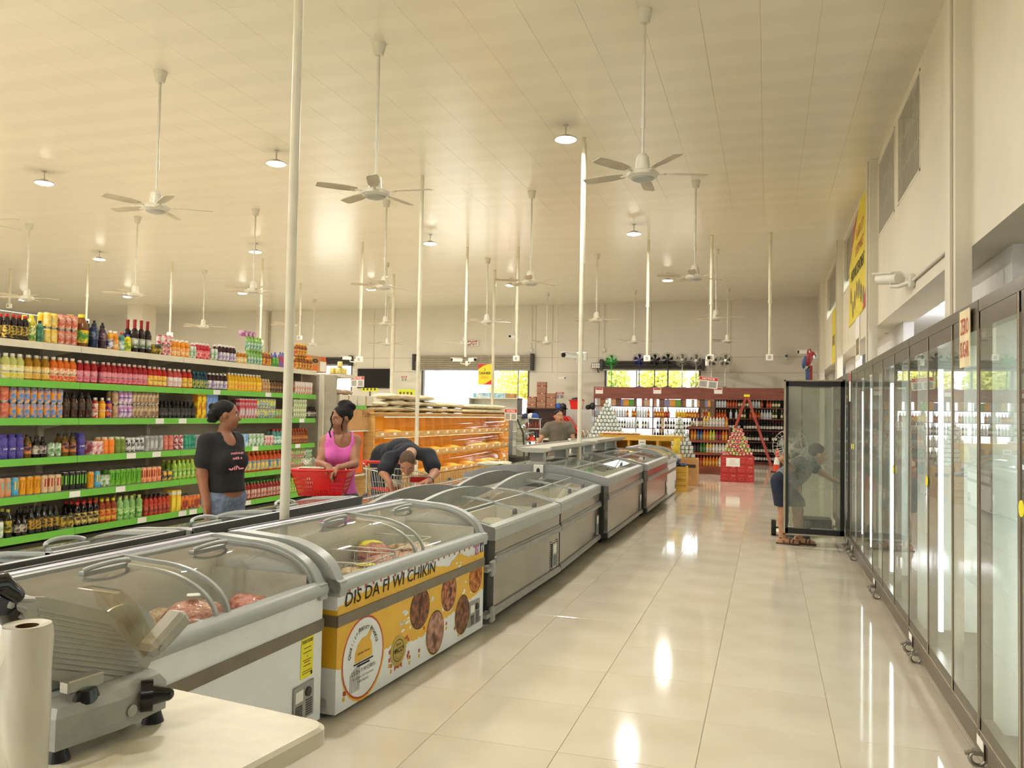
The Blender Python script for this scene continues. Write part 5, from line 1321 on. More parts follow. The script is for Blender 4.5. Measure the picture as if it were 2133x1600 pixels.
RUNS = [
 (0, 0, 50, 'malt', 1, 'dark malt bottle with red cap'), (0, 51, 68, 'lemonjuice', 1, 'yellow juice bottle with yellow cap'), (0, 69, 82, 'tealbox', 1, 'green-teal square bottle'),
 (0, 83, 112, 'goldcan', 2, 'yellow fruit drink can'), (0, 113, 153, 'peachcan', 2, 'pale red fruit drink can'), (0, 155, 180, 'tea', 1, 'big amber tea jug with yellow and green label'),
 (0, 182, 200, 'bluesport', 1, 'dark blue bottle with black sport cap'), (0, 200, 217, 'plumsport', 1, 'dark plum bottle with black sport cap'), (0, 217, 228, 'whitejuice', 1, 'white and purple juice bottle'),
 (0, 228, 240, 'orangejuice', 1, 'orange juice bottle beside the white and purple one'), (0, 241, 254, 'tealcan', 1, 'teal bottle beside a yellow one'), (0, 255, 267, 'limebottle', 1, 'yellow bottle with blue cap'),
 (0, 268, 310, 'cordial', 1, 'tall dark cordial bottle with red and gold neck'), (0, 311, 330, 'blackcan', 1, 'short black and gold can'), (0, 331, 350, 'redcan', 2, 'red and white can'),
 (0, 351, 388, 'orangejuice', 1, 'orange juice bottle with white cap mid run'), (0, 389, 401, 'whitecan', 1, 'white and green can'), (0, 402, 430, 'pinkbottle', 1, 'crimson bottle with pink print'),
 (0, 431, 448, 'whitecan', 1, 'white and green can right of the crimson bottles'), (0, 449, 486, 'purplewhite', 1, 'dark purple bottle with white label'), (0, 487, 508, 'ambersmall', 1, 'small amber bottle'),
 (0, 509, 540, 'greenwhite', 2, 'small green and white bottle'), (0, 541, 560, 'nectarjar', 1, 'amber nectar bottle with yellow cap'), (0, 561, 576, 'greenround', 1, 'round green tin'), (0, 577, 600, 'bluepouch', 1, 'blue drink pouch'),
 (0, 611, 634, 'nectarjar', 2, 'yellow-capped nectar bottle right of the pipe column'), (0, 635, 646, 'nectarjar', 1, 'amber nectar bottle beside the cardboard box'),
 (1, 0, 44, 'lemonade', 1, 'pale lemon drink bottle'), (1, 45, 99, 'amberade', 1, 'amber drink bottle'), (1, 100, 153, 'orangeade', 1, 'orange drink bottle'), (1, 154, 198, 'redade', 1, 'red drink bottle with pink label'),
 (1, 205, 302, 'redade', 1, 'red drink bottle with pink label right of the gap'), (1, 303, 342, 'redyellow', 1, 'red drink bottle with yellow label'), (1, 346, 374, 'pinkade', 1, 'pink drink bottle with white label'),
 (1, 375, 396, 'redyellow', 1, 'red drink bottle right of the pink ones'), (1, 397, 427, 'darkteal', 1, 'dark teal bottle'), (1, 429, 469, 'purplewhite', 1, 'dark purple bottle with white label'),
 (1, 470, 541, 'yellowade', 1, 'yellow drink bottle'), (1, 542, 558, 'tanmilk', 1, 'tan milk drink bottle'), (1, 559, 594, 'brownmilk', 1, 'brown milk drink bottle'), (1, 609, 645, 'whitecarton', 1, 'white drink carton'),
 (2, 0, 15, 'coralcan', 2, 'coral juice can'), (2, 16, 128, 'peachblue', 2, 'blue peach nectar can'), (2, 129, 190, 'darktea', 1, 'dark brown tea bottle'), (2, 191, 204, 'redtea', 1, 'red tea bottle'), (2, 205, 218, 'orangetea', 1, 'orange tea bottle'),
 (2, 219, 231, 'purpletea', 1, 'purple tea bottle'), (2, 232, 243, 'tancan', 2, 'tan can'), (2, 244, 271, 'lilaccan', 2, 'white can with lilac swirl'), (2, 272, 327, 'cocoacan', 2, 'slim brown cocoa can'),
 (2, 330, 404, 'blackbottle', 1, 'black soft drink bottle'), (2, 405, 425, 'yellowcarton', 2, 'bright yellow carton'), (2, 426, 448, 'bluecarton', 2, 'light blue carton'), (2, 494, 530, 'redsilver', 1, 'tall silver and red carton'),
 (2, 531, 571, 'bluefizz', 2, 'blue fizzy drink can'), (2, 572, 597, 'pinkfizz', 1, 'pink fizzy drink can'), (2, 607, 634, 'greencarton', 2, 'cream and green carton'), (2, 635, 656, 'darkglass', 1, 'small dark glass bottle'),
 (3, 0, 50, 'purplecan', 1, 'purple nectar bottle-can'), (3, 51, 68, 'amberglass', 1, 'amber glass bottle'), (3, 69, 99, 'darkglass', 1, 'dark glass bottle with pale label'), (3, 100, 128, 'greencan', 1, 'green and white can'),
 (3, 129, 160, 'amberglass', 1, 'amber bottle beside the green cans'), (3, 161, 180, 'purplecan', 1, 'purple nectar bottle-can right of the amber bottles'), (3, 191, 211, 'whitepink', 1, 'white and pink carton'), (3, 212, 239, 'orangecup', 1, 'orange drink with white lid'),
 (3, 240, 261, 'greencup', 1, 'olive drink with pale lid'), (3, 262, 300, 'striped', 1, 'black and white striped can'), (3, 301, 339, 'silver', 1, 'silver energy can'), (3, 340, 361, 'coral', 1, 'coral energy can'), (3, 362, 383, 'check', 1, 'dark red checked can'),
 (3, 384, 405, 'mint', 1, 'mint green can'), (3, 406, 424, 'silver', 1, 'silver energy can behind the woman'), (3, 498, 514, 'skybox', 1, 'sky blue carton'), (3, 515, 548, 'whitebox', 1, 'white and green carton'), (3, 549, 566, 'whitepink', 1, 'white and pink carton right of the green ones'),
 (3, 567, 596, 'tealcan', 1, 'teal bottle left of the pipe column'), (3, 607, 640, 'brownjuice', 1, 'brown juice bottle'),
 (4, 0, 26, 'claworange', 1, 'orange energy can'), (4, 27, 42, 'clawblue', 1, 'blue energy can'), (4, 43, 88, 'clawgold', 1, 'golden energy can'), (4, 89, 132, 'clawcream', 1, 'cream energy can with red claws'), (4, 133, 184, 'clawblack', 1, 'black energy can with green claws'),
 (4, 185, 199, 'clawgold', 1, 'golden energy can right of the black ones'), (4, 200, 212, 'clawblue', 1, 'blue energy can right of the black ones'), (4, 213, 230, 'greencan', 1, 'short green can'), (4, 231, 296, 'clawlime', 1, 'lime green energy can'),
 (4, 297, 338, 'clawcoral', 1, 'coral orange energy can'), (4, 339, 361, 'shortyellow', 1, 'short yellow can'), (4, 362, 416, 'greentea', 1, 'green tea bottle'), (4, 498, 594, 'bigorange', 1, 'large orange-red drink bottle'), (4, 604, 634, 'pinkfizz', 2, 'pink drink can'), (4, 635, 650, 'greencan', 2, 'green can at the shelf end'),
 (5, 0, 14, 'whitecan', 1, 'white can'), (5, 15, 36, 'ginger', 1, 'dark yellow-green ginger bottle'), (5, 40, 62, 'darkglass', 1, 'dark glass bottle'), (5, 66, 130, 'maltgreen', 1, 'dark green malt bottle'), (5, 131, 160, 'blackcan', 1, 'black and gold can'),
 (5, 161, 211, 'colabottle', 1, 'dark cola bottle with red cap'), (5, 213, 248, 'ambertea', 1, 'amber tea bottle with yellow cap'), (5, 249, 287, 'palegreen', 1, 'pale green drink bottle'), (5, 289, 304, 'palegreen', 1, 'green bottle beside the red splash bottles'), (5, 305, 358, 'redsplash', 1, 'orange-red bottle with diagonal label'),
 (5, 359, 378, 'lemoncarton', 1, 'yellow lemon carton'), (5, 379, 420, 'peachdark', 1, 'dark red peach can'), (5, 496, 594, 'redgreen', 1, 'red drink bottle with green cap'), (5, 603, 640, 'greentea', 1, 'green tea bottle'),
]
GROW = (1.08, 1.06, 1.08, 1.2, 1.17, 1.1)
SN = ('top', 'second', 'third', 'fourth', 'fifth', 'lowest')
rdn = random.Random(21)
for s, a, b, key, st, desc in RUNS:
    me, r, h = PRODUCT[key]; g_ = GROW[s]; r *= g_; h *= g_
    y0, y1 = gy(a), gy(b)
    pitch = 2 * r * 1.02; n = max(1, int((y1 - y0 + r) / pitch)); gap = (y1 - y0) / n
    labl = '%s, %s shelf of drinks rack' % (desc, SN[s])
    grp = desc + 's, ' + SN[s] + ' shelf'
    cat = 'can' if 'can' in desc else ('carton' if 'carton' in desc else 'bottle')
    if 'pouch' in desc: cat = 'pouch'
    nm = {'can': 'drink_can', 'carton': 'drink_carton', 'bottle': 'drink_bottle', 'pouch': 'drink_pouch'}[cat]
    rows = 3 if s in (4, 5) else 2; BACK = [] if s == 0 and a == 0 else BACK
    for q in range(rows):
        for k in range(n):
            if q and rdn.random() < .12 * q: continue
            for u in range(st):
                yy = y0 + (k + .5) * gap + rdn.uniform(-.003, .003); xx = GXF - .03 - r - q * pitch - rdn.uniform(0, .008)
                if q:
                    BACK.append((me, (xx, yy, SHZ[s] + .0252 + u * h), rdn.uniform(-.5, .5) if 'bottle' in desc else 0, g_)); continue
                inst(nm, me, (xx, yy, SHZ[s] + .0252 + u * h), labl, cat, grp, rdn.uniform(-.5, .5) if 'carton' not in desc and 'tea bottle' not in desc else 0, (g_, g_, g_))
heap('back_row_drinks', BACK, 'drinks standing in the rows behind the front ones on the drinks rack', 'drinks')
# loose things on the top of the rack
me, r, h = PRODUCT['purplebox']
for k in range(3): inst('juice_box', me, (GXF - .12, gy(508) + k * .095, SHZ[0] + .0252 + 2 * .185 * 1.08), 'flat purple juice box on top of the small green bottles', 'box', 'purple juice boxes')
for k in range(6): inst('drink_pouch', PRODUCT['bluepouch'][0], (GXF - .16, gy(545) + k * .083, SHZ[0] + .0252), 'blue drink pouch in the second row behind the nectar bottles', 'pouch', 'blue pouches behind')
mat('carton_brown', (196, 150, 96), rough=.7, var=.06); mat('carton_orange', (226, 110, 40), rough=.6)
Y0 = gy(640)
t = thing('cardboard_box', 'brown cardboard box with orange printing on top of the drinks rack', 'box', (GXF - .32, Y0 + .36, SHZ[0] + .026))
MB().box(-.20, .20, -.26, .28, 0, .26).build('carton', 'carton_brown', t)
MB().box(.2, .2015, -.26, .0, 0, .11, 0).box(.2, .2015, .28 - .02, .28, 0, .26, 0).box(.2, .2015, .05, .28, .19, .26, 0).box(.05, .2, -.2615, -.26, .0, .26, 0).box(.2015, .2025, .07, .26, .02, .18, 1).build('print', ['carton_orange', 'paper'], t)
mb = MB(); oval(-.08, .18, .09, .035, .2018, 0, 20, mb); mb.text('EVE', (.202, -.08, .18), (0, 1, 0), (0, 0, 1), .03, 1, lift=.001); mb.text('E', (.202, .13, .225), (0, 1, 0), (0, 0, 1), .03, 0, lift=.001); mb.text('T E', (.202, -.03, .235), (0, 1, 0), (0, 0, 1), .025, 0, lift=.001)
mb.build('lettering', ['ink', 'carton_brown'], t)
P('yellowtin', 'can', .042, .105, (0, 0, 0), (236, 206, 60), (240, 230, 190), (244, 234, 170), lscale=16)
# ------------------------------------------------------------------ rack end unit and bulk bins
mat('wood_bin', (216, 176, 108), rough=.45, col2=(196, 152, 86), scale=3, stretch=(1, 1, 9), var=.1)
mat('wood_orange', (244, 206, 124), rough=.5, col2=(236, 190, 102), scale=2.2, stretch=(1, .6, 7), lo=.3, hi=.7)
mat('wood_dark', (120, 84, 48), rough=.5, var=.15, scale=5)
mat('palm_orange', (226, 104, 36), rough=.5)
mat('rice_bag', (234, 222, 192), rough=.3, col2=(214, 198, 160), scale=14, coat=.35, bump=.3, bscale=20)
mat('grain', (246, 222, 150), rough=.8, col2=(236, 196, 100), scale=60, bump=.4, bscale=90)
EX = -6.62
t = thing('end_rack', 'cream end-of-aisle rack with green shelf edge and a stack of cartons', 'rack', (EX, 11.78, 0))
MB().box(-.74, -.02, .02, .06, 0, 2.07).build('back_panel', 'rack_back', t)
MB().box(-.30, -.22, -.02, .06, 0, 2.07).build('upright', 'shelf_white', t)
for z, m in ((2.07, 'shelf_white'), (1.56, 'shelf_green')):
    sh = MB().box(-.74, .02, .06, .56 if z > 2 else 1.0, z, z + .025).build('shelf', 'shelf_white', t)
    MB().box(.02, .03, .06, .56 if z > 2 else 1.0, z - .03, z + .03).box(-.74, .03, .56 if z > 2 else 1.0, .57 if z > 2 else 1.01, z - .03, z + .03).build('price_edge', m, sh)
MB().prism([(-.22, 1.6), (-.22, 2.04), (.0, 2.04), (-.12, 1.6)], .05, .055, 'y').build('bracket', 'rack_back', t)
me, r, h = PRODUCT['yellowtin']
for (x, y, u) in ((-.05, .14, 0), (-.05, .24, 0), (-.05, .34, 0), (-.05, .19, 1), (-.16, .14, 0), (-.16, .24, 0)):
    inst('yellow_tin', me, (EX + x, 11.78 + y, 2.096 + u * h), 'yellow tin stacked at the corner of the end rack', 'can', 'yellow tins on the end rack')
for k in range(2):
    c = thing('white_carton', ('left', 'right')[k] + ' cream carton on the end rack under the brown sacks', 'box', (EX - .2, 12.2 + k * .62, 1.59), 0, 'cream cartons')
    MB().box(-.2, .2, -.29, .29, 0, .17, 0, .004).build('carton', 'shelf_white', c)
    MB().box(.2, .2015, -.02, .02, 0, .17).build('tape', 'carton_brown', c)
mat('brown_grain', (176, 130, 84), rough=.5, col2=(226, 206, 180), scale=40, coat=.3)
for k, y in enumerate((12.12, 12.38)):
    pack('grain_sack', 'brown_grain', (EX - .16, y, 1.763), (.12, .15, .05), .2, ('left', 'right')[k] + ' small sack of brown grain on the cream cartons', 'sack', 'small brown sacks', k)
# cartons below with lettering
c = thing('printed_carton', 'brown carton printed with orange lettering behind the girl', 'box', (EX - .22, 12.55, 1.18))
MB().box(-.24, .24, -.72, .55, 0, .36).build('carton', 'carton_brown', c)
MB().text('Palm', (.24, -.35, .27), (0, 1, 0), (0, 0, 1), .11).text('Palm', (.24, .25, .27), (0, 1, 0), (0, 0, 1), .11).build('lettering', 'wood_dark', c)
one('orange_carton', MB().box(-.22, .22, -.45, .45, 0, .72, 0, .004).box(.22, .2215, -.1, .2, .3, .55, 1), ['palm_orange', 'bag_cream'], 'orange carton on the end rack beside the girl', 'box', None, (EX - .22, 12.3, .44))
MB().box(-.74, .02, .06, 1.3, .40, .43).build('shelf', 'shelf_white', t)
MB().box(-.74, .02, .06, 1.3, 1.15, 1.175).build('shelf', 'shelf_white', t)

# long bank of wooden bulk bins, three tiers
BX = -6.5; BY0, BY1 = 12.9, 20.7; BTOP = 1.455
bank = thing('bulk_bin_bank', 'long wooden bank of bulk food bins glowing orange under its lights', 'bin bank', (BX, BY0, 0))
L = BY1 - BY0
MB().box(-.66, -.62, 0, L, 0, BTOP).build('back_board', 'wood_orange', bank)
for y in (0, L - .04): MB().box(-.66, 0, y, y + .04, 0, BTOP).build('end_board', 'wood_bin', bank)
MB().box(-.66, .03, -.02, L, BTOP, BTOP + .03).build('top_board', 'wood_bin', bank)
TI = (1.105, .72, .315)
lamp_mat('bin_tube', (255, 206, 120), 3)
for z in TI:
    MB().box(-.62, .0, .04, L - .04, z - .06, z - .03).build('shelf_board', 'wood_orange', bank)
    # warm tube under the shelf above
    MB().cyl((-.10, .1, z + .335), (-.10, L - .1, z + .335), .012, n=6).build('light_tube', 'bin_tube', bank); MB().box(-.04, -.02, .04, L - .04, z + .30, z + .355).build('valance', 'wood_bin', bank)
    l = bpy.data.lights.new('bin_light', 'AREA'); l.shape = 'RECTANGLE'; l.size = L - .3; l.size_y = .06; l.energy = 17; l.color = (1, .87, .56)
    lo = bpy.data.objects.new('bin_light', l); COL.objects.link(lo); lo.parent = bank; lo.location = (-.10, L / 2, z + .318); lo.rotation_euler = (0, radians(28), radians(90)); lo.rotation_euler = Matrix(((0, -1, 0), (1, 0, 0), (0, 0, 1))).to_euler()
MB().box(-.05, .0, .04, L - .04, .03, TI[2] - .07).build('kick_panel', 'wood_bin', bank)
mb = MB()
for k in range(int(L / .10)): mb.box(.0, .006, .05 + k * .10, .055 + k * .10, .03, TI[2] - .07)
mb.build('kick_panel_grooves', 'wood_dark', bank)
NB = 15; bw = (L - .08) / NB
def binprof():
    return [(-.30, .36), (-.20, .355), (-.10, .32), (-.035, .25), (-.008, .14), (.0, .03)]
cover = MB().strip(binprof(), .008, bw - .008, .004).mesh('bin_cover', 'plexi')
lip = MB().box(-.004, .018, .0, bw, -.055, .03).box(.018, .0195, bw * .4, bw * .62, -.03, .012, 1).mesh('bin_lip', ['wood_bin', 'paper'])
fillm = [MB().ball((0, 0, 0), (.26, bw * .46, f), 14, 8, 0, None, .05, k).mesh('bin_fill', 'grain') for k, f in enumerate((.05, .09, .03))]
knob = MB().cyl((0, 0, 0), (.02, 0, 0), .018, n=10).mesh('bin_knob', 'wood_dark')
tray = MB().box(-.30, .0, -.25, .25, 0, .015).box(-.28, -.02, -.24, .24, .03, .042).box(-.26, -.05, -.2, .2, .055, .066).mesh('empty_tray', 'wood_bin')
rdn = random.Random(4)
for z in TI:
    for k in range(NB):
        y = .04 + k * bw
        piece('bin_lip', lip, bank, (0, y, z))
        if k == 0:
            piece('empty_tray', tray, bank, (-.06, y + bw / 2, z + .0)); continue
        c = piece('bin_cover', cover, bank, (0, y, z))
        for q in (.12, .88): piece('bin_knob', knob, c, (-.07, bw * q, .325))
        if rdn.random() < .75: piece('bin_fill', fillm[rdn.randrange(3)], bank, (-.32, y + bw / 2, z - .03))
    for k in range(1, NB): piece('bin_divider', MB().prism([(-.6, -.03), (-.6, .33)] + [(p[0], p[1]) for p in binprof()] + [(0, -.03)], -.004, .004, 'y').mesh('bin_divider', 'plexi') if k == 1 and z == TI[0] else bpy.data.meshes['bin_divider'], bank, (0, .04 + k * bw, z))
# rice bags on top
def bag(y, z, lx, ly, lz, seed, label, grp):
    pack('rice_bag', 'rice_bag', (BX - .30, y, z), (lx, ly, lz), 0, label, 'bag', grp, seed)
zt = BTOP + .03; k = 0
for row, (ys, lzz) in enumerate(((((14.05, 14.85, 15.65, 16.45, 17.25)), .055), (((14.2, 14.95, 15.7, 16.5, 17.3)), .055), (((14.0, 14.75, 15.5)), .055))):
    for q, y in enumerate(ys):
        bag(y, zt + row * .118, .27, .39, .068, k, 'clear bag of pale rice, %s in the %s layer on the bin bank' % (('first', 'second', 'third', 'fourth', 'fifth')[q], ('bottom', 'middle', 'top')[row]), 'rice bags on the bins'); k += 1
for q, y in enumerate((13.15, 13.5)):
    for row in range(2): bag(y, zt + row * .09, .25, .2, .06, q + row, '%s short rice bag behind the girl, %s layer' % (('left', 'right')[q], ('lower', 'upper')[row]), 'short rice bags')
for q in range(9):
    for row in range(2): pack('bread_bag', 'rice_bag', (BX - .22, 17.95 + q * .29, zt + row * .11), (.24, .15, .065), .1, 'small tied bag in a row at the far end of the bin bank, %s layer' % ('lower', 'upper')[row], 'bag', 'small tied bags', q)
# dark curved glass case end
t = thing('glass_case', 'tall curved dark-framed glass case at the end of the bin bank', 'display case', (-6.35, 20.95, 0))
pr = [(-.5, 1.5), (-.2, 1.48), (.0, 1.35), (.16, 1.0), (.2, .6), (.2, .35)]
for y in (0, 1.2): MB().strip(pr, y, y + .04, .04).build('side_frame', 'charcoal', t)
MB().strip(pr, .04, 1.2, .006).build('curved_glass', 'clear_glass', t); MB().box(-.5, .22, 0, 1.24, 0, .34).build('base', 'charcoal', t); MB().box(-.5, .1, .05, 1.2, .8, .82).build('shelf', 'clear_glass', t); MB().box(-.55, -.5, 0, 1.24, 0, 1.5).build('back', 'grey_plastic', t)
# ------------------------------------------------------------------ liquor wall
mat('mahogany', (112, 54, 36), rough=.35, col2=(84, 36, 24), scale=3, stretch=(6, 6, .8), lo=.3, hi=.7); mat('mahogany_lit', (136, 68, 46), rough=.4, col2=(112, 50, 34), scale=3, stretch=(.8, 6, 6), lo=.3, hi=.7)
mat('dark_back', (40, 24, 18), rough=.6)
LYF, LYB = 27.65, 28.05; LX0, LX1 = -5.66, .62; LD = (-3.67, -1.66)
LS = (1.835, 1.475, 1.105, .735, .36)
lw = thing('liquor_shelving', 'wide mahogany liquor shelving along the far wall', 'shelving', (LX0, LYF, 0))
def LB(mb, n, m): mb.v = [(v[0] - LX0, v[1] - LYF, v[2]) for v in mb.v]; return mb.build(n, m, lw)
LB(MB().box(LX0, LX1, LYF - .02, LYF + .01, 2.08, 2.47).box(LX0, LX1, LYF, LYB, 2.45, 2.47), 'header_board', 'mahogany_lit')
for x in (LX0, LD[0], LD[1], LX1 - .04): LB(MB().box(x, x + .04, LYF, LYB, 0, 2.46), 'upright', 'mahogany')
LB(MB().box(LX0, LX1, LYF + .02, LYB, 0, .10), 'plinth', 'mahogany')
for a, b in ((LX0, LD[0]), (LD[0], LD[1]), (LD[1], LX1)):
    for z in LS + (.10,): LB(MB().box(a + .04, b, LYF + .005, LYB, z - .028, z), 'shelf', 'mahogany')
LB(MB().box(LD[1], LX1, LYB - .02, LYB, .1, 2.46), 'back_board', 'dark_back')
def bott(key, shape, r, h, liq, label, cap, l2=None): product(key, shape, r, h, liq, label, cap, l2, lscale=34 if shape == 'wine' else 60)
bott('wine_a', 'wine', .036, .30, (20, 24, 18), (214, 206, 190), (24, 18, 18)); bott('wine_b', 'wine', .037, .31, (34, 12, 16), (226, 220, 206), (120, 24, 30)); bott('wine_c', 'wine', .036, .29, (60, 70, 30), (230, 216, 170), (196, 170, 80))
bott('rum_a', 'wine', .040, .27, (196, 90, 20), (236, 190, 60), (40, 24, 18)); bott('rum_b', 'wine', .040, .26, (150, 60, 20), (206, 90, 40), (190, 150, 60)); bott('spirit', 'wine', .038, .28, (206, 210, 206), (226, 226, 222), (190, 190, 190), (90, 120, 150)); bott('liq_y', 'wine', .041, .26, (236, 186, 30), (240, 200, 50), (40, 30, 20))
bott('gbox_a', 'carton', .048, .26, (0, 0, 0), (70, 40, 34), (70, 40, 34), (120, 80, 50)); bott('gbox_b', 'carton', .048, .27, (0, 0, 0), (176, 110, 60), (176, 110, 60), (120, 60, 40)); bott('gbox_c', 'carton', .048, .24, (0, 0, 0), (214, 206, 180), (214, 206, 180), (120, 120, 110)); bott('gbox_d', 'carton', .048, .23, (0, 0, 0), (110, 170, 50), (110, 170, 50), (60, 110, 30)); bott('gbox_e', 'carton', .048, .26, (0, 0, 0), (150, 40, 36), (150, 40, 36), (226, 200, 150)); bott('gbox_f', 'carton', .048, .23, (0, 0, 0), (70, 80, 140), (70, 80, 140), (150, 150, 190)); bott('gbox_g', 'carton', .048, .24, (0, 0, 0), (226, 160, 40), (226, 160, 40), (196, 120, 30))
rdn = random.Random(31)
SECN = ('left section', 'middle section', 'right section'); LN = ('highest', 'second', 'third', 'fourth', 'fifth', 'lowest')
DN = {'wine_a': 'dark wine bottle with pale label', 'wine_b': 'red wine bottle with white label', 'wine_c': 'white wine bottle with gold neck', 'rum_a': 'golden rum bottle', 'rum_b': 'amber spirit bottle', 'spirit': 'clear spirit bottle', 'liq_y': 'yellow liqueur bottle'}
BOXN = {'gbox_a': 'dark brown', 'gbox_b': 'tan', 'gbox_c': 'cream', 'gbox_d': 'green', 'gbox_e': 'red', 'gbox_f': 'blue', 'gbox_g': 'orange'}
kinds = {(0, 1): ('spirit', 'rum_a'), (0, 2): ('wine_c', 'spirit'), (1, 1): ('rum_a', 'rum_b', 'liq_y'), (1, 2): ('wine_a', 'wine_b'), (1, 3): ('wine_a', 'spirit', 'rum_b'), (1, 4): ('wine_b', 'wine_a'), (2, 0): ('spirit', 'rum_b', 'wine_c'), (2, 1): ('rum_b', 'spirit', 'wine_c'), (2, 2): ('wine_a', 'wine_b'), (2, 3): ('wine_a', 'wine_a', 'wine_b'), (2, 4): ('wine_a',), (2, 5): ('wine_a', 'wine_b')}
for si, (a, b) in enumerate(((LX0, LD[0]), (LD[0], LD[1]), (LD[1], LX1))):
    for zi, z in enumerate(LS + (.10,)):
        if si == 0 and zi > 2: continue
        n = int((b - a - .1) / .088)
        for k in range(n):
            if rdn.random() < .12: continue
            x = a + .09 + k * .088
            if zi == 0 and si < 2:
                key = ('gbox_a', 'gbox_b', 'gbox_c', 'gbox_e', 'gbox_a', 'gbox_f', 'gbox_g', 'gbox_d')[int(k * .55 + si * 3) % 8]
                inst('gift_box', PRODUCT[key][0], (x, LYF + .10, z), '%s gift box on the highest shelf, %s of far shelving' % (BOXN[key], SECN[si]), 'box', 'gift boxes, ' + SECN[si]); continue
            ks = kinds.get((si, zi), ('wine_a',)); key = ks[(k // 4) % len(ks)]
            if x > .5: continue
            inst('liquor_bottle', PRODUCT[key][0], (x, LYF + .09, z), '%s, %s shelf, %s of far shelving' % (DN[key], LN[zi], SECN[si]), 'bottle', DN[key] + 's, %s shelf, %s' % (LN[zi], SECN[si]), -pi / 2, (1.1, 1.1, 1.08))
# header notices
for k, px in enumerate((1248, 1369, 1496)):
    p = at_y(px, 814, LYF - .03)
    t = thing('header_notice', ('left', 'middle', 'right')[k] + ' small red and white notice on the mahogany header', 'notice', (p.x, LYF - .022, p.z), 0, 'header notices')
    MB().box(-.13, .13, -.004, 0, -.10, .10).build('sheet', 'paper', t); MB().box(-.115, .115, -.006, -.004, .03, .09).build('red_band', 'red_sign', t)

# ------------------------------------------------------------------ pedestal fans for sale
def cage(mb, r, d, m=0, n=28, c=(0, 0, 0), w=.0022):
    for k in range(n):
        a = 2 * pi * k / n; u, v = cos(a), sin(a)
        mb.tube([(c[0] + u * r * q, c[1] - d * (1 - q ** 2.2), c[2] + v * r * q) for q in (.16, .45, .75, 1.0)], w, 4, m, cap=False)
    for q in (.45, .75, 1.0): mb.tube([(c[0] + r * q * cos(2 * pi * k / 28), c[1] - d * (1 - q ** 2.2), c[2] + r * q * sin(2 * pi * k / 28)) for k in range(28)], w * (2.2 if q == 1 else 1), 5, m, closed=True)
def ped_fan(x, y, z0, zh, r, col, bladecol, label, yaw=0.0, base=.22, grp='pedestal fans on the liquor shelving'):
    t = thing('pedestal_fan', label, 'fan', (x, y, z0), yaw, grp); h = zh - z0
    MB().lathe([(base, 0), (base * .95, .015), (base * .4, .035), (.03, .06)], 20).build('base', col, t)
    MB().cyl((0, 0, .05), (0, 0, h - .06), .016, n=10).cyl((0, 0, h * .45), (0, 0, h * .5), .024, n=10).build('pole', col, t)
    MB().cyl((0, .0, h), (0, .16, h), .06, .05, 14).cyl((0, .02, h - .09), (0, .02, h), .026, n=10).build('motor', col, t)
    mb = MB(); cage(mb, r, .075, 0, 28, (0, -.02, h)); cage(mb, r, -.05, 0, 28, (0, -.02, h)); g = mb.build('grille', col, t)
    MB().cyl((0, -.10, h), (0, -.092, h), r * .17, n=18).build('badge', col, g)
    mb = MB().cyl((0, -.06, h), (0, .0, h), .035, n=14)
    nb = 5
    for k in range(nb):
        a0 = 2 * pi * k / nb; vs = []
        for i in range(6):
            q = .03 + (r * .86 - .03) * i / 5; wv = .25 + .38 * math.sin(pi * (i + 1) / 7)
            for s in (-1, 1): a = a0 + s * wv * .62 + .06 * i; vs.append((q * cos(a), -.04 + s * .022, h + q * sin(a)))
        mb.add(vs, [(2 * i, 2 * i + 1, 2 * i + 3, 2 * i + 2) for i in range(5)] + [(2 * i + 2, 2 * i + 3, 2 * i + 1, 2 * i) for i in range(5)], 0, True)
    mb.build('blades', bladecol, t)
    return t
mat('fan_green', (70, 190, 80), rough=.35); mat('fan_blue', (50, 56, 130), rough=.35); mat('chrome', (206, 200, 188), rough=.15, metal=.9)
for k, (px, py, c, bl, nm) in enumerate(((1274, 752, 'fan_green', 'fan_green', 'green'), (1332, 750, 'fan_blue', 'fan_blue', 'blue'), (1364, 750, 'charcoal', 'black', 'black, just right of the blue one'), (1391, 749, 'charcoal', 'black', 'black, left of the chrome ones'), (1421, 750, 'chrome', 'grey_light', 'chrome, first from the left'), (1450, 751, 'chrome', 'grey_light', 'chrome, second from the left'), (1483, 751, 'chrome', 'grey_light', 'chrome, third from the left'), (1511, 751, 'chrome', 'grey_light', 'chrome, rightmost'))):
    p = at_y(px, py, LYF + .2); ped_fan(p.x, LYF + .2, 2.471, p.z, .225, c, bl, 'pedestal fan on the liquor shelving, ' + nm, base=.16)
p = at_y(1638, 742, 28.6)
wfan = thing('wall_fan', 'large cream wall fan at the far right of the back wall', 'fan', (p.x, 28.58, p.z), 0, 'wall fans')
mb = MB(); cage(mb, .28, .07, 0, 30); cage(mb, .28, -.05, 0, 30); mb.build('grille', 'white_metal', wfan); MB().cyl((0, .0, 0), (0, .2, 0), .05, n=12).box(-.04, .04, .18, .215, -.12, .12).build('mount', 'white_metal', wfan); MB().cyl((0, -.085, 0), (0, -.075, 0), .045, n=14).build('badge', 'navy_logo', wfan)
p = at_y(1671, 735, 26.5)
wf2 = thing('wall_fan', 'cream wall fan seen edge-on above the parrot', 'fan', (1.42, p.y, 3.42), -pi / 2 + .25, 'wall fans')
mb = MB(); cage(mb, .26, .07, 0, 26); cage(mb, .26, -.05, 0, 26); mb.build('grille', 'white_metal', wf2); MB().cyl((0, .0, 0), (0, .12, 0), .05, n=12).build('mount', 'white_metal', wf2)

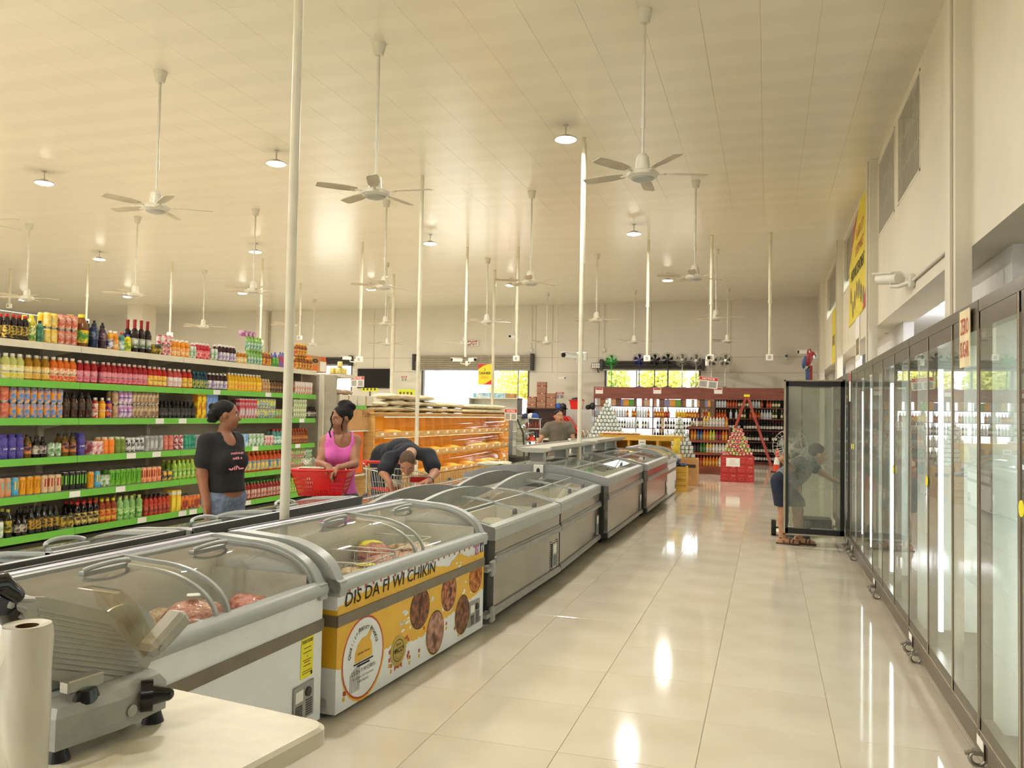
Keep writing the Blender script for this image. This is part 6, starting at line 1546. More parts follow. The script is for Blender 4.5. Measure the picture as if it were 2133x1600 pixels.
# ------------------------------------------------------------------ middle liquor stand
MY, MX0, MX1 = 22.35, -2.0, -.93
ms = thing('mixer_stand', 'mahogany stand of coloured mixer bottles before the liquor wall', 'shelving', (MX0, MY, 0))
MBX = lambda *a: MB().box(*a)
for x in (0, MX1 - MX0 - .04): MBX(x, x + .04, 0, .5, 0, 1.25).build('side', 'mahogany', ms)
MBX(0, MX1 - MX0, .47, .5, 0, 1.25).build('back_board', 'dark_back', ms)
MZ = (1.245, .89, .56, .20)
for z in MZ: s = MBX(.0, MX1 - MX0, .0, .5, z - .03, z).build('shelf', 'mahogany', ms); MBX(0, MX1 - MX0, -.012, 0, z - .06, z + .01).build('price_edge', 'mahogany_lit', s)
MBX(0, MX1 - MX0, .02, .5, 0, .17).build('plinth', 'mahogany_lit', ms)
def mix(key, liq, lb, cap, h=.28): product(key, 'bottle', .038, h, liq, lb, cap, None, lscale=26)
mix('mx_purple', (60, 24, 36), (206, 190, 160), (226, 170, 40)); mix('mx_yellow', (226, 190, 80), (214, 206, 180), (220, 214, 200)); mix('mx_clear', (206, 206, 196), (230, 226, 220), (232, 110, 40)); mix('mx_amber', (200, 110, 30), (226, 160, 60), (190, 90, 60)); mix('mx_blue', (60, 90, 130), (120, 140, 160), (40, 50, 90)); mix('mx_lime', (190, 190, 50), (206, 214, 110), (200, 200, 90)); mix('mx_wine', (120, 30, 50), (160, 80, 90), (90, 30, 40)); mix('mx_dark', (26, 24, 24), (50, 44, 40), (24, 24, 24)); mix('mx_green', (60, 110, 50), (90, 140, 80), (70, 160, 60)); mix('mx_red', (150, 40, 30), (190, 90, 60), (150, 50, 40))
MC = {'mx_purple': 'purple', 'mx_yellow': 'pale yellow', 'mx_clear': 'clear orange-capped', 'mx_amber': 'amber', 'mx_blue': 'blue', 'mx_lime': 'lime', 'mx_wine': 'wine-red', 'mx_dark': 'black', 'mx_green': 'green', 'mx_red': 'red'}
rows = (['mx_purple'] * 4 + ['mx_yellow'] * 2 + ['mx_clear'] * 5 + ['mx_amber'], ['mx_amber'] * 2 + ['mx_blue'] * 2 + ['mx_amber'] * 2 + ['mx_lime'] * 2 + ['mx_wine'] * 2 + ['mx_amber'] * 2, ['mx_dark'] * 3 + ['mx_green'] * 2 + ['mx_yellow'] * 2 + ['mx_clear'] * 5, ['mx_dark'] * 2 + ['mx_red'] * 2 + ['mx_amber'] * 5 + ['mx_clear'] * 3)
for zi, (z, row) in enumerate(zip(MZ, rows)):
    for k, key in enumerate(row): inst('mixer_bottle', PRODUCT[key][0], (MX0 + .09 + k * .081, MY + .06, z), '%s mixer bottle on the %s shelf of the mixer stand' % (MC[key], ('top', 'second', 'third', 'bottom')[zi]), 'bottle', '%s mixer bottles, %s shelf' % (MC[key], ('top', 'second', 'third', 'bottom')[zi]), -pi / 2)

# ------------------------------------------------------------------ red cartons with a can pyramid
mat('red_carton', (176, 40, 38), rough=.5, var=.06); mat('red_carton_print', (206, 110, 100), rough=.5)
RX, RY = -.66, 20.15
for r_i in range(3):
    for c_i in range(2):
        t = thing('red_carton', 'red drinks carton, %s of the %s layer under the can pyramid' % (('left', 'right')[c_i], ('bottom', 'middle', 'top')[r_i]), 'carton', (RX - .19 + c_i * .38, RY, r_i * .203), 0, 'red cartons')
        MB().box(-.188, .188, -.17, .17, 0, .20, 0, .004).build('carton', 'red_carton', t)
        mb = MB()
        for q in range(2):
            o_ = []
            for k in range(14): a = 2 * pi * k / 14; o_.append((-.09 + q * .18 + .06 * cos(a), -.171, .07 + .03 * sin(a)))
            mb.add(o_ + [(x * 1.0 + (-.09 + q * .18 - x) * .15, y, z + (.07 - z) * .2) for x, y, z in o_], [(k, (k + 1) % 14, 14 + (k + 1) % 14, 14 + k) for k in range(14)])
        mb.box(-.15, -.03, -.1715, -.17, .15, .158).box(.06, .15, -.1715, -.17, .13, .165)
        mb.build('print', 'red_carton_print', t)
t = thing('paper_notice', 'white paper notice taped on the red cartons', 'notice', (RX - .1, RY - .172, .36)); MB().box(-.15, .16, -.003, 0, 0, .2).build('sheet', 'paper', t)
mb = MB()
for k in range(4): mb.box(-.09 + .01 * k, .10 - .015 * k, -.0038, -.003, .05 + k * .032, .054 + k * .032)
mb.build('writing', 'ink_grey', t)
P('pyr_red', 'can', .0375, .092, (0, 0, 0), (226, 200, 176), (200, 200, 200), (196, 50, 46), lscale=22); P('pyr_mix', 'can', .0375, .092, (0, 0, 0), (226, 210, 150), (200, 200, 200), (150, 160, 70), lscale=22); P('pyr_white', 'can', .042, .090, (0, 0, 0), (226, 232, 228), (200, 200, 200), (168, 186, 182), lscale=34)
BACKC = []
def pyramid(cx, cy, z, rows, key, alt, deep, label, grp):
    me, r, h = PRODUCT[key]; me2 = PRODUCT[alt][0]; rr = random.Random(8)
    for ri, n in enumerate(rows):
        for d in range(max(1, min(deep, n))):
            for k in range(n):
                hard = (cx + (k - (n - 1) / 2) * 2.04 * r, cy - r + d * 2.04 * r, z + ri * h)
                if d:
                    BACKC.append((me, hard, rr.uniform(0, 6), 1)); continue
                inst('stacked_can', me if (rr.random() < .6 or alt == key) else me2, hard, label + (', row %s up' % ('one', 'two', 'three', 'four', 'five', 'six', 'seven', 'eight', 'nine', 'ten', 'eleven', 'twelve', 'thirteen')[ri]), 'can', grp, rr.uniform(0, 6))
pyramid(RX, RY - .08, .611, (9, 8, 7, 6, 5, 4, 3), 'pyr_red', 'pyr_mix', 2, 'red and cream can in the red cartons pyramid', 'cans on the red cartons')
p = at_y(1266, 880, 19.2)
one('pyramid_table', MB().box(-.62, .62, -.3, .3, 0, .66, 0, .01).box(-.64, .64, -.32, .32, .66, .70, 0, .005), 'wall_white', 'white plinth under the big pyramid of white cans', 'plinth', None, (p.x, 19.25, 0))
pyramid(p.x, 19.15, .701, (13, 12, 11, 10, 9, 8, 7, 6, 5, 4, 3, 2, 1), 'pyr_white', 'pyr_white', 2, 'white can in the big pyramid behind the freezers', 'cans of the big white pyramid')
p = at_y(1416, 915, 18.5)
for k in range(2):
    t = thing('brown_carton', ('left', 'right')[k] + ' brown carton under the narrow can pyramid', 'carton', (p.x - .18 + k * .40, 18.45, 0), 0, 'brown cartons under the pyramid')
    MB().box(-.19, .19, -.2, .2, 0, .30, 0, .004).box(-.19, .19, -.2, .2, .302, .60, 0, .004).build('carton', 'carton_brown', t); MB().box(-.15, .15, -.2015, -.2, .40, .47).build('black_print', 'charcoal', t)
pyramid(p.x, 18.42, .602, (8, 7, 7, 6, 5, 4, 3, 2, 2, 1), 'pyr_white', 'pyr_white', 2, 'white can in the narrow pyramid beside the yellow display', 'cans of the narrow white pyramid')

heap('back_layer_cans', BACKC, 'cans hidden in the layers behind the fronts of the can pyramids', 'cans')
# ------------------------------------------------------------------ yellow wooden display
mat('yellow_wood', (214, 168, 60), rough=.5, col2=(196, 148, 46), scale=3, stretch=(1, 6, 6))
dy = 17.2; x0, x1 = at_y(1246, 915, dy).x, at_y(1418, 915, dy).x
dt = thing('wooden_display', 'yellow wooden display counter at the end of the freezers', 'counter', (x0, dy, 0)); W = x1 - x0
MB().box(0, W, 0, .55, .99, 1.10).build('top_board', 'yellow_wood', dt); MB().box(.1, W - .25, .5, .53, .3, .99).build('back_board', 'yellow_wood', dt)
for u in (.15, .62, 1.22): MB().box(u, u + .05, .02, .5, 0, .99).build('post', 'yellow_wood', dt)
MB().box(.1, W, -.05, .55, .64, .73).build('lower_shelf', 'yellow_wood', dt); MB().box(.1, W - .12, 0, .5, 0, .12).build('plinth', 'yellow_wood', dt)
t = thing('price_card', 'white price card hanging from the yellow counter', 'sign', (x0 + 1.09 - .16, dy - .004, .92)); MB().box(-.075, .075, -.004, 0, -.09, .09).build('card', 'paper', t); MB().box(-.05, .05, -.005, -.004, .03, .045).box(-.05, .05, -.005, -.004, -.05, -.04).build('writing', 'ink_grey', t)
mat('packet_mix', (226, 220, 206), rough=.4, col2=(190, 110, 80), scale=20)
for k in range(8): pack('small_packet', 'packet_mix', (x0 + .1 + k * .10, dy + .2, 1.101), (.075, .1, .03), k, 'small pale packet heaped on the left of the yellow counter', 'packet', 'packets on the counter', k)
pack('melon', 'leaf_a', (at_y(1269, 925, dy).x, dy + .2, .731), (.13, .13, .115), 0, 'round yellow-green melon under the counter', 'melon', None, 2)
mat('snack_green', (120, 180, 50), rough=.35, var=.2); mat('snack_orange', (230, 130, 40), rough=.35, var=.2); mat('snack_yellow', (236, 206, 50), rough=.35, var=.15)
for k, (px, m, nm) in enumerate(((1363, 'snack_yellow', 'yellow'), (1376, 'snack_green', 'green'), (1390, 'snack_orange', 'orange'))): pack('snack_bag', m, (at_y(px, 930, dy).x, dy + .1, .731), (.075, .09, .08), k, nm + ' snack bag on the lower shelf of the yellow display', 'snack bag', 'snack bags', k)
q = at_y(1411, 915, dy - .1)
mb = MB(); mb.add([(-.07, 0, 0), (.06, -.01, 0), (.04, -.02, -.32), (-.11, -.01, -.30), (-.07, .04, 0), (.06, .05, 0), (.04, .06, -.32), (-.11, .05, -.30)], [(0, 1, 2, 3)[::-1], (4, 5, 6, 7), (0, 4, 5, 1)[::-1], (1, 5, 6, 2)[::-1], (2, 6, 7, 3)[::-1], (3, 7, 4, 0)[::-1]])
one('yellow_shopping_bag', mb, 'snack_yellow', 'yellow shopping bag hanging at the right end of the counter', 'bag', None, (q.x, dy - .1, 1.06))
c0 = at_z(1408, 1024, 0)
t = thing('yellow_crate', 'yellow wooden crate on the floor with blue packs on top', 'crate', (c0.x, c0.y + .2, 0)); MB().box(-.20, .20, -.2, .22, 0, .50).build('crate_body', 'yellow_wood', t)
for z in (.12, .25, .38): MB().box(-.203, .203, -.204, -.2, z, z + .006).build('board_joint', 'wood_dark', t)
mat('blue_pack', (40, 90, 150), rough=.3, col2=(30, 40, 60), scale=16)
for k in range(5): pack('blue_pack', 'blue_pack', (c0.x - .12 + (k % 3) * .12, c0.y + .15, .501 + (k // 3) * .08), (.08, .16, .04), 0, 'blue packet on the yellow crate, %s layer' % ('lower', 'upper')[k // 3], 'packet', 'blue packets on the crate', k)
one('white_price_card', MB().box(-.09, .09, -.003, 0, 0, .08), 'paper', 'white card standing above the blue packs', 'sign', None, (c0.x, c0.y + .02, .665))

# ------------------------------------------------------------------ ladder, cone, trolley wheels, white fan
mat('ladder_red', (168, 66, 48), rough=.5, var=.1, scale=6)
lc = at_y(1556, 826, 27.1); lt = thing('step_ladder', 'red A-frame step ladder standing before the liquor wall', 'ladder', (lc.x, 27.1, 0)); h = lc.z
for s in (-1, 1):
    for y in (-.2, .2): MB().prism([(s * .02 - .04, h), (s * .02 + .04, h), (s * .75 + .04, 0), (s * .75 - .04, 0)], y - .015, y + .015, 'y').build('rail', 'ladder_red', lt)
    for k in range(1, 7): u = k / 7; x = s * (.02 + .73 * (1 - u)); MB().box(x - .035, x + .035, -.19, .19, h * u - .012, h * u + .012).build('rung', 'grey_light', lt)
MB().box(-.09, .09, -.24, .24, h - .02, h + .06, 0, .01).build('top_cap', 'sticker_yellow', lt)
mat('cone_orange', (232, 74, 40), rough=.5)
cc = at_z(1619, 984, 0); t = thing('traffic_cone', 'orange traffic cone with white band near the ladder foot', 'cone', (cc.x, cc.y, 0))
MB().box(-.17, .17, -.17, .17, 0, .03, 0, .008).build('base', 'charcoal', t); MB().lathe([(.13, .03, 0), (.10, .22, 1), (.065, .42, 0), (.025, .66, 0)], 18).build('cone_body', ['cone_orange', 'paper'], t)
wfn = ped_fan(.30, 11.75, 0, 1.13, .225, 'white_metal', 'grey_light', 'white pedestal fan half hidden behind the open cooler door', 0, .2, 'pedestal fan on the floor')
t = thing('hand_truck', 'dark hand truck with black wheels behind the open cooler door', 'hand truck', (.22, 11.2, 0))
for x in (-.13, .28): MB().cyl((x - .03, 0, .10), (x + .03, 0, .10), .10, n=20).build('wheel', 'black', t)
MB().box(-.13, .28, -.012, .012, .09, .11).box(-.05, .3, -.25, -.02, .02, .035).tube([(-.05, .0, .1), (-.05, .06, 1.0), (.2, .06, 1.0), (.2, 0, .1)], .014).build('frame', 'charcoal', t)
# tall cabinet and parrot
bx = thing('display_cabinet', 'black-topped glass cabinet behind the open door, a parrot figure on it', 'cabinet', (.66, 12.35, 0)); MB().box(-.2, .2, -.2, .2, 0, .12).box(-.2, .2, -.2, .2, 1.95, 2.035).build('frame', 'black', bx); MB().box(-.19, .19, -.19, .19, .12, 1.95).build('glass_body', 'cooler_glass', bx)
mat('parrot_red', (150, 34, 32), rough=.5, var=.15); mat('parrot_blue', (60, 84, 130), rough=.5, var=.15)
pt = thing('parrot_figure', 'red and blue parrot figure on a striped post atop the coolers', 'figurine', (.57, 12.3, 2.036))
MB().box(-.2, .22, -.04, .04, 0, .012).build('base_bar', 'black', pt)
MB().box(-.055, -.005, -.025, .025, .012, .17).build('post', 'parrot_blue', pt); MB().box(-.005, .035, -.025, .025, .012, .22).build('post_stripe', 'parrot_red', pt)
MB().ball((-.015, 0, .31), (.05, .045, .10), 14, 10, 0, Matrix.Rotation(.25, 3, 'Y')).ball((.035, 0, .375), (.042, .038, .045), 12, 8).tube([(-.03, 0, .37), (-.025, 0, .44), (.0, 0, .455), (.02, 0, .41)], .012, 6).build('body', 'parrot_red', pt)
MB().ball((-.075, .0, .27), (.032, .05, .095), 12, 8, 0, Matrix.Rotation(.12, 3, 'Y')).build('wing', 'parrot_blue', pt)
MB().tube([(.065, 0, .37), (.075, 0, .345), (.06, 0, .32)], [.018, .012, .004], 6).tube([(.0, 0, .22), (-.03, 0, .17), (-.06, 0, .15)], .012, 5).build('beak_and_claws', 'black', pt)
MB().ball((.055, -.03, .34), (.018, .012, .028), 8, 6).build('cheek', 'white', pt)

# ------------------------------------------------------------------ shoe corner
mat('maroon', (74, 30, 26), rough=.4, var=.15); mat('shoebox', (150, 112, 84), rough=.6, var=.06); mat('shoebox_red', (150, 50, 40), rough=.6)
sy_ = 26.4; sx0, sx1 = at_y(1096, 850, sy_).x, at_y(1177, 850, sy_).x; sz = at_y(1140, 850, sy_).z
t = thing('maroon_cabinet', 'dark maroon open cabinet with shoe boxes stacked on top', 'cabinet', (sx0, sy_, 0)); W = sx1 - sx0
MB().box(0, W, .35, .4, 0, sz).build('back', 'maroon', t)
for x in (0, W - .05): MB().box(x, x + .05, 0, .4, 0, sz).build('side', 'maroon', t)
for z in (.3, .8, 1.25, sz - .04): MB().box(0, W, 0, .4, z, z + .04).build('shelf', 'maroon', t)
bh = .125
shoe = MB().box(-.15, .15, -.1, .1, 0, .085, 0).box(-.154, .154, -.104, .104, .085, .12, 1).box(.0, .06, -.1045, -.104, .095, .112, 2).mesh('shoe_box', ['shoebox', 'shoebox_red', 'paper'])
shoe2 = MB().box(-.15, .15, -.1, .1, 0, .12, 0).box(-.15, .15, -.1005, -.1, .05, .06, 1).mesh('shoe_box', ['shoebox', 'shoebox_red'])
for ci, (x, n) in enumerate(((.17, 3), (.50, 7), (.83, 4))):
    for k in range(n): inst('shoe_box', (shoe, shoe2)[(k + ci) % 2], (sx0 + x, sy_ + .14, sz + k * bh), 'shoe box number %s up in the %s stack on the maroon cabinet' % (('one', 'two', 'three', 'four', 'five', 'six', 'seven')[k], ('left', 'tall middle', 'right')[ci]), 'shoe box', 'shoe boxes')
mat('cap_blue', (50, 90, 170), rough=.7); mat('cap_navy', (36, 44, 80), rough=.7)
def capm(m): return MB().lathe([(.09, 0), (.092, .03), (.07, .08), (.02, .10), (0, .101)], 14).prism([(-.07, -.08), (-.05, -.16), (.05, -.16), (.07, -.08)], .0, .012, 'z').mesh('cap', m)
for k, (x, m, nm) in enumerate(((1.08, 'cap_blue', 'blue'), (1.22, 'black', 'black'))): inst('baseball_cap', capm(m), (sx0 + x, sy_ + .15, sz), nm + ' cap beside the shoe boxes', 'cap', 'caps on the maroon cabinet', .4, (1.4, 1.4, 1.7))
g0, g1 = at_y(1179, 850, sy_).x, at_y(1233, 850, sy_).x
t = thing('grey_cabinet', 'grey metal cabinet right of the maroon one', 'cabinet', (g0, sy_, 0)); W2 = g1 - g0; MB().box(0, W2, 0, .4, 0, sz - .03, 0, .006).build('body', 'grey_light', t); MB().box(W2 / 2 - .004, W2 / 2 + .004, -.003, 0, .05, sz - .06).build('door_gap', 'grey_dark', t)
t = thing('red_crate', 'red plastic crate with dark clothes on the grey cabinet', 'crate', (g0 + .32, sy_ + .2, sz - .03)); mb = MB()
mb.add([(-.17, -.13, 0), (.17, -.13, 0), (.17, .13, 0), (-.17, .13, 0), (-.22, -.17, .3), (.22, -.17, .3), (.22, .17, .3), (-.22, .17, .3)], [(3, 2, 1, 0), (0, 1, 5, 4), (1, 2, 6, 5), (2, 3, 7, 6), (3, 0, 4, 7)]).tube([(-.23, -.18, .3), (.23, -.18, .3), (.23, .18, .3), (-.23, .18, .3)], .015, 6, closed=True).build('crate_body', 'basket_red', t)
pack('dark_clothes', 'charcoal', (g0 + .32, sy_ + .2, sz + .22), (.2, .15, .08), 0, 'heap of dark clothes in the red crate', 'clothes', None, 1)
for k in range(2): pack('helmet', 'black', (g0 + .72 + k * .14, sy_ + .15, sz - .03), (.10, .11, .09 + .04 * k), 0, ('small', 'large')[k] + ' dark helmet on the grey cabinet', 'helmet', 'helmets', k + 3)
t = thing('red_chair_stack', 'leaning stack of red plastic seats before the grey cabinet', 'chairs', (g0 + .25, sy_ - .25, .9))
for k in range(6):
    mb = MB(); mb.M = Matrix.Translation((k * .085 - .1, 0, -.0)) @ Matrix.Rotation(radians(-40), 4, 'Y'); mb.box(-.02, .02, -.2, .2, -.05, .72, 0, .01); mb.build('seat_shell', 'basket_red', t)
MB().box(-.3, .5, -.15, .15, -.9, -.06).build('stand', 'charcoal', t)
# white clothes rack with caps
ry_ = 21.6; r0, r1 = at_y(1077, 880, ry_).x, at_y(1122, 880, ry_).x
t = thing('clothes_rack', 'white metal rack with caps and small goods left of the man in grey', 'rack', (r0, ry_, 0)); W = r1 - r0; zt_ = at_y(1100, 872, ry_).z
MB().box(0, .25, .0, .3, 0, zt_).build('panel', 'white_metal', t)
for z in (zt_, zt_ - .28, zt_ - .62): MB().tube([(0, 0, z), (W, 0, z), (W, .3, z), (0, .3, z)], .014, 6, closed=True).box(0, W, 0, .3, z - .01, z).build('shelf', 'white_metal', t)
for x in (0, W): MB().cyl((x, .15, 0), (x, .15, zt_), .016, n=8).build('upright', 'white_metal', t)
for k, (x, m, nm, z) in enumerate(((.22, 'cap_navy', 'navy', zt_), (.36, 'white', 'white', zt_), (.46, 'cap_blue', 'light blue', zt_), (.15, 'black', 'black', zt_ - .62), (.38, 'cone_orange', 'orange', zt_ - .62))): inst('baseball_cap', capm(m), (r0 + x, ry_ + .12, z), nm + ' cap on the white rack', 'cap', 'caps on the white rack', .8 * k, (1.3, 1.3, 1.5))
mat('goods_red', (176, 50, 50), rough=.5, col2=(60, 40, 50), scale=12); mat('goods_green', (90, 150, 90), rough=.5, col2=(200, 200, 180), scale=12); mat('goods_amber', (170, 90, 50), rough=.4, col2=(60, 30, 24), scale=14)
for k in range(6): pack('hanging_pouch', ('goods_amber', 'goods_red')[k % 2], (r0 + .2 + k * .08, ry_ + .03, zt_ - .27), (.035, .03, .1), 0, '%s pouch hanging under the top of the white rack' % ('amber', 'red')[k % 2], 'pouch', 'pouches on the white rack', k)
for k, m in enumerate(('goods_red', 'goods_green', 'goods_red', 'goods_green')): pack('folded_goods', m, (r0 + .62 + k * .16, ry_ + .3, .85), (.10, .12, .14), k, '%s bundle on the low table behind the man in grey' % ('first red', 'first green', 'second red', 'second green')[k], 'goods', 'bundles behind the man', k)
one('low_table', MB().box(0, .9, 0, .5, .80, .85).box(.02, .07, .02, .07, 0, .8).box(.83, .88, .02, .07, 0, .8).box(.02, .07, .43, .48, 0, .8).box(.83, .88, .43, .48, 0, .8), 'white_metal', 'low white table with bundles behind the man in grey', 'table', None, (r0 + .52, ry_ + .1, 0))
for k in range(3):
    mb = MB().tube([(.0, .14 * cos(2 * pi * i / 24), .30 + .28 * sin(2 * pi * i / 24)) for i in range(24)], .014, 6, closed=True).box(-.03, .03, -.12, .12, 0, .02)
    p = at_y(1212 + k * 9, 905, 19.8); one('round_mirror', mb, 'chrome', ('first', 'second', 'third')[k] + ' round chrome hoop left of the white can pyramid', 'hoop', 'chrome hoops', (p.x, 19.8, .55), .9)
p = at_y(1222, 905, 19.8); one('hoop_stand', MB().box(-.3, .3, -.2, .2, 0, .55, 0, .01), 'charcoal', 'dark stand under the chrome hoops', 'stand', None, (p.x, 19.8, 0))
# grey-white display rack under the cashier banner
gy_ = 22.6; a_, b_ = at_y(976, 840, gy_).x, at_y(1080, 840, gy_).x; zt_ = at_y(1030, 829, gy_).z
t = thing('goods_rack', 'pale metal display rack under the cashier banner', 'rack', (a_, gy_, 0)); W = b_ - a_
MB().box(0, W, .38, .4, 0, zt_).build('back_panel', 'white_metal', t); MB().box(0, .04, 0, .4, 0, zt_).build('side', 'grey_light', t); MB().box(W - .04, W, 0, .4, 0, zt_).build('side', 'grey_dark', t)
for z in (.2, .6, 1.0, 1.4, zt_): MB().box(0, W, 0, .4, z - .025, z).build('shelf', 'white_metal', t)
mat('pack_sky', (120, 190, 226), rough=.5, col2=(230, 240, 244), scale=9)
one('sky_carton', MB().box(-.5, .5, -.15, .15, 0, .15, 0, .004).box(.5, .75, -.15, .15, 0, .13, 1), ['pack_sky', 'carton_brown'], 'light blue and white carton on the pale rack', 'carton', None, (a_ + .62, gy_ + .2, zt_))
for k in range(10):
    pack('shelf_goods', ('goods_red', 'goods_amber', 'goods_green')[k % 3], (a_ + .15 + k * .12, gy_ + .12, 1.401), (.045, .05, .08), 0, '%s packet on the pale rack under the banner' % ('red', 'amber', 'green')[k % 3], 'packet', 'packets on the pale rack', k)
# ------------------------------------------------------------------ people: smooth implicit bodies meshed by surface nets
def J(px, py, d):
    return Vector((0, 0, EYE)) + ray(px, py) * d
def V3(p): return np.array((p[0], p[1], p[2]), float)
class SDF:
    """list of blended primitives; each ('cap', a, b, ra, rb, k) or ('ell', c, radii, R, k)"""
    def __init__(s): s.p = []
    def cap(s, a, b, ra, rb=None, k=.03): s.p.append(('cap', V3(a), V3(b), ra, ra if rb is None else rb, k)); return s
    def ell(s, c, r, R=None, k=.03): s.p.append(('ell', V3(c), np.array(r, float), np.eye(3) if R is None else np.array(R, float), k)); return s
    def bounds(s, pad):
        lo = []; hi = []
        for p in s.p:
            if p[0] == 'cap': m = max(p[3], p[4]); lo.append(np.minimum(p[1], p[2]) - m); hi.append(np.maximum(p[1], p[2]) + m)
            else: m = p[2].max(); lo.append(p[1] - m); hi.append(p[1] + m)
        return np.min(lo, 0) - pad, np.max(hi, 0) + pad
    def mesh(s, name, m, h=.009, grow=0.0, cut=(), parent=None, smooth=2):
        lo, hi = s.bounds(.03 + grow); n = np.ceil((hi - lo) / h).astype(int) + 1
        D = np.full(n, 1.0, np.float32)
        ax = [lo[i] + h * np.arange(n[i]) for i in range(3)]
        for p in s.p:
            k = p[5] if p[0] == 'cap' else p[4]
            if p[0] == 'cap': mr = max(p[3], p[4]); a0 = np.minimum(p[1], p[2]) - mr; a1 = np.maximum(p[1], p[2]) + mr
            else: mr = p[2].max(); a0 = p[1] - mr; a1 = p[1] + mr
            mg = .06 + grow
            i0 = np.maximum(((a0 - mg - lo) / h).astype(int), 0); i1 = np.minimum(((a1 + mg - lo) / h).astype(int) + 2, n)
            X, Y, Z = np.meshgrid(ax[0][i0[0]:i1[0]], ax[1][i0[1]:i1[1]], ax[2][i0[2]:i1[2]], indexing='ij')
            if p[0] == 'cap':
                a, b, ra, rb = p[1:5]; d = b - a; L2 = max(float(d @ d), 1e-9)
                t = np.clip(((X - a[0]) * d[0] + (Y - a[1]) * d[1] + (Z - a[2]) * d[2]) / L2, 0, 1)
                q = np.sqrt((X - a[0] - t * d[0]) ** 2 + (Y - a[1] - t * d[1]) ** 2 + (Z - a[2] - t * d[2]) ** 2) - (ra + (rb - ra) * t)
            else:
                c, r, R = p[1:4]; dx, dy, dz = X - c[0], Y - c[1], Z - c[2]
                u = [R[i][0] * dx + R[i][1] * dy + R[i][2] * dz for i in range(3)]
                k0 = np.sqrt(sum((u[i] / r[i]) ** 2 for i in range(3))); k1 = np.sqrt(sum((u[i] / r[i] ** 2) ** 2 for i in range(3)))
                q = k0 * (k0 - 1) / np.maximum(k1, 1e-6)
                q = np.where(k0 < 1e-4, -r.min(), q)
            sub = D[i0[0]:i1[0], i0[1]:i1[1], i0[2]:i1[2]]
            hh = np.maximum(k - np.abs(sub - q), 0) / k
            D[i0[0]:i1[0], i0[1]:i1[1], i0[2]:i1[2]] = np.minimum(sub, q) - hh * hh * k * .25
        D -= grow
        if len(cut):
            X, Y, Z = np.meshgrid(*ax, indexing='ij')
            for c in cut:
                if c[0] == 'plane':          # keep the side the normal points to
                    q = -((X - c[1][0]) * c[2][0] + (Y - c[1][1]) * c[2][1] + (Z - c[1][2]) * c[2][2]); D = np.maximum(D, q)
                elif c[0] == 'ball':
                    q = c[2] - np.sqrt((X - c[1][0]) ** 2 + (Y - c[1][1]) ** 2 + (Z - c[1][2]) ** 2); D = np.maximum(D, q)
                elif c[0] == 'cap':
                    a = V3(c[1]); d = V3(c[2]) - a; t = np.clip(((X - a[0]) * d[0] + (Y - a[1]) * d[1] + (Z - a[2]) * d[2]) / float(d @ d), 0, 1)
                    q = c[3] - np.sqrt((X - a[0] - t * d[0]) ** 2 + (Y - a[1] - t * d[1]) ** 2 + (Z - a[2] - t * d[2]) ** 2); D = np.maximum(D, q)
        return net_mesh(name, D, lo, h, m, parent)
def net_mesh(name, D, lo, h, m, parent):
    ins = D < 0
    nx, ny, nz = D.shape
    acc = np.zeros((nx - 1, ny - 1, nz - 1, 3), np.float32); cnt = np.zeros((nx - 1, ny - 1, nz - 1), np.float32)
    corners = [(0, 0, 0), (1, 0, 0), (0, 1, 0), (1, 1, 0), (0, 0, 1), (1, 0, 1), (0, 1, 1), (1, 1, 1)]
    for a in range(8):
        for axis in range(3):
            if corners[a][axis]: continue
            b = list(corners[a]); b[axis] = 1
            A = D[corners[a][0]:nx - 1 + corners[a][0], corners[a][1]:ny - 1 + corners[a][1], corners[a][2]:nz - 1 + corners[a][2]]
            B = D[b[0]:nx - 1 + b[0], b[1]:ny - 1 + b[1], b[2]:nz - 1 + b[2]]
            x = (A < 0) != (B < 0)
            if not x.any(): continue
            t = A[x] / (A[x] - B[x])
            for q in range(3):
                acc[..., q][x] += (t if q == axis else corners[a][q])
            cnt[x] += 1
    act = cnt > 0
    idx = np.full(act.shape, -1, np.int64); ids = np.argwhere(act); idx[act] = np.arange(len(ids))
    P = (ids + acc[act] / cnt[act][:, None]) * h + lo
    F = []
    for axis in range(3):
        o = [(axis + 1) % 3, (axis + 2) % 3]
        sl0 = [slice(None)] * 3; sl1 = [slice(None)] * 3
        sl0[axis] = slice(0, D.shape[axis] - 1); sl1[axis] = slice(1, None)
        ch = ins[tuple(sl0)] != ins[tuple(sl1)]
        c = np.argwhere(ch)
        c = c[(c[:, o[0]] > 0) & (c[:, o[1]] > 0) & (c[:, o[0]] < D.shape[o[0]] - 1) & (c[:, o[1]] < D.shape[o[1]] - 1)]
        if not len(c): continue
        e0 = np.zeros(3, int); e0[o[0]] = 1; e1 = np.zeros(3, int); e1[o[1]] = 1
        q = [idx[tuple((c - e0 - e1).T)], idx[tuple((c - e1).T)], idx[tuple(c.T)], idx[tuple((c - e0).T)]]
        f = np.stack(q, 1); flip = ~ins[tuple(c.T)]
        f[flip] = f[flip][:, ::-1]; F.append(f)
    F = np.concatenate(F); F = F[(F >= 0).all(1)]
    me = bpy.data.meshes.new(name)
    me.from_pydata([tuple(v) for v in P.tolist()], [], F.tolist())
    me.materials.append(MATS[m] if isinstance(m, str) else m)
    me.polygons.foreach_set('use_smooth', [True] * len(me.polygons)); me.update()
    o = bpy.data.objects.new(name, me); COL.objects.link(o)
    if parent is not None:
        o.parent = parent; o.matrix_parent_inverse = Matrix.Translation(-Vector(parent.location))
    return o
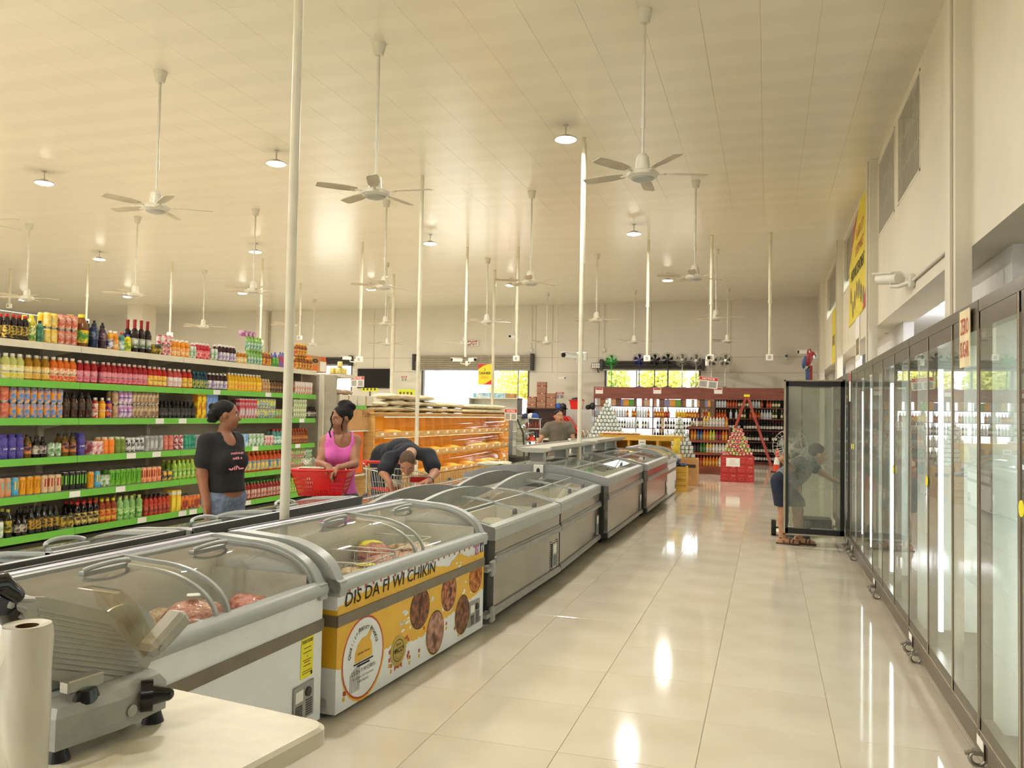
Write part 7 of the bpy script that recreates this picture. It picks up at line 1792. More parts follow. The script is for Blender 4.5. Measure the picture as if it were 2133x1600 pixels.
def frame3(s, u):
    """rows: side, forward, up"""
    s = Vector(s).normalized(); u = Vector(u); u = (u - s * u.dot(s)).normalized(); f = u.cross(s)
    return np.array([tuple(s), tuple(f), tuple(u)])
def hand(B, wrist, d, palm_n, thumb, s=1.0, curl=.35, k=.008):
    """palm plus five fingers: d = pointing direction, palm_n = palm side, thumb = direction of the thumb"""
    d = Vector(d).normalized(); pn = Vector(palm_n); pn = (pn - d * pn.dot(d)).normalized(); th = d.cross(pn)
    if th.dot(Vector(thumb)) < 0: th = -th
    w = Vector(wrist); R = frame3(th, pn)
    B.cap(w, w + d * .03 * s, .026 * s, .028 * s, .02)
    B.ell(w + d * .055 * s, (.040 * s, .050 * s, .019 * s), [tuple(th), tuple(d), tuple(pn)], .015)
    for q, (off, L) in enumerate(((.030, .066), (.011, .074), (-.010, .070), (-.029, .055))):
        a = w + d * .088 * s + th * off * s; c1 = curl; 
        m1 = a + (d * cos(c1) + pn * sin(c1)).normalized() * (L * .5 * s)
        m2 = m1 + (d * cos(c1 * 2.4) + pn * sin(c1 * 2.4)).normalized() * (L * .45 * s)
        B.cap(a, m1, .0095 * s, .0085 * s, k); B.cap(m1, m2, .0085 * s, .007 * s, k)
    a = w + d * .035 * s + th * .03 * s; m1 = a + (d * .6 + th * .7 + pn * .25).normalized() * .036 * s; m2 = m1 + (d * .85 + th * .3 + pn * .4).normalized() * .03 * s
    B.cap(a, m1, .0125 * s, .0105 * s, .012); B.cap(m1, m2, .0105 * s, .0085 * s, k)
def head(B, c, f, up, s=1.0, jaw=1.0):
    """skull, jaw, nose, ears; f = looking direction"""
    f = Vector(f).normalized(); up = Vector(up); up = (up - f * up.dot(f)).normalized(); sd = f.cross(up)
    R = [tuple(sd), tuple(f), tuple(up)]; c = Vector(c)
    B.ell(c + up * .028 * s - f * .012 * s, (.074 * s, .094 * s, .088 * s), R, .02)
    B.ell(c - up * .045 * s + f * .028 * s, (.056 * s * jaw, .062 * s, .068 * s), R, .035)
    B.ell(c - up * .092 * s + f * .062 * s, (.024 * s, .02 * s, .018 * s), R, .03)       # chin
    B.cap(c + up * .012 * s + f * .082 * s, c - up * .028 * s + f * .102 * s, .009 * s, .014 * s, .012)   # nose
    B.ell(c + up * .028 * s + f * .074 * s, (.05 * s, .014 * s, .012 * s), R, .02)       # brow
    B.ell(c - up * .058 * s + f * .083 * s, (.024 * s, .012 * s, .012 * s), R, .012)     # lips
    for q in (-1, 1):
        B.ell(c - up * .004 * s - f * .008 * s + sd * q * .076 * s, (.010 * s, .020 * s, .032 * s), R, .008)
        B.ell(c - up * .03 * s + f * .055 * s + sd * q * .036 * s, (.026 * s, .024 * s, .026 * s), R, .03)   # cheek
    return c, f, up, sd
def face_parts(t, H, s, lip, brow=True):
    c, f, up, sd = H
    for q in (-1, 1):
        e = c + up * .006 * s + f * .0715 * s + sd * q * .032 * s
        mb = MB().ball(tuple(e), .0125 * s, 10, 6); o = mb.build('eye', 'eye_white', t); o.matrix_parent_inverse = Matrix.Translation(-Vector(t.location))
        mb = MB().ball(tuple(e + f * .0075 * s), .0062 * s, 8, 6); o = mb.build('pupil', 'black_gloss', t); o.matrix_parent_inverse = Matrix.Translation(-Vector(t.location))
        if brow:
            mb = MB().tube([tuple(c + up * (.030 + .006 * sin(pi * k / 4)) * s + f * (.086 - .012 * abs(k / 4.)) * s + sd * q * (.014 + .036 * k / 4) * s) for k in range(5)], .004 * s, 5)
            o = mb.build('eyebrow', 'hair_black', t); o.matrix_parent_inverse = Matrix.Translation(-Vector(t.location))
    R = Matrix((sd, f, up)).transposed()
    mb = MB().ball(tuple(c - up * .060 * s + f * .092 * s), (.023 * s, .008 * s, .0075 * s), 12, 6, 0, R)
    o = mb.build('mouth', lip, t); o.matrix_parent_inverse = Matrix.Translation(-Vector(t.location))
def person(label, loc):
    t = thing('person', label, 'person', loc); return t
def arm(B, sh, el, wr, r=1.0):
    B.cap(sh, el, .050 * r, .040 * r, .03); B.cap(el, wr, .040 * r, .027 * r, .025)
def leg(B, hip, kn, an, r=1.0):
    B.cap(hip, kn, .092 * r, .060 * r, .04); B.cap(kn, kn + (an - kn) * .3, .058 * r, .060 * r, .03); B.cap(kn + (an - kn) * .3, an, .060 * r, .037 * r, .03)
def foot(B, an, f, s=1.0):
    f = Vector((f.x, f.y, 0)).normalized(); a = Vector((an.x, an.y, 0))
    B.cap(a + Vector((0, 0, .045)), a + f * .13 * s + Vector((0, 0, .028)), .036 * s, .030 * s, .03); B.cap(a + f * .13 * s + Vector((0, 0, .028)), a + f * .17 * s + Vector((0, 0, .024)), .03 * s, .024 * s, .02)
    B.ell(a - f * .03 + Vector((0, 0, .04)), (.036, .036, .038), None, .03)
mat('eye_white', (196, 186, 174), rough=.3); mat('hair_black', (15, 12, 11), rough=.6, spec=.25, var=.2, scale=40, bump=.5, bscale=120, stretch=(1, 1, .2))
mat('skin_a', (142, 92, 62), rough=.5, var=.06, scale=12, sub=.08); mat('skin_b', (150, 100, 72), rough=.5, var=.06, scale=12, sub=.08)
mat('skin_c', (182, 128, 98), rough=.5, var=.06, scale=12, sub=.08); mat('skin_d', (190, 138, 104), rough=.5, var=.06, scale=12, sub=.08); mat('skin_e', (192, 142, 110), rough=.5, var=.06, scale=12, sub=.08)
mat('lip_a', (120, 62, 52), rough=.4); mat('lip_d', (176, 104, 88), rough=.4)
mat('tee_black', (22, 21, 22), rough=.85, var=.2, scale=14, bump=.25, bscale=18); mat('denim', (112, 126, 146), rough=.85, col2=(84, 98, 120), scale=30, bump=.2, bscale=60)
mat('denim_dark', (34, 42, 62), rough=.85, col2=(26, 32, 50), scale=30); mat('denim_pale', (120, 134, 148), rough=.85, col2=(70, 84, 100), scale=26, lo=.4, hi=.6)
mat('top_pink', (214, 96, 176), rough=.7, var=.08, scale=7, bump=.3, bscale=14); mat('shirt_navy', (30, 34, 48), rough=.8, var=.15, scale=12, bump=.35, bscale=14)
mat('tee_grey', (112, 104, 90), rough=.85, var=.08, scale=10, bump=.4, bscale=12); mat('blouse_grey', (112, 116, 124), rough=.8, col2=(60, 66, 78), scale=46, tex='VORONOI', lo=.25, hi=.5)
mat('buzz_hair', (96, 72, 54), rough=.8, var=.2, scale=60); mat('print_pink', (236, 150, 160), rough=.7); mat('sandal', (78, 58, 46), rough=.6)
UP = Vector((0, 0, 1))
def torso(B, pel, chest, neck, Rs, Ls, w=1.0, belly=1.0, bust=0.0, fwd=None):
    sx = (Rs - Ls).normalized(); up = (neck - pel).normalized(); R = frame3(sx, up); f = Vector(R[1])
    if fwd is not None and f.dot(fwd) < 0: f = -f
    mid = pel.lerp(chest, .5)
    B.ell(pel + up * .0, (.166 * w, .120 * w * belly, .125), R, .1); B.ell(mid, (.138 * w, .108 * w * belly, .16), R, .12)
    B.ell(chest, (.156 * w, .108 * w, .165), R, .12); B.ell(chest.lerp(neck, .55), (.135 * w, .08 * w, .09), R, .1)
    B.cap(Rs, chest.lerp(neck, .75), .052 * w, .06 * w, .05); B.cap(Ls, chest.lerp(neck, .75), .052 * w, .06 * w, .05)
    if bust:
        for q in (-1, 1): B.ell(chest + f * .085 * w + sx * q * .072 * w - up * .01, (.068 * bust, .062 * bust, .068 * bust), R, .04)
    return f, sx, up
def legs_of(B, pel, sx, f, r=1.0, gap=.09, legz=None):
    K = []
    for q in (1, -1):
        hip = pel + sx * q * gap - UP * .03; kn = Vector((hip.x, hip.y, .48)) + f * .02; an = Vector((hip.x, hip.y, .085)); leg(B, hip, kn, an, r); K.append((hip, kn, an)); foot(B, an, f)
    return K

# --- woman in the black T-shirt
D0 = 7.0
pel, che, nec = J(467, 1032, D0), J(467, 956, D0), J(466, 905, D0)
Rs, Ls = J(431, 920, 6.88), J(489, 917, 7.12)
t = person('woman in black T-shirt and jeans with curly hair, looking away to the right', (pel.x, pel.y, 0))
B = SDF(); ff = (_r * .75 - _f * .66); ff.z = 0
f, sx, up = torso(B, pel, che, nec, Rs, Ls, 1.0, 1.12, 1.15, ff)
B.cap(nec - up * .03, J(468, 890, D0), .056, .05, .03)
hf = (_r * .93 + _f * .25); hf.z = -.06
H = head(B, J(473, 865, D0), hf, UP, 1.02)
Re, Rw = J(420, 987, 6.84), J(430, 1052, 6.78); arm(B, Rs, Re, Rw, 1.12); hand(B, Rw, UP * -1 + _r * .08, _r, -_f + _r * .3, 1.0, .3)
Le, Lw = J(497, 985, 7.22), J(493, 1045, 7.18); arm(B, Ls, Le, Lw, 1.1); hand(B, Lw, -UP, -_r, _r, 1.0, .3)
K = legs_of(B, pel, sx, f, 1.08)
B.mesh('body', 'skin_a', .009, parent=t)
C = SDF(); torso(C, pel, che, nec, Rs, Ls, 1.0, 1.12, 1.15, ff); C.cap(Rs, Rs.lerp(Re, .62), .060, .062, .03); C.cap(Ls, Ls.lerp(Le, .6), .058, .06, .03)
hem = J(470, 1023, D0)
C.mesh('shirt', 'tee_black', .010, .013, [('plane', hem, UP), ('cap', nec + f * .03 + up * .10, nec + f * .09 - up * .035, .062), ('plane', nec + up * .025, -up)], t)
C = SDF(); C.ell(pel, (.17, .128, .13), frame3(sx, up), .05)
for q, (hip, kn, an) in zip((1, -1), K): leg(C, hip, kn, an, 1.08)
C.mesh('jeans', 'denim', .011, .012, [('plane', J(470, 1010, D0), -UP), ('plane', Vector((0, 0, .09)), UP)], t)
C = SDF(); c, f2, u2, s2 = H
C.ell(c + u2 * .045 - f2 * .026, (.084, .096, .084), [tuple(s2), tuple(f2), tuple(u2)], .03); C.ell(c - f2 * .09 + u2 * .015, (.075, .05, .075), [tuple(s2), tuple(f2), tuple(u2)], .03)
rdn = random.Random(2)
for k in range(46):
    a, b = rdn.uniform(0, 6.28), rdn.uniform(-.9, 1); p = c - f2 * .115 + u2 * .01 + s2 * (.062 * cos(a)) + u2 * (.062 * sin(a)) - f2 * .022 * b
    C.ell(p, (.022,) * 3, None, .008)
C.mesh('hair', 'hair_black', .008, 0, [('plane', c + f2 * .068 + u2 * .05, (-f2 + u2 * .75).normalized())], t)
face_parts(t, H, 1.02, 'lip_a')
# pink lettering on the chest
mb = MB(); tc = che + f * .152; tu = (f.cross(up) * -1)
if tu.dot(_r) < 0: tu = -tu
for w, dz, hh, ww in (('makeup', .055, .028, .13), ('with a', .015, .026, .10), ('GIRL', -.055, .062, .16)):
    mb.text(w, tc + up * dz + (f * .012 if dz > 0 else f * -.004), tu, up, hh, 0, width=ww, bold=.03, shear=.15, lift=.006)
o = mb.build('shirt_lettering', 'print_pink', t); o.matrix_parent_inverse = Matrix.Translation(-Vector(t.location))

# --- girl in pink, hands on the red basket
D0 = 6.95
pel, che, nec = J(704, 1035, D0 + .05), J(705, 945, D0), J(713, 906, D0)
Rs, Ls = J(678, 921, D0 - .02), J(741, 918, D0 + .04)
t = person('girl in pink tank top with hair bun, hands on the red basket', (pel.x, pel.y, 0))
B = SDF(); ff = (-_f + _r * -.12); ff.z = 0
f, sx, up = torso(B, pel, che, nec, Rs, Ls, .86, .92, .85, ff)
B.cap(nec - up * .03, J(713, 888, D0), .047, .043, .025)
hf = (_r * -.72 - _f * .62 - UP * .18)
H = head(B, J(711, 872, D0 - .03), hf, UP, .94, .95)
Re, Rw = J(666, 965, D0 - .16), J(683, 972, D0 - .40); Le, Lw = J(738, 966, D0 - .14), J(706, 974, D0 - .44)
arm(B, Rs, Re, Rw, .86); arm(B, Ls, Le, Lw, .86)
hand(B, Rw, (_r * .6 - _f * .4 - UP * .45), -UP, -_f + UP * .2, .9, .5); hand(B, Lw, (_r * -.55 - _f * .35 - UP * .6), -UP - _f * .2, -_f + UP, .9, .55)
K = legs_of(B, pel, sx, f, .9, .08)
B.mesh('body', 'skin_b', .008, parent=t)
C = SDF(); torso(C, pel, che, nec, Rs, Ls, .86, .92, .85, ff); C.ell(pel - UP * .05, (.165, .13, .11), frame3(sx, up), .05)
C.mesh('tank_top', 'top_pink', .008, .010, [('plane', pel + UP * .03, UP), ('cap', nec + f * .05 + up * .12, nec + f * .06 - up * .04, .075), ('ball', Rs - sx * -.012 + UP * .0, .078), ('ball', Ls - sx * .012, .078), ('plane', nec + up * .03, -up)], t)
C = SDF(); C.ell(pel - UP * .03, (.152, .118, .12), frame3(sx, up), .05)
for hip, kn, an in K: leg(C, hip, kn, an, .92)
C.mesh('jeans', 'denim_pale', .011, .010, [('plane', pel + UP * .07, -UP), ('plane', Vector((0, 0, .1)), UP)], t)
C = SDF(); c, f2, u2, s2 = H; R = [tuple(s2), tuple(f2), tuple(u2)]
C.ell(c + u2 * .036 - f2 * .022, (.078, .092, .080), R, .02); 
bun = J(719, 843, D0)
for k in range(14):
    a = 2 * pi * k / 14; C.ell(bun + _r * .036 * cos(a) + UP * .02 * sin(a) + _f * .02 * sin(2 * a), (.024, .024, .02), None, .012)
C.ell(bun, (.05, .04, .035), None, .02); C.ell(J(735, 848, D0 + .01), (.028, .026, .03), None, .015)
for pts in (((694, 858), (689, 872), (692, 886), (686, 900), (689, 912)), ((716, 854), (716, 872), (712, 886), (713, 898))):
    P_ = [J(x, y, D0 - .13) for x, y in pts]
    for a, b in zip(P_, P_[1:]): C.cap(a, b, .008, .006, .006)
C.mesh('hair', 'hair_black', .0075, 0, [('plane', c + f2 * .058 + u2 * .05, (-f2 + u2 * .5).normalized())] if False else [], t)
face_parts(t, H, .94, 'lip_a')
# --- man bending over the trolley
t0 = J(850, 960, 8.6)
pel = Vector((-4.62, 9.55, .92)); che = J(862, 940, 8.75) + UP * .02; nec = J(856, 944, 8.52)
Rs, Ls = J(812, 956, 8.66), J(893, 949, 8.66)
t = person('man in a dark navy shirt bending over the shopping trolley, shaved head down', (pel.x, pel.y, 0))
B = SDF(); fd = Vector((0, 0, -1))
sx0 = (Rs - Ls).normalized()
che2 = pel.lerp(nec, .62) + UP * .07
f, sx, up = torso(B, pel, che2, nec, Rs, Ls, 1.0, 1.05, 0, -UP - _f * .2)
B.cap(nec, J(851, 957, 8.35), .06, .055, .03)
hf = (-UP * .80 - _f * .60); hu = (-_f * .75 + UP * .62)
H = head(B, J(849, 964, 8.28), hf, hu, 1.06)
Le, Lw = J(905, 985, 8.50), J(893, 1003, 8.22); arm(B, Ls, Le, Lw, 1.15); hand(B, Lw, (_r * -.75 - _f * .45 - UP * .12), -UP, -_f + _r * -.2, 1.0, .22)
Re, Rw = J(800, 985, 8.52), J(812, 1006, 8.45); arm(B, Rs, Re, Rw, 1.1); hand(B, Rw, (_r * .3 - UP * .9), _r, _f, 1.0, .5)
sxx = Vector((sx.x, sx.y, 0)).normalized(); K = legs_of(B, pel, sxx, -_f + _f.z * UP, 1.12, .1)
B.mesh('body', 'skin_c', .009, parent=t)
C = SDF(); torso(C, pel, che2, nec, Rs, Ls, 1.0, 1.05, 0, -UP - _f * .2); C.cap(Ls, Ls.lerp(Le, .62), .066, .075, .03); C.cap(Rs, Rs.lerp(Re, .7), .066, .075, .03); C.ell(pel, (.19, .16, .17), None, .05)
C.mesh('shirt', 'shirt_navy', .010, .014, [('plane', pel - UP * .12, UP), ('cap', nec, J(850, 962, 8.2), .062)], t)
C = SDF(); C.ell(pel - UP * .04, (.19, .15, .16), None, .05)
for hip, kn, an in K: leg(C, hip, kn, an, 1.15)
C.mesh('trousers', 'denim_dark', .012, .012, [('plane', pel - UP * .02, -UP), ('plane', Vector((0, 0, .08)), UP)], t)
C = SDF(); c, f2, u2, s2 = H; C.ell(c + u2 * .034 - f2 * .014, (.079, .098, .090), [tuple(s2), tuple(f2), tuple(u2)], .02)
C.mesh('hair', 'buzz_hair', .008, 0, [('plane', c + f2 * .055 + u2 * .045, (-f2 * .8 + u2 * .55).normalized())], t)
face_parts(t, H, 1.06, 'lip_d')
mb = MB(); ww = (Lw - Le).normalized(); a = Lw - ww * .03; mb.cyl(tuple(a - ww * .018), tuple(a + ww * .018), .036, .034, 14); q = a - _f * .034 + UP * .01; mb.cyl(tuple(q), tuple(q - _f * .012), .02, n=12, m=1)
o = mb.build('wristwatch', ['black', 'steel'], t); o.matrix_parent_inverse = Matrix.Translation(-Vector(t.location))
q = che2.lerp(nec, .5)
# --- man in grey T-shirt
D0 = 15.4
pel, che, nec = J(1163, 950, D0), J(1163, 900, D0), J(1166, 881, D0)
Rs, Ls = J(1143, 889, D0), J(1185, 887, D0 + .1)
t = person('man in a grey T-shirt with dark hair leaning on the freezer island', (pel.x, pel.y, 0))
B = SDF(); ff = (-_f + _r * .25); ff.z = 0
f, sx, up = torso(B, pel, che, nec, Rs, Ls, 1.18, 1.35, 0, ff)
B.cap(nec - up * .03, J(1164, 876, D0), .066, .062, .03)
hf = (-_f * .9 + _r * .35 + UP * .05); H = head(B, J(1164, 868, D0 - .03), hf, UP, 1.04, 1.12)
Re, Rw = J(1131, 908, D0 - .1), J(1120, 924, D0 - .15); Le, Lw = J(1191, 905, D0), J(1196, 918, D0 - .05)
arm(B, Rs, Re, Rw, 1.15); arm(B, Ls, Le, Lw, 1.15); hand(B, Rw, -UP - _r * .3, _f, -_f + _r, 1, .3); hand(B, Lw, -UP + _r * .2, _f, -_f - _r, 1, .3)
K = legs_of(B, pel, sx, f, 1.1, .1); B.mesh('body', 'skin_d', .010, parent=t)
C = SDF(); torso(C, pel, che, nec, Rs, Ls, 1.18, 1.35, 0, ff); C.cap(Rs, Rs.lerp(Re, .72), .07, .075, .03); C.cap(Ls, Ls.lerp(Le, .72), .07, .075, .03)
C.mesh('shirt', 'tee_grey', .011, .016, [('plane', pel - UP * .10, UP), ('cap', nec + up * .1, nec + f * .04, .062), ('plane', nec + up * .05, -up)], t)
C = SDF(); C.ell(pel - UP * .04, (.2, .16, .14), frame3(sx, up), .05)
for hip, kn, an in K: leg(C, hip, kn, an, 1.12)
C.mesh('trousers', 'denim_dark', .013, .012, [('plane', pel - UP * .04, -UP), ('plane', Vector((0, 0, .08)), UP)], t)
C = SDF(); c, f2, u2, s2 = H; C.ell(c + u2 * .045 - f2 * .02, (.081, .095, .082), [tuple(s2), tuple(f2), tuple(u2)], .02)
C.mesh('hair', 'hair_black', .009, 0, [('plane', c + f2 * .05 + u2 * .055, (-f2 * .7 + u2 * .7).normalized())], t)
face_parts(t, H, 1.04, 'lip_d')
mb = MB().tube([tuple(c - u2 * .048 + f2 * .094 + s2 * (.022 * k / 3)) for k in range(-3, 4)], .006, 5); o = mb.build('moustache', 'hair_black', t); o.matrix_parent_inverse = Matrix.Translation(-Vector(t.location))
mb = MB().tube([tuple(nec + f * .12 + sx * (-.05 + .1 * k / 6) - up * (.09 + .03 * sin(pi * k / 6))) for k in range(7)], .014, 6); o = mb.build('sunglasses', 'black_gloss', t); o.matrix_parent_inverse = Matrix.Translation(-Vector(t.location))
# --- shopper behind the open cooler door
YD = 10.52
def Q(px, py, y=YD): return at_y(px, py, y)
t = person('shopper in patterned grey top and denim shorts stooping behind the open cooler door', (.36, YD, 0))
B = SDF(); hipR, hipL = Q(1625, 1003), Q(1650, 1003, YD + .16)
pel = hipR.lerp(hipL, .5) + UP * .03; che = Q(1665, 985) + Vector((0, .12, 0)); nec = Q(1690, 962) + Vector((0, .15, 0))
f = Vector((1, 0, -.5)).normalized(); sx = Vector((0, -1, 0))
R = frame3(sx, (nec - pel).normalized())
B.ell(pel, (.165, .13, .13), R, .05); B.ell(pel.lerp(che, .5), (.15, .125, .13), R, .06); B.ell(che, (.155, .115, .15), R, .06); B.cap(che, nec, .07, .06, .05)
hd = head(B, Q(1706, 948) + Vector((0, .16, 0)), Vector((1, .1, -.25)), UP, 1.0)
Rs, Ls = Q(1668, 962, YD), Q(1680, 962, YD + .3); Re, Rw = Q(1650, 975, YD - .1), Q(1627, 957, YD - .22)
B.cap(Rs, Re, .046, .040, .03); B.cap(Re, Rw, .040, .028, .025); hand(B, Rw, Vector((.7, -.25, .35)), Vector((.3, -1, 0)), UP, 1.0, .6)
B.cap(Ls, Q(1712, 985, YD + .25), .045, .038, .03); B.cap(Q(1712, 985, YD + .25), Q(1736, 1000, YD + .22), .038, .027, .03); hand(B, Q(1736, 1000, YD + .22), Vector((1, 0, -.3)), Vector((0, 0, -1)), Vector((0, -1, 0)), 1, .4)
KK = []
for hip, kx, ax, yy in ((hipR, 1632, 1630, YD - .06), (hipL, 1662, 1664, YD + .02)):
    kn = Q(kx, 1063, yy); an = Q(ax, 1126, yy); leg(B, hip, kn, an, 1.02); KK.append((hip, kn, an)); foot(B, Vector((an.x, an.y, .08)), Vector((1, -.25, 0)))
B.mesh('body', 'skin_e', .009, parent=t)
C = SDF(); C.ell(pel, (.165, .13, .13), R, .05); C.ell(pel.lerp(che, .5), (.15, .125, .13), R, .06); C.ell(che, (.155, .115, .15), R, .06); C.cap(che, nec, .07, .06, .05); C.cap(Rs, Rs.lerp(Re, .6), .055, .055, .03); C.cap(Ls, Ls.lerp(Q(1712, 985, YD + .25), .6), .055, .055, .03)
C.mesh('blouse', 'blouse_grey', .010, .014, [('plane', pel - Vector(R[2]) * .06, Vector(R[2]))], t)
C = SDF(); C.ell(pel - UP * .02, (.165, .14, .13), R, .05)
for hip, kn, an in KK: C.cap(hip, kn, .105, .088, .04)
C.mesh('denim_shorts', 'denim_dark', .010, .010, [('plane', Vector((0, 0, KK[0][1].z + .05)), UP), ('plane', pel + Vector(R[2]) * .02, -Vector(R[2]))], t)
C = SDF(); c, f2, u2, s2 = hd; C.ell(c + u2 * .04 - f2 * .03, (.084, .1, .09), [tuple(s2), tuple(f2), tuple(u2)], .02); C.mesh('hair', 'hair_black', .009, 0, [('plane', c + f2 * .05 + u2 * .05, (-f2 * .8 + u2 * .6).normalized())], t)
face_parts(t, hd, 1.0, 'lip_d')
for (hip, kn, an) in KK:
    d = Vector((1, -.25, 0)).normalized(); n_ = Vector((-d.y, d.x, 0)); a = Vector((an.x, an.y, 0)); mb = MB()
    pts = [(-.07, .034), (-.03, .04), (.05, .042), (.12, .05), (.18, .038), (.20, 0), (.18, -.038), (.12, -.048), (.05, -.04), (-.03, -.038), (-.07, -.03)]
    mb.prism([(a.x + d.x * u + n_.x * v, a.y + d.y * u + n_.y * v) for u, v in pts], .0, .016, 'z')
    for u0 in (.02, .09, .13): mb.tube([tuple(a + d * u0 + n_ * (.042 * cos(q)) + UP * (.02 + .055 * sin(q) * (1 - u0 * 2.2))) for q in [pi * k / 8 for k in range(9)]], .008, 5)
    mb.tube([tuple(a - d * .045 * sin(q) + n_ * .04 * cos(q) + UP * .075) for q in [pi * k / 8 for k in range(9)]], .008, 5)
    o = mb.build('sandal', 'sandal', t); o.matrix_parent_inverse = Matrix.Translation(-Vector(t.location))
# ------------------------------------------------------------------ folding table, slicer, bag roll
mat('table_top', (226, 220, 200), rough=.42, var=.03, scale=20); mat('cast_alu', (164, 166, 160), rough=.38, metal=.0, var=.05, scale=30)
mat('plate_alu', (186, 184, 174), rough=.4, metal=.0, var=.05, scale=12)
TZ = .745; TC = Vector((-1.005, 1.815, 0)); ta = Vector((-.99, .14, 0)); tb = Vector((-.14, -.99, 0)) * 1.0
tb = Vector((ta.y, -ta.x, 0)) * 1.0; tb = tb if tb.y < 0 else -tb
TW, TD = 1.22, .74
t = thing('folding_table', 'white plastic folding table carrying the meat slicer', 'table', (TC.x, TC.y, 0))
def tp(u, v): p = ta * u + tb * v; return (p.x, p.y)
def rounded(w, d, r, n=5):
    pts = []
    for cx, cy, a0 in ((r, r, pi), (w - r, r, 1.5 * pi), (w - r, d - r, 0), (r, d - r, .5 * pi)):
        for k in range(n + 1): a = a0 + pi / 2 * k / n; pts.append((cx + r * cos(a), cy + r * sin(a)))
    return pts
mb = MB(); o1 = [tp(u, v) for u, v in rounded(TW, TD, .05)]; o2 = [tp(u, v) for u, v in [(TW / 2 + (u - TW / 2) * .985, TD / 2 + (v - TD / 2) * .975) for u, v in rounded(TW, TD, .05)]]
mb.prism(o1, TZ - .045, TZ - .008, 'z'); n = len(o1)
vs = [(x, y, TZ - .008) for x, y in o1] + [(x, y, TZ) for x, y in o2]
mb.add(vs, [(i, (i + 1) % n, n + (i + 1) % n, n + i) for i in range(n)] + [tuple(range(n, 2 * n))], 0)
mb.build('table_top', 'table_top', t)
for u in (.2, TW - .2):
    mb = MB(); a, b = tp(u, .08), tp(u, TD - .08)
    mb.tube([(a[0], a[1], 0), (a[0], a[1], TZ - .06), (b[0], b[1], TZ - .06), (b[0], b[1], 0)], .014, 8).build('leg_frame', 'grey_dark', t)

# slicer
O = at_z(120, 1583, TZ); E2 = at_z(318, 1503, TZ); sxv = Vector((E2.x - O.x, E2.y - O.y, 0)).normalized(); syv = Vector((-sxv.y, sxv.x, 0))
if syv.dot(_f) < 0: syv = -syv
sl = thing('meat_slicer', 'grey meat slicer with ribbed plate and black knobs on the white table', 'slicer', (O.x, O.y, TZ))
def sp(px, py, off=0.0):
    o = O + syv * off; d = ray(px, py); k = (o - Vector((0, 0, EYE))).dot(syv) / d.dot(syv); p = Vector((0, 0, EYE)) + d * k - Vector((O.x, O.y, TZ)); return p
def loc(p): return (p.dot(sxv), p.dot(syv), p.z)
SM = Matrix(((sxv.x, syv.x, 0, 0), (sxv.y, syv.y, 0, 0), (0, 0, 1, 0), (0, 0, 0, 1)))
def SB(): m = MB(); m.M = SM; return m
W_ = (E2 - O).length
# base casting
bp = [(-.03, -.03), (W_ * .5, -.045), (W_ + .015, -.025), (W_ + .035, .02), (W_ + .02, .10), (W_ * .6, .17), (-.03, .17), (-.05, .10)]
mb = SB(); lo_z, hi_z = .032, .098
mb.prism(bp, lo_z, hi_z, 'z')
c = (W_ / 2, .06); n = len(bp)
mb.add([(x, y, hi_z) for x, y in bp] + [(c[0] + (x - c[0]) * .92, c[1] + (y - c[1]) * .86, hi_z + .018) for x, y in bp], [(i, (i + 1) % n, n + (i + 1) % n, n + i) for i in range(n)] + [tuple(range(n, 2 * n))], 0)
base = mb.build('base', 'cast_alu', sl)
for x, y in ((.0, .0), (W_, .0), (W_, .10), (.0, .13)): SB().lathe([(.026, 0), (.022, .012), (.016, .034)], 12, 0, (x, y, 0)).build('rubber_foot', 'black', sl)
a = loc(sp(275, 1495, -.046)); SB().cyl((a[0], -.0455, .065), (a[0], -.0475, .065), .013, n=18).build('round_badge', 'grey_light', base)
# ribbed gauge plate
pl = [loc(sp(x, y, .045)) for x, y in ((40, 1246), (120, 1248), (243, 1277), (268, 1300), (290, 1345), (298, 1385), (290, 1420), (266, 1446), (180, 1432), (95, 1414), (40, 1400))]
SH = Matrix(((1, 0, 0, 0), (0, 1, .15, -.015), (0, 0, 1, 0), (0, 0, 0, 1)))
mb = MB(); mb.M = SM @ SH; mb.prism([(p[0], p[2]) for p in pl], .045, .057, 'y'); plate = mb.build('gauge_plate', 'plate_alu', sl)
for k in range(11):
    f_ = k / 10; p0 = loc(sp(100 + 18 * f_, 1274 + 11.8 * k, .043)); p1 = loc(sp(245 + 46 * sin(pi / 2 * min(1, f_ * 1.3)) - (12 * max(0, f_ - .8)), 1303 + 10.8 * k, .043))
    mr = MB(); mr.M = SM @ SH; mr.tube([(p0[0], .045, p0[2]), (p1[0], .045, p1[2])], .0032, 6).build('rib', 'plate_alu', plate)
# blade, motor tower, carriage
bc = loc(sp(250, 1350, .075)); SB().cyl((bc[0], .070, bc[2]), (bc[0], .076, bc[2]), .105, n=40).build('blade', 'steel', sl)
SB().cyl((bc[0], .076, bc[2]), (bc[0], .105, bc[2]), .085, .07, 30).build('blade_cover', 'cast_alu', sl)
SB().box(.02, W_ * .72, .09, .16, .1, .27, 0, .02).build('motor_housing', 'cast_alu', sl)
# clear guard
g = [loc(sp(x, y, .02)) for x, y in ((196, 1232), (224, 1226), (236, 1236), (262, 1268), (276, 1300), (292, 1325), (310, 1350))]
SB().strip([(p[0], p[2]) for p in g][::-1], -.03, .075, .004).build('clear_guard', 'plexi', sl)
g2 = [loc(sp(x, y, -.03)) for x, y in ((196, 1232), (236, 1236), (276, 1300), (318, 1345), (300, 1372), (262, 1330), (240, 1290), (205, 1262))]
SB().prism([(p[0], p[2]) for p in g2], -.031, -.027, 'y').build('guard_side', 'plexi', sl)
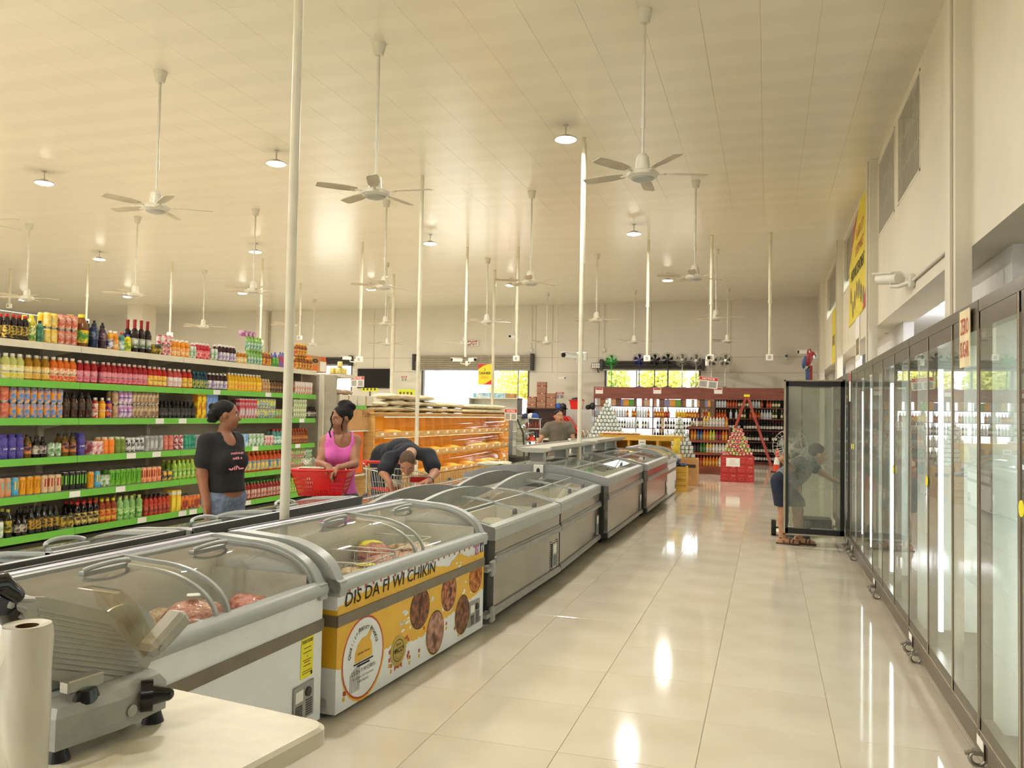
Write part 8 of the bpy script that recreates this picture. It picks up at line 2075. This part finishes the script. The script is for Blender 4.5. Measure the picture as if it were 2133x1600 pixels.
# pusher block
q0, q1 = loc(sp(305, 1362, -.01)), loc(sp(378, 1278, -.01))
mb = MB(); d = Vector((q1[0] - q0[0], 0, q1[2] - q0[2])); L = d.length; d.normalize(); nn = Vector((-d.z, 0, d.x))
mb.M = SM @ Matrix(((d.x, 0, nn.x, q0[0]), (0, 1, 0, -.01), (d.z, 0, nn.z, q0[2]), (0, 0, 0, 1)))
mb.box(0, L, -.03, .03, -.022, .022, 0, .012).box(.02, L - .01, -.031, -.0295, -.014, -.010, 0).box(.02, L - .01, -.031, -.0295, .010, .014, 0); mb.build('pusher_block', 'plate_alu', sl)
mb2 = MB(); mb2.M = mb.M; mb2.cyl((.02, -.034, 0), (.02, -.028, 0), .008, n=12).build('wing_screw', 'steel', sl)
# black dial, carriage knob and bracket, handle
kc = loc(sp(305, 1448, -.03))
SB().cyl((kc[0] - .012, kc[1] + .005, kc[2]), (kc[0] + .008, kc[1] - .012, kc[2]), .036, n=28).cyl((kc[0] + .008, kc[1] - .012, kc[2]), (kc[0] + .03, kc[1] - .034, kc[2] - .001), .023, .016, 20).ball((kc[0] + .03, kc[1] - .034, kc[2] - .001), .016).build('thickness_dial', 'black_gloss', sl)
mb = SB()
for k in range(14):
    a = pi * .55 + pi * k / 13 * 1.1; mb.box(kc[0] - .004 + .031 * 0, kc[0] - .002, kc[1] - .0, kc[1] + .001, kc[2] + .03 * sin(a), kc[2] + .034 * sin(a))
mb.build('dial_marks', 'paper', sl)
kk = loc(sp(180, 1450, -.01)); SB().lathe([(.034, 0), (.035, .008), (.024, .035), (.02, .037)], 16, 0, (kk[0], kk[1], kk[2] - .02), sy=.6).build('lock_knob', 'black_gloss', sl)
SB().box(kk[0] - .045, kk[0] + .045, kk[1] + .0, kk[1] + .03, kk[2] + .014, kk[2] + .042, 0, .003).build('bracket', 'steel', sl)
h0, h1, h2 = loc(sp(2, 1215, .0)), loc(sp(34, 1240, .0)), loc(sp(5, 1290, .02))
SB().tube([(h0[0] - .05, h0[1], h0[2]), h0, h1], [.022, .024, .016], 10).ball(h1, .016).build('grip', 'black_gloss', sl)
SB().tube([h1, loc(sp(22, 1262, .01)), loc(sp(50, 1270, .02)), loc(sp(48, 1285, .03)), loc(sp(20, 1275, .03))], .007, 6).tube([loc(sp(40, 1250, .02)), loc(sp(70, 1250, .04))], .006, 6).build('crank_arm', 'cast_alu', sl)
SB().tube([loc(sp(10, 1262, .02)), loc(sp(25, 1290, .06))], .022, 8).build('handle_stem', 'black', sl)
# roll of clear bags
mat('bag_film', (226, 222, 206), rough=.22, var=.08, scale=9, bump=.5, bscale=12, spec=.6, sub=.1, stretch=(1, 1, .35))
RT = at_z(57, 1300, TZ + .325); r_ = 49 / F_PX * (RT - Vector((0, 0, EYE))).dot(_f)
ro = thing('bag_roll', 'upright roll of clear plastic produce bags at the near left edge', 'bag roll', (RT.x, RT.y, TZ))
rd = random.Random(9); mb = MB(); vs = []; nz, na = 14, 28
for k in range(nz + 1):
    for i in range(na):
        a = 2 * pi * i / na; z = .325 * k / nz; q = r_ * (1 + .035 * sin(3 * a + 5 * z * 8) + .03 * sin(7 * a + k) * (1 - abs(k / nz - .5))) * (1 if k < nz else .93); vs.append((q * cos(a), q * sin(a), z))
mb.add(vs, [(k * na + i, k * na + (i + 1) % na, (k + 1) * na + (i + 1) % na, (k + 1) * na + i) for k in range(nz) for i in range(na)], 0, True)
mb.add([(r_ * .93 * cos(2 * pi * i / na), r_ * .93 * sin(2 * pi * i / na), .325) for i in range(na)] + [(r_ * .45 * cos(2 * pi * i / na), r_ * .45 * sin(2 * pi * i / na), .322) for i in range(na)], [(i, (i + 1) % na, na + (i + 1) % na, na + i) for i in range(na)])
mb.build('wound_bags', 'bag_film', ro)
MB().cyl((0, 0, .0), (0, 0, .322), r_ * .45, n=18, cap=False).cyl((0, 0, .26), (0, 0, .265), r_ * .44, n=18).build('cardboard_core', 'wood_dark', ro)
mb = MB(); P0 = Vector((-_r.x, -_r.y, 0)) * r_ * .9
vs = []
for k in range(9):
    for q in range(5):
        u = k / 8; v = q / 4; p = Vector((-_f.x, -_f.y, 0)) * r_ * (1.02 - .8 * v) + Vector((-_r.x, -_r.y, 0)) * (r_ * .3 + .14 * v * u + .02 * sin(5 * u)); vs.append((p.x + .004 * sin(9 * u + 4 * v), p.y, .27 * (1 - u) + .002 + .01 * sin(6 * v)))
mb.add(vs, [(k * 5 + q, k * 5 + q + 1, (k + 1) * 5 + q + 1, (k + 1) * 5 + q) for k in range(8) for q in range(4)], 0, True); mb.build('loose_bag', glass('film_clear', (246, 246, 240), .12, 1.45, .3, (230, 228, 214)), ro)

# ------------------------------------------------------------------ red hand basket
bc = J(673, 1016, 6.62); rx = Vector((_r.x, _r.y, 0)).normalized(); ry = Vector((_f.x, _f.y, 0)).normalized()
bk = thing('hand_basket', 'bright red plastic shopping basket on the freezer in front of the girl', 'basket', (bc.x, bc.y, .822))
BM = Matrix(((rx.x, ry.x, 0, 0), (rx.y, ry.y, 0, 0), (0, 0, 1, 0), (0, 0, 0, 1)))
hb = .205; a0, b0, a1, b1 = .165, .11, .225, .15
def wall(z): u = z / hb; return a0 + (a1 - a0) * u, b0 + (b1 - b0) * u
def ring(mb, z0, z1, th=.004):
    A0, B0 = wall(z0); A1, B1 = wall(z1); o = [(-A0, -B0, z0), (A0, -B0, z0), (A0, B0, z0), (-A0, B0, z0)]; p = [(-A1, -B1, z1), (A1, -B1, z1), (A1, B1, z1), (-A1, B1, z1)]
    i0 = [(x * (1 - th / .2), y * (1 - th / .13), z) for x, y, z in o]; i1 = [(x * (1 - th / .2), y * (1 - th / .13), z) for x, y, z in p]
    mb.add(o + p + i0 + i1, [f for k in range(4) for f in ((k, (k + 1) % 4, 4 + (k + 1) % 4, 4 + k), (8 + (k + 1) % 4, 8 + k, 12 + k, 12 + (k + 1) % 4), (4 + k, 4 + (k + 1) % 4, 12 + (k + 1) % 4, 12 + k), (k, 8 + k, 8 + (k + 1) % 4, (k + 1) % 4))])
mb = MB(); mb.M = BM; ring(mb, 0, .02); ring(mb, .15, hb)
for z in (.052, .085, .118): ring(mb, z, z + .011)
for k in range(25):
    u = -1 + 2 * k / 24
    for s in (-1, 1):
        for (zA, zB) in ((.0, .16),):
            A0, B0 = wall(zA); A1, B1 = wall(zB); w = .004
            mb.add([(u * A0 - w, s * B0, zA), (u * A0 + w, s * B0, zA), (u * A1 + w, s * B1, zB), (u * A1 - w, s * B1, zB), (u * A0 - w, s * (B0 - .004), zA), (u * A0 + w, s * (B0 - .004), zA), (u * A1 + w, s * (B1 - .004), zB), (u * A1 - w, s * (B1 - .004), zB)], [(0, 1, 2, 3), (7, 6, 5, 4), (0, 3, 7, 4), (1, 5, 6, 2)])
            if k % 2 == 0: mb.add([(s * A0, u * B0 - w, zA), (s * A0, u * B0 + w, zA), (s * A1, u * B1 + w, zB), (s * A1, u * B1 - w, zB)], [(0, 1, 2, 3), (3, 2, 1, 0)])
mb.box(-a0, a0, -b0, b0, 0, .004); A, B_ = wall(.09); mb.add([(-.05, -wall(.05)[1] - .001, .05), (.075, -wall(.05)[1] - .001, .05), (.085, -wall(.15)[1] - .001, .15), (-.06, -wall(.15)[1] - .001, .15)], [(0, 1, 2, 3)])
mb.build('basket_body', 'basket_red', bk)
mb = MB(); mb.M = BM; mb.tube([(-a1 - .008, -b1 - .008, hb), (a1 + .008, -b1 - .008, hb), (a1 + .008, b1 + .008, hb), (-a1 - .008, b1 + .008, hb)], .009, 6, closed=True); mb.build('rim', 'basket_red', bk)
for k, s in enumerate((-.035, .035)):
    mb = MB(); mb.M = BM; mb.tube([(-a1 + .03, s * 2, hb), (-a1 + .04, s, hb + .012), (a1 - .04, s, hb + .012), (a1 - .03, s * 2, hb)], .006, 6); mb.build('handle', 'wire_white', bk)
pk = inst('meat_packet', plump('meat_pale', 2), (bc.x - rx.x * .06 - ry.x * .02, bc.y - rx.y * .06, .835), 'pale packet wrapped in plastic lying in the red basket', 'packet', None, .3, (.09, .07, .095))
mb = MB(); vs = []
for k in range(7):
    for q in range(5): u, v = k / 6, q / 4; vs.append((-.16 + .14 * v + .03 * sin(6 * u), -.04 + .06 * sin(4 * v + u), .17 + .12 * u + .02 * sin(7 * v + 3 * u)))
mb.M = BM; mb.add(vs, [(k * 5 + q, k * 5 + q + 1, (k + 1) * 5 + q + 1, (k + 1) * 5 + q) for k in range(6) for q in range(4)], 0, True)
o = one('plastic_bag', mb, 'film_clear', 'crumpled clear plastic bag sticking up from the red basket', 'bag'); o.location = (bc.x, bc.y, .822)

# ------------------------------------------------------------------ shopping trolley
mat('chrome_wire', (206, 200, 184), rough=.25, metal=.7)
hc = J(800, 963, 9.15); ct = thing('shopping_trolley', 'wire shopping trolley with a red handle beside the bending man', 'trolley', (hc.x, hc.y, 0))
cx = Vector((_r.x, _r.y, 0)).normalized(); cy = (Vector((-_f.x, -_f.y, 0)).normalized() * .45 + cx * .9).normalized(); cx2 = Vector((-cy.y, cy.x, 0))
if cx2.dot(_r) < 0: cx2 = -cx2
cx2 = (cx * .95 + cy * .0).normalized()
def C3(u, v, z): p = cx2 * u + cy * v; return (p.x, p.y, z)
hz = hc.z
MB().tube([C3(-.24, 0, hz), C3(.24, 0, hz)], .017, 10).tube([C3(.20, 0, hz), C3(.25, .06, hz - .04)], .02, 8).tube([C3(-.20, 0, hz), C3(-.25, .06, hz - .04)], .02, 8).build('handle', 'basket_red', ct)
Lc = .42
mb = MB()
for s in (-1, 1):
    mb.tube([C3(s * .24, .0, hz), C3(s * .25, .07, hz - .05), C3(s * .24, .07, .50), C3(s * .24, -.03, .16), C3(s * .22, .40, .12)], .011, 7)
    mb.tube([C3(s * .25, .03, hz - .07), C3(s * .21, Lc, hz - .13)], .007, 6)
mb.tube([C3(-.25, .03, hz - .07), C3(.25, .03, hz - .07)], .007, 6).tube([C3(-.21, Lc, hz - .13), C3(.21, Lc, hz - .13)], .007, 6).tube([C3(-.22, .40, .12), C3(.22, .40, .12)], .011, 6)
mb.build('frame', 'chrome_wire', ct)
mb = MB()
for k in range(14):
    u = k / 13
    for s in (-1, 1): mb.tube([C3(s * (.25 - .04 * u), .03 + (Lc - .03) * u, hz - .07 - .06 * u), C3(s * (.19 - .02 * u), .05 + (Lc - .05) * u * .95, .52)], .003, 4)
    mb.tube([C3(-.25 + .5 * u, .03, hz - .07), C3(-.19 + .38 * u, .05, .52)], .003, 4).tube([C3(-.21 + .42 * u, Lc, hz - .13), C3(-.17 + .34 * u, Lc * .97, .52)], .003, 4)
    mb.tube([C3(-.19 + .38 * u, .05, .52), C3(-.17 + .34 * u, Lc * .97, .52)], .003, 4)
for z in (.62, .72): 
    w0, w1 = .205, .185; mb.tube([C3(-w0, .05, z), C3(w0, .05, z), C3(w1, Lc * .98, z), C3(-w1, Lc * .98, z)], .003, 4, closed=True)
mb.build('wire_basket', 'chrome_wire', ct)
mb = MB(); q = [C3(-.19, .06, .66), C3(.19, .06, .66), C3(.17, .26, .63), C3(-.17, .26, .63)]; mb.add(q + [(x, y, z - .015) for x, y, z in q], [(0, 1, 2, 3), (7, 6, 5, 4), (0, 4, 5, 1), (1, 5, 6, 2), (2, 6, 7, 3), (3, 7, 4, 0)]); mb.build('child_seat', 'basket_red', ct)
MB().add([C3(-.06, Lc + .004, hz - .2), C3(.2, Lc + .004, hz - .2), C3(.2, Lc + .004, hz - .14), C3(-.06, Lc + .004, hz - .14)], [(0, 1, 2, 3), (3, 2, 1, 0)]).build('red_plate', 'basket_red', ct)
for u, v in ((-.22, -.03), (.22, -.03), (-.2, .4), (.2, .4)):
    p = C3(u, v, .06); MB().cyl((p[0] - .012, p[1], .06), (p[0] + .012, p[1], .06), .055, n=14).box(p[0] - .015, p[0] + .015, p[1] - .01, p[1] + .01, .06, .14).build('castor', 'black', ct)
p = C3(-.02, .16, .665); pack('clear_packet', 'bag_pale', (hc.x + p[0], hc.y + p[1], p[2]), (.09, .08, .05), .4, 'clear packet on the red child seat of the trolley', 'packet', None, 3)
p = C3(-.05, .25, .522); pack('clear_packet', 'bag_cream', (hc.x + p[0], hc.y + p[1], p[2]), (.11, .1, .045), .4, 'cream packet at the bottom of the trolley', 'packet', None, 1)
# ------------------------------------------------------------------ signs, television, wall things
mat('sign_yellow', (232, 214, 40), rough=.5, var=.03); mat('sign_lime', (206, 220, 40), rough=.5, var=.04); mat('tv_black', (16, 16, 17), rough=.2, var=.1, scale=2)
p = at_y(985, 714.5, YB - .03); t = thing('exit_sign', 'white EXIT sign with red letters high on the far wall', 'sign', (p.x, YB - .015, p.z))
MB().box(-.235, .235, -.03, 0, -.13, .13, 0, .006).build('box', 'paper', t); MB().box(-.225, .225, -.032, -.03, .105, .115).box(-.225, .225, -.032, -.03, -.115, -.105).build('border', 'red_sign', t); MB().text('EXIT', (0, -.03, 0), (1, 0, 0), (0, 0, 1), .17, 0, width=.40, bold=.03, lift=.003).build('lettering', mat('exit_red', (150, 30, 30), .5), t)
p0, p1 = at_y(744, 768, YB - .1), at_y(810, 809, YB - .1)
t = thing('television', 'flat black television on the far wall', 'television', ((p0.x + p1.x) / 2, YB - .02, (p0.z + p1.z) / 2)); w, h = abs(p1.x - p0.x) / 2, abs(p0.z - p1.z) / 2
MB().box(-w, w, -.07, -.02, -h, h, 0, .01).build('case', 'black', t); MB().box(-w + .02, w - .02, -.072, -.07, -h + .03, h - .02).build('screen', 'tv_black', t); MB().box(-.2, .2, -.02, .018, -.15, .15).build('mount', 'charcoal', t)
# hanging cashier banner
p = at_y(1010, 780, 20.9); t = thing('cashier_banner', 'yellow and red hanging banner reading 1 CASHIER', 'sign', (p.x, 20.9, p.z)); w, h = .19, .275
MB().box(-w, w, -.004, .004, -h, h).build('board', 'sign_yellow', t)
mb = MB().add([(-w, -.0045, h), (-w, -.0045, h - .13), (-.02, -.0045, h - .03), (w * .55, -.0045, h)], [(0, 1, 2, 3)]).add([(w, -.0045, -h), (w, -.0045, -h + .13), (.02, -.0045, -h + .03), (-w * .55, -.0045, -h)], [(0, 1, 2, 3)]); mb.build('red_corner', 'red', t)
MB().text('1', (0, -.004, .13), (1, 0, 0), (0, 0, 1), .075, 0, bold=.03).text('CASHIER', (0, -.004, .035), (1, 0, 0), (0, 0, 1), .07, 0, width=.34, bold=.03).build('lettering', 'ink', t); MB().text('SUGAR CITY', (0, -.004, -.05), (1, 0, 0), (0, 0, 1), .026, 0, width=.2).text('SUPERMARKET', (0, -.004, -.095), (1, 0, 0), (0, 0, 1), .026, 0, width=.24).build('small_lettering', 'wrap_red', t)
MB().tube([(-w + .02, 0, h), (0, 0, h + .5)], .002, 4).tube([(w - .02, 0, h), (0, 0, h + .5)], .002, 4).tube([(0, 0, h + .5), (0, 0, ZC - p.z)], .002, 4).build('cord', 'white', t)
def notice(px, py, y, w, h, label, tilt=0.0, wall=False):
    p = at_y(px, py, y); t = thing('notice_sign', label, 'sign', (p.x, y, p.z), 0, 'red and white NOTICE signs'); R = Matrix.Rotation(tilt, 4, 'Y')
    def nb(): m = MB(); m.M = R; return m
    nb().box(-w, w, -.004, .004, -h, h).build('board', 'paper', t); nb().box(-w * .97, w * .97, -.0055, -.004, h * .38, h * .96).build('red_band', 'red_sign', t)
    nb().text('NOTICE', (0, -.0055, h * .67), (1, 0, 0), (0, 0, 1), h * .36, 0, width=w * 1.3, bold=.03, lift=.001).build('lettering', 'paper', t)
    m = nb().box(-w * .9, -w * .08, -.0055, -.004, -h * .88, h * .25, 0).box(w * .08, w * .9, -.0055, -.004, -h * .88, h * .25, 0); m.build('text_panel', 'grey_light', t)
    m = nb()
    for k in range(3): m.box(-w * .8, -w * .2, -.0065, -.0055, -h * (.1 + .28 * k), -h * (.02 + .28 * k)).box(w * .2, w * .8, -.0065, -.0055, -h * (.1 + .28 * k), -h * (.02 + .28 * k))
    m.build('print', 'ink_grey', t)
    if not wall: MB().tube([(0, 0, h), (0, 0, ZC - p.z)], .0015, 4).build('cord', 'white', t)
    return t
notice(744.5, 795, 14.6, .145, .105, 'NOTICE sign hanging in front of the television')
notice(1475, 797, 18.0, .20, .12, 'tilted NOTICE sign hanging before the liquor shelving', radians(6))
notice(1166, 824, YB - .012, .15, .13, 'NOTICE sign on the wall above the caps', 0, True)
notice(1064, 864, 19.6, .16, .14, 'NOTICE sign low behind the bread bags')
notice(842, 789, YB - .012, .12, .1, 'torn little red and white notice between television and shutter', radians(-5), True)
for k, (px, py, w, h) in enumerate(((846, 822, .26, .15), (770, 812, .27, .05))):
    p = at_y(px, py, 22); t = thing('menu_board', ('lime yellow menu board with ice cream pictures below the torn notice', 'lime yellow menu strip below the television')[k], 'sign', (p.x, 22, p.z), 0, 'lime menu boards'); MB().box(-w, w, -.01, .01, -h, h).build('board', 'sign_lime', t)
    for q in range(4):
        x = -w * .7 + q * w * .45; mb = MB()
        mb.add([(x - .03, -.011, h * .1), (x, -.011, -h * .4), (x + .03, -.011, h * .1)], [(0, 1, 2)], 0); oval_ = [(x + .035 * cos(2 * pi * i / 12), -.0112, h * .3 + .035 * sin(2 * pi * i / 12)) for i in range(12)]; mb.add(oval_, [tuple(range(12))], 0); mb.build('picture', 'food_a', t)
    one('board_stand', MB().box(-.02, .02, -.02, .02, 0, p.z - h).box(-.2, .2, -.15, .15, 0, .02), 'grey_dark', ('stand of the ice cream menu board', 'stand of the lime menu strip')[k], 'stand', None, (p.x, 22.03, 0))
# flood light
p = at_y(1244, 762, YB - .15); t = thing('flood_light', 'black floodlight with a gridded face on the far wall', 'light', (p.x, YB - .02, p.z)); MB().box(-.2, .2, -.2, -.12, -.1, .1, 0, .01).tube([(0, -.14, -.1), (.03, -.06, -.22), (.03, .015, -.22)], .02, 6).build('housing', 'charcoal', t)
for r_i in range(2):
    for c_i in range(5): MB().box(-.18 + c_i * .074, -.12 + c_i * .074, -.204, -.2, -.085 + r_i * .088, -.005 + r_i * .088).build('cell', 'paper', t)
# wall conduits with boxes
for k, px in enumerate((1107, 1258)):
    p = at_y(px, 730, YB - .02); one('wall_box', MB().cyl((0, -.02, .05), (0, -.02, ZC - p.z), .012, n=6).box(-.06, .06, -.05, 0, -.06, .06, 0, .006), 'wall_far', ('small wall box above the shutter motor', 'small wall box above the green fan')[k], 'box', 'wall boxes', (p.x, YB - .005, p.z))
# advertising banners on the right wall
mat('banner_pic', (150, 130, 60), rough=.5, col2=(90, 80, 50), scale=9)
y0, y1 = 14.9, 17.8
t = thing('wall_banner', 'large yellow advertising banner high on the right wall', 'banner', (XR - .01, y0, 0))
mb = MB().add([(0, 0, 3.42), (0, 0, 5.40), (0, 1.0, 5.44), (0, 2.9, 4.55), (0, 3.0, 3.36)], [(0, 1, 2, 3, 4)]).add([(.004, 0, 3.42), (.004, 0, 5.40), (.004, 1.0, 5.44), (.004, 2.9, 4.55), (.004, 3.0, 3.36)], [(4, 3, 2, 1, 0)]); mb.build('sheet', 'sign_yellow', t)
MB().add([(-.002, 1.2, 5.36), (-.002, 2.4, 4.82), (-.002, 2.85, 4.6), (-.002, 2.0, 5.2)], [(0, 1, 2, 3)]).add([(-.002, 0, 3.42), (-.002, .5, 3.42), (-.002, 0, 3.75)], [(0, 1, 2)]).build('red_corner', 'red', t)
MB().text('SUGAR CITY', (-.002, .9, 4.95), (0, -1, 0), (0, 0, 1), .18, 0, width=1.3).text('SUPERMARKET', (-.002, 1.0, 4.65), (0, -1, 0), (0, 0, 1), .18, 0, width=1.4).build('red_lettering', 'red_sign', t); MB().text('HARDWARE DEPARTMENT', (-.002, 1.35, 4.3), (0, -1, 0), (0, 0, 1), .22, 0, width=2.3, bold=.02).build('black_lettering', 'ink', t)
mb = MB(); rdn = random.Random(3)
for k in range(7): yy = .35 + k * .36; zz = rdn.uniform(3.55, 4.0); mb.add([(-.003, yy + .14 * cos(2 * pi * i / 10), zz + .2 * sin(2 * pi * i / 10) * rdn.uniform(.7, 1)) for i in range(10)], [tuple(range(10))])
mb.build('pictures', 'banner_pic', t)
one('wall_poster', MB().box(-.004, 0, -.35, .35, -.4, .4, 0).box(-.006, -.004, -.25, .25, -.3, .0, 1), ['paper', 'banner_pic'], 'pale poster under the yellow banner', 'poster', None, (XR - .006, 16.2, 2.99))
one('wall_banner', MB().box(-.004, 0, -.5, .5, -.75, .6, 0).box(-.006, -.004, -.35, .35, -.3, -.05, 1), ['sign_yellow', 'banner_pic'], 'small yellow banner at the far end of the right wall', 'banner', None, (XR - .006, 21.9, 3.65))
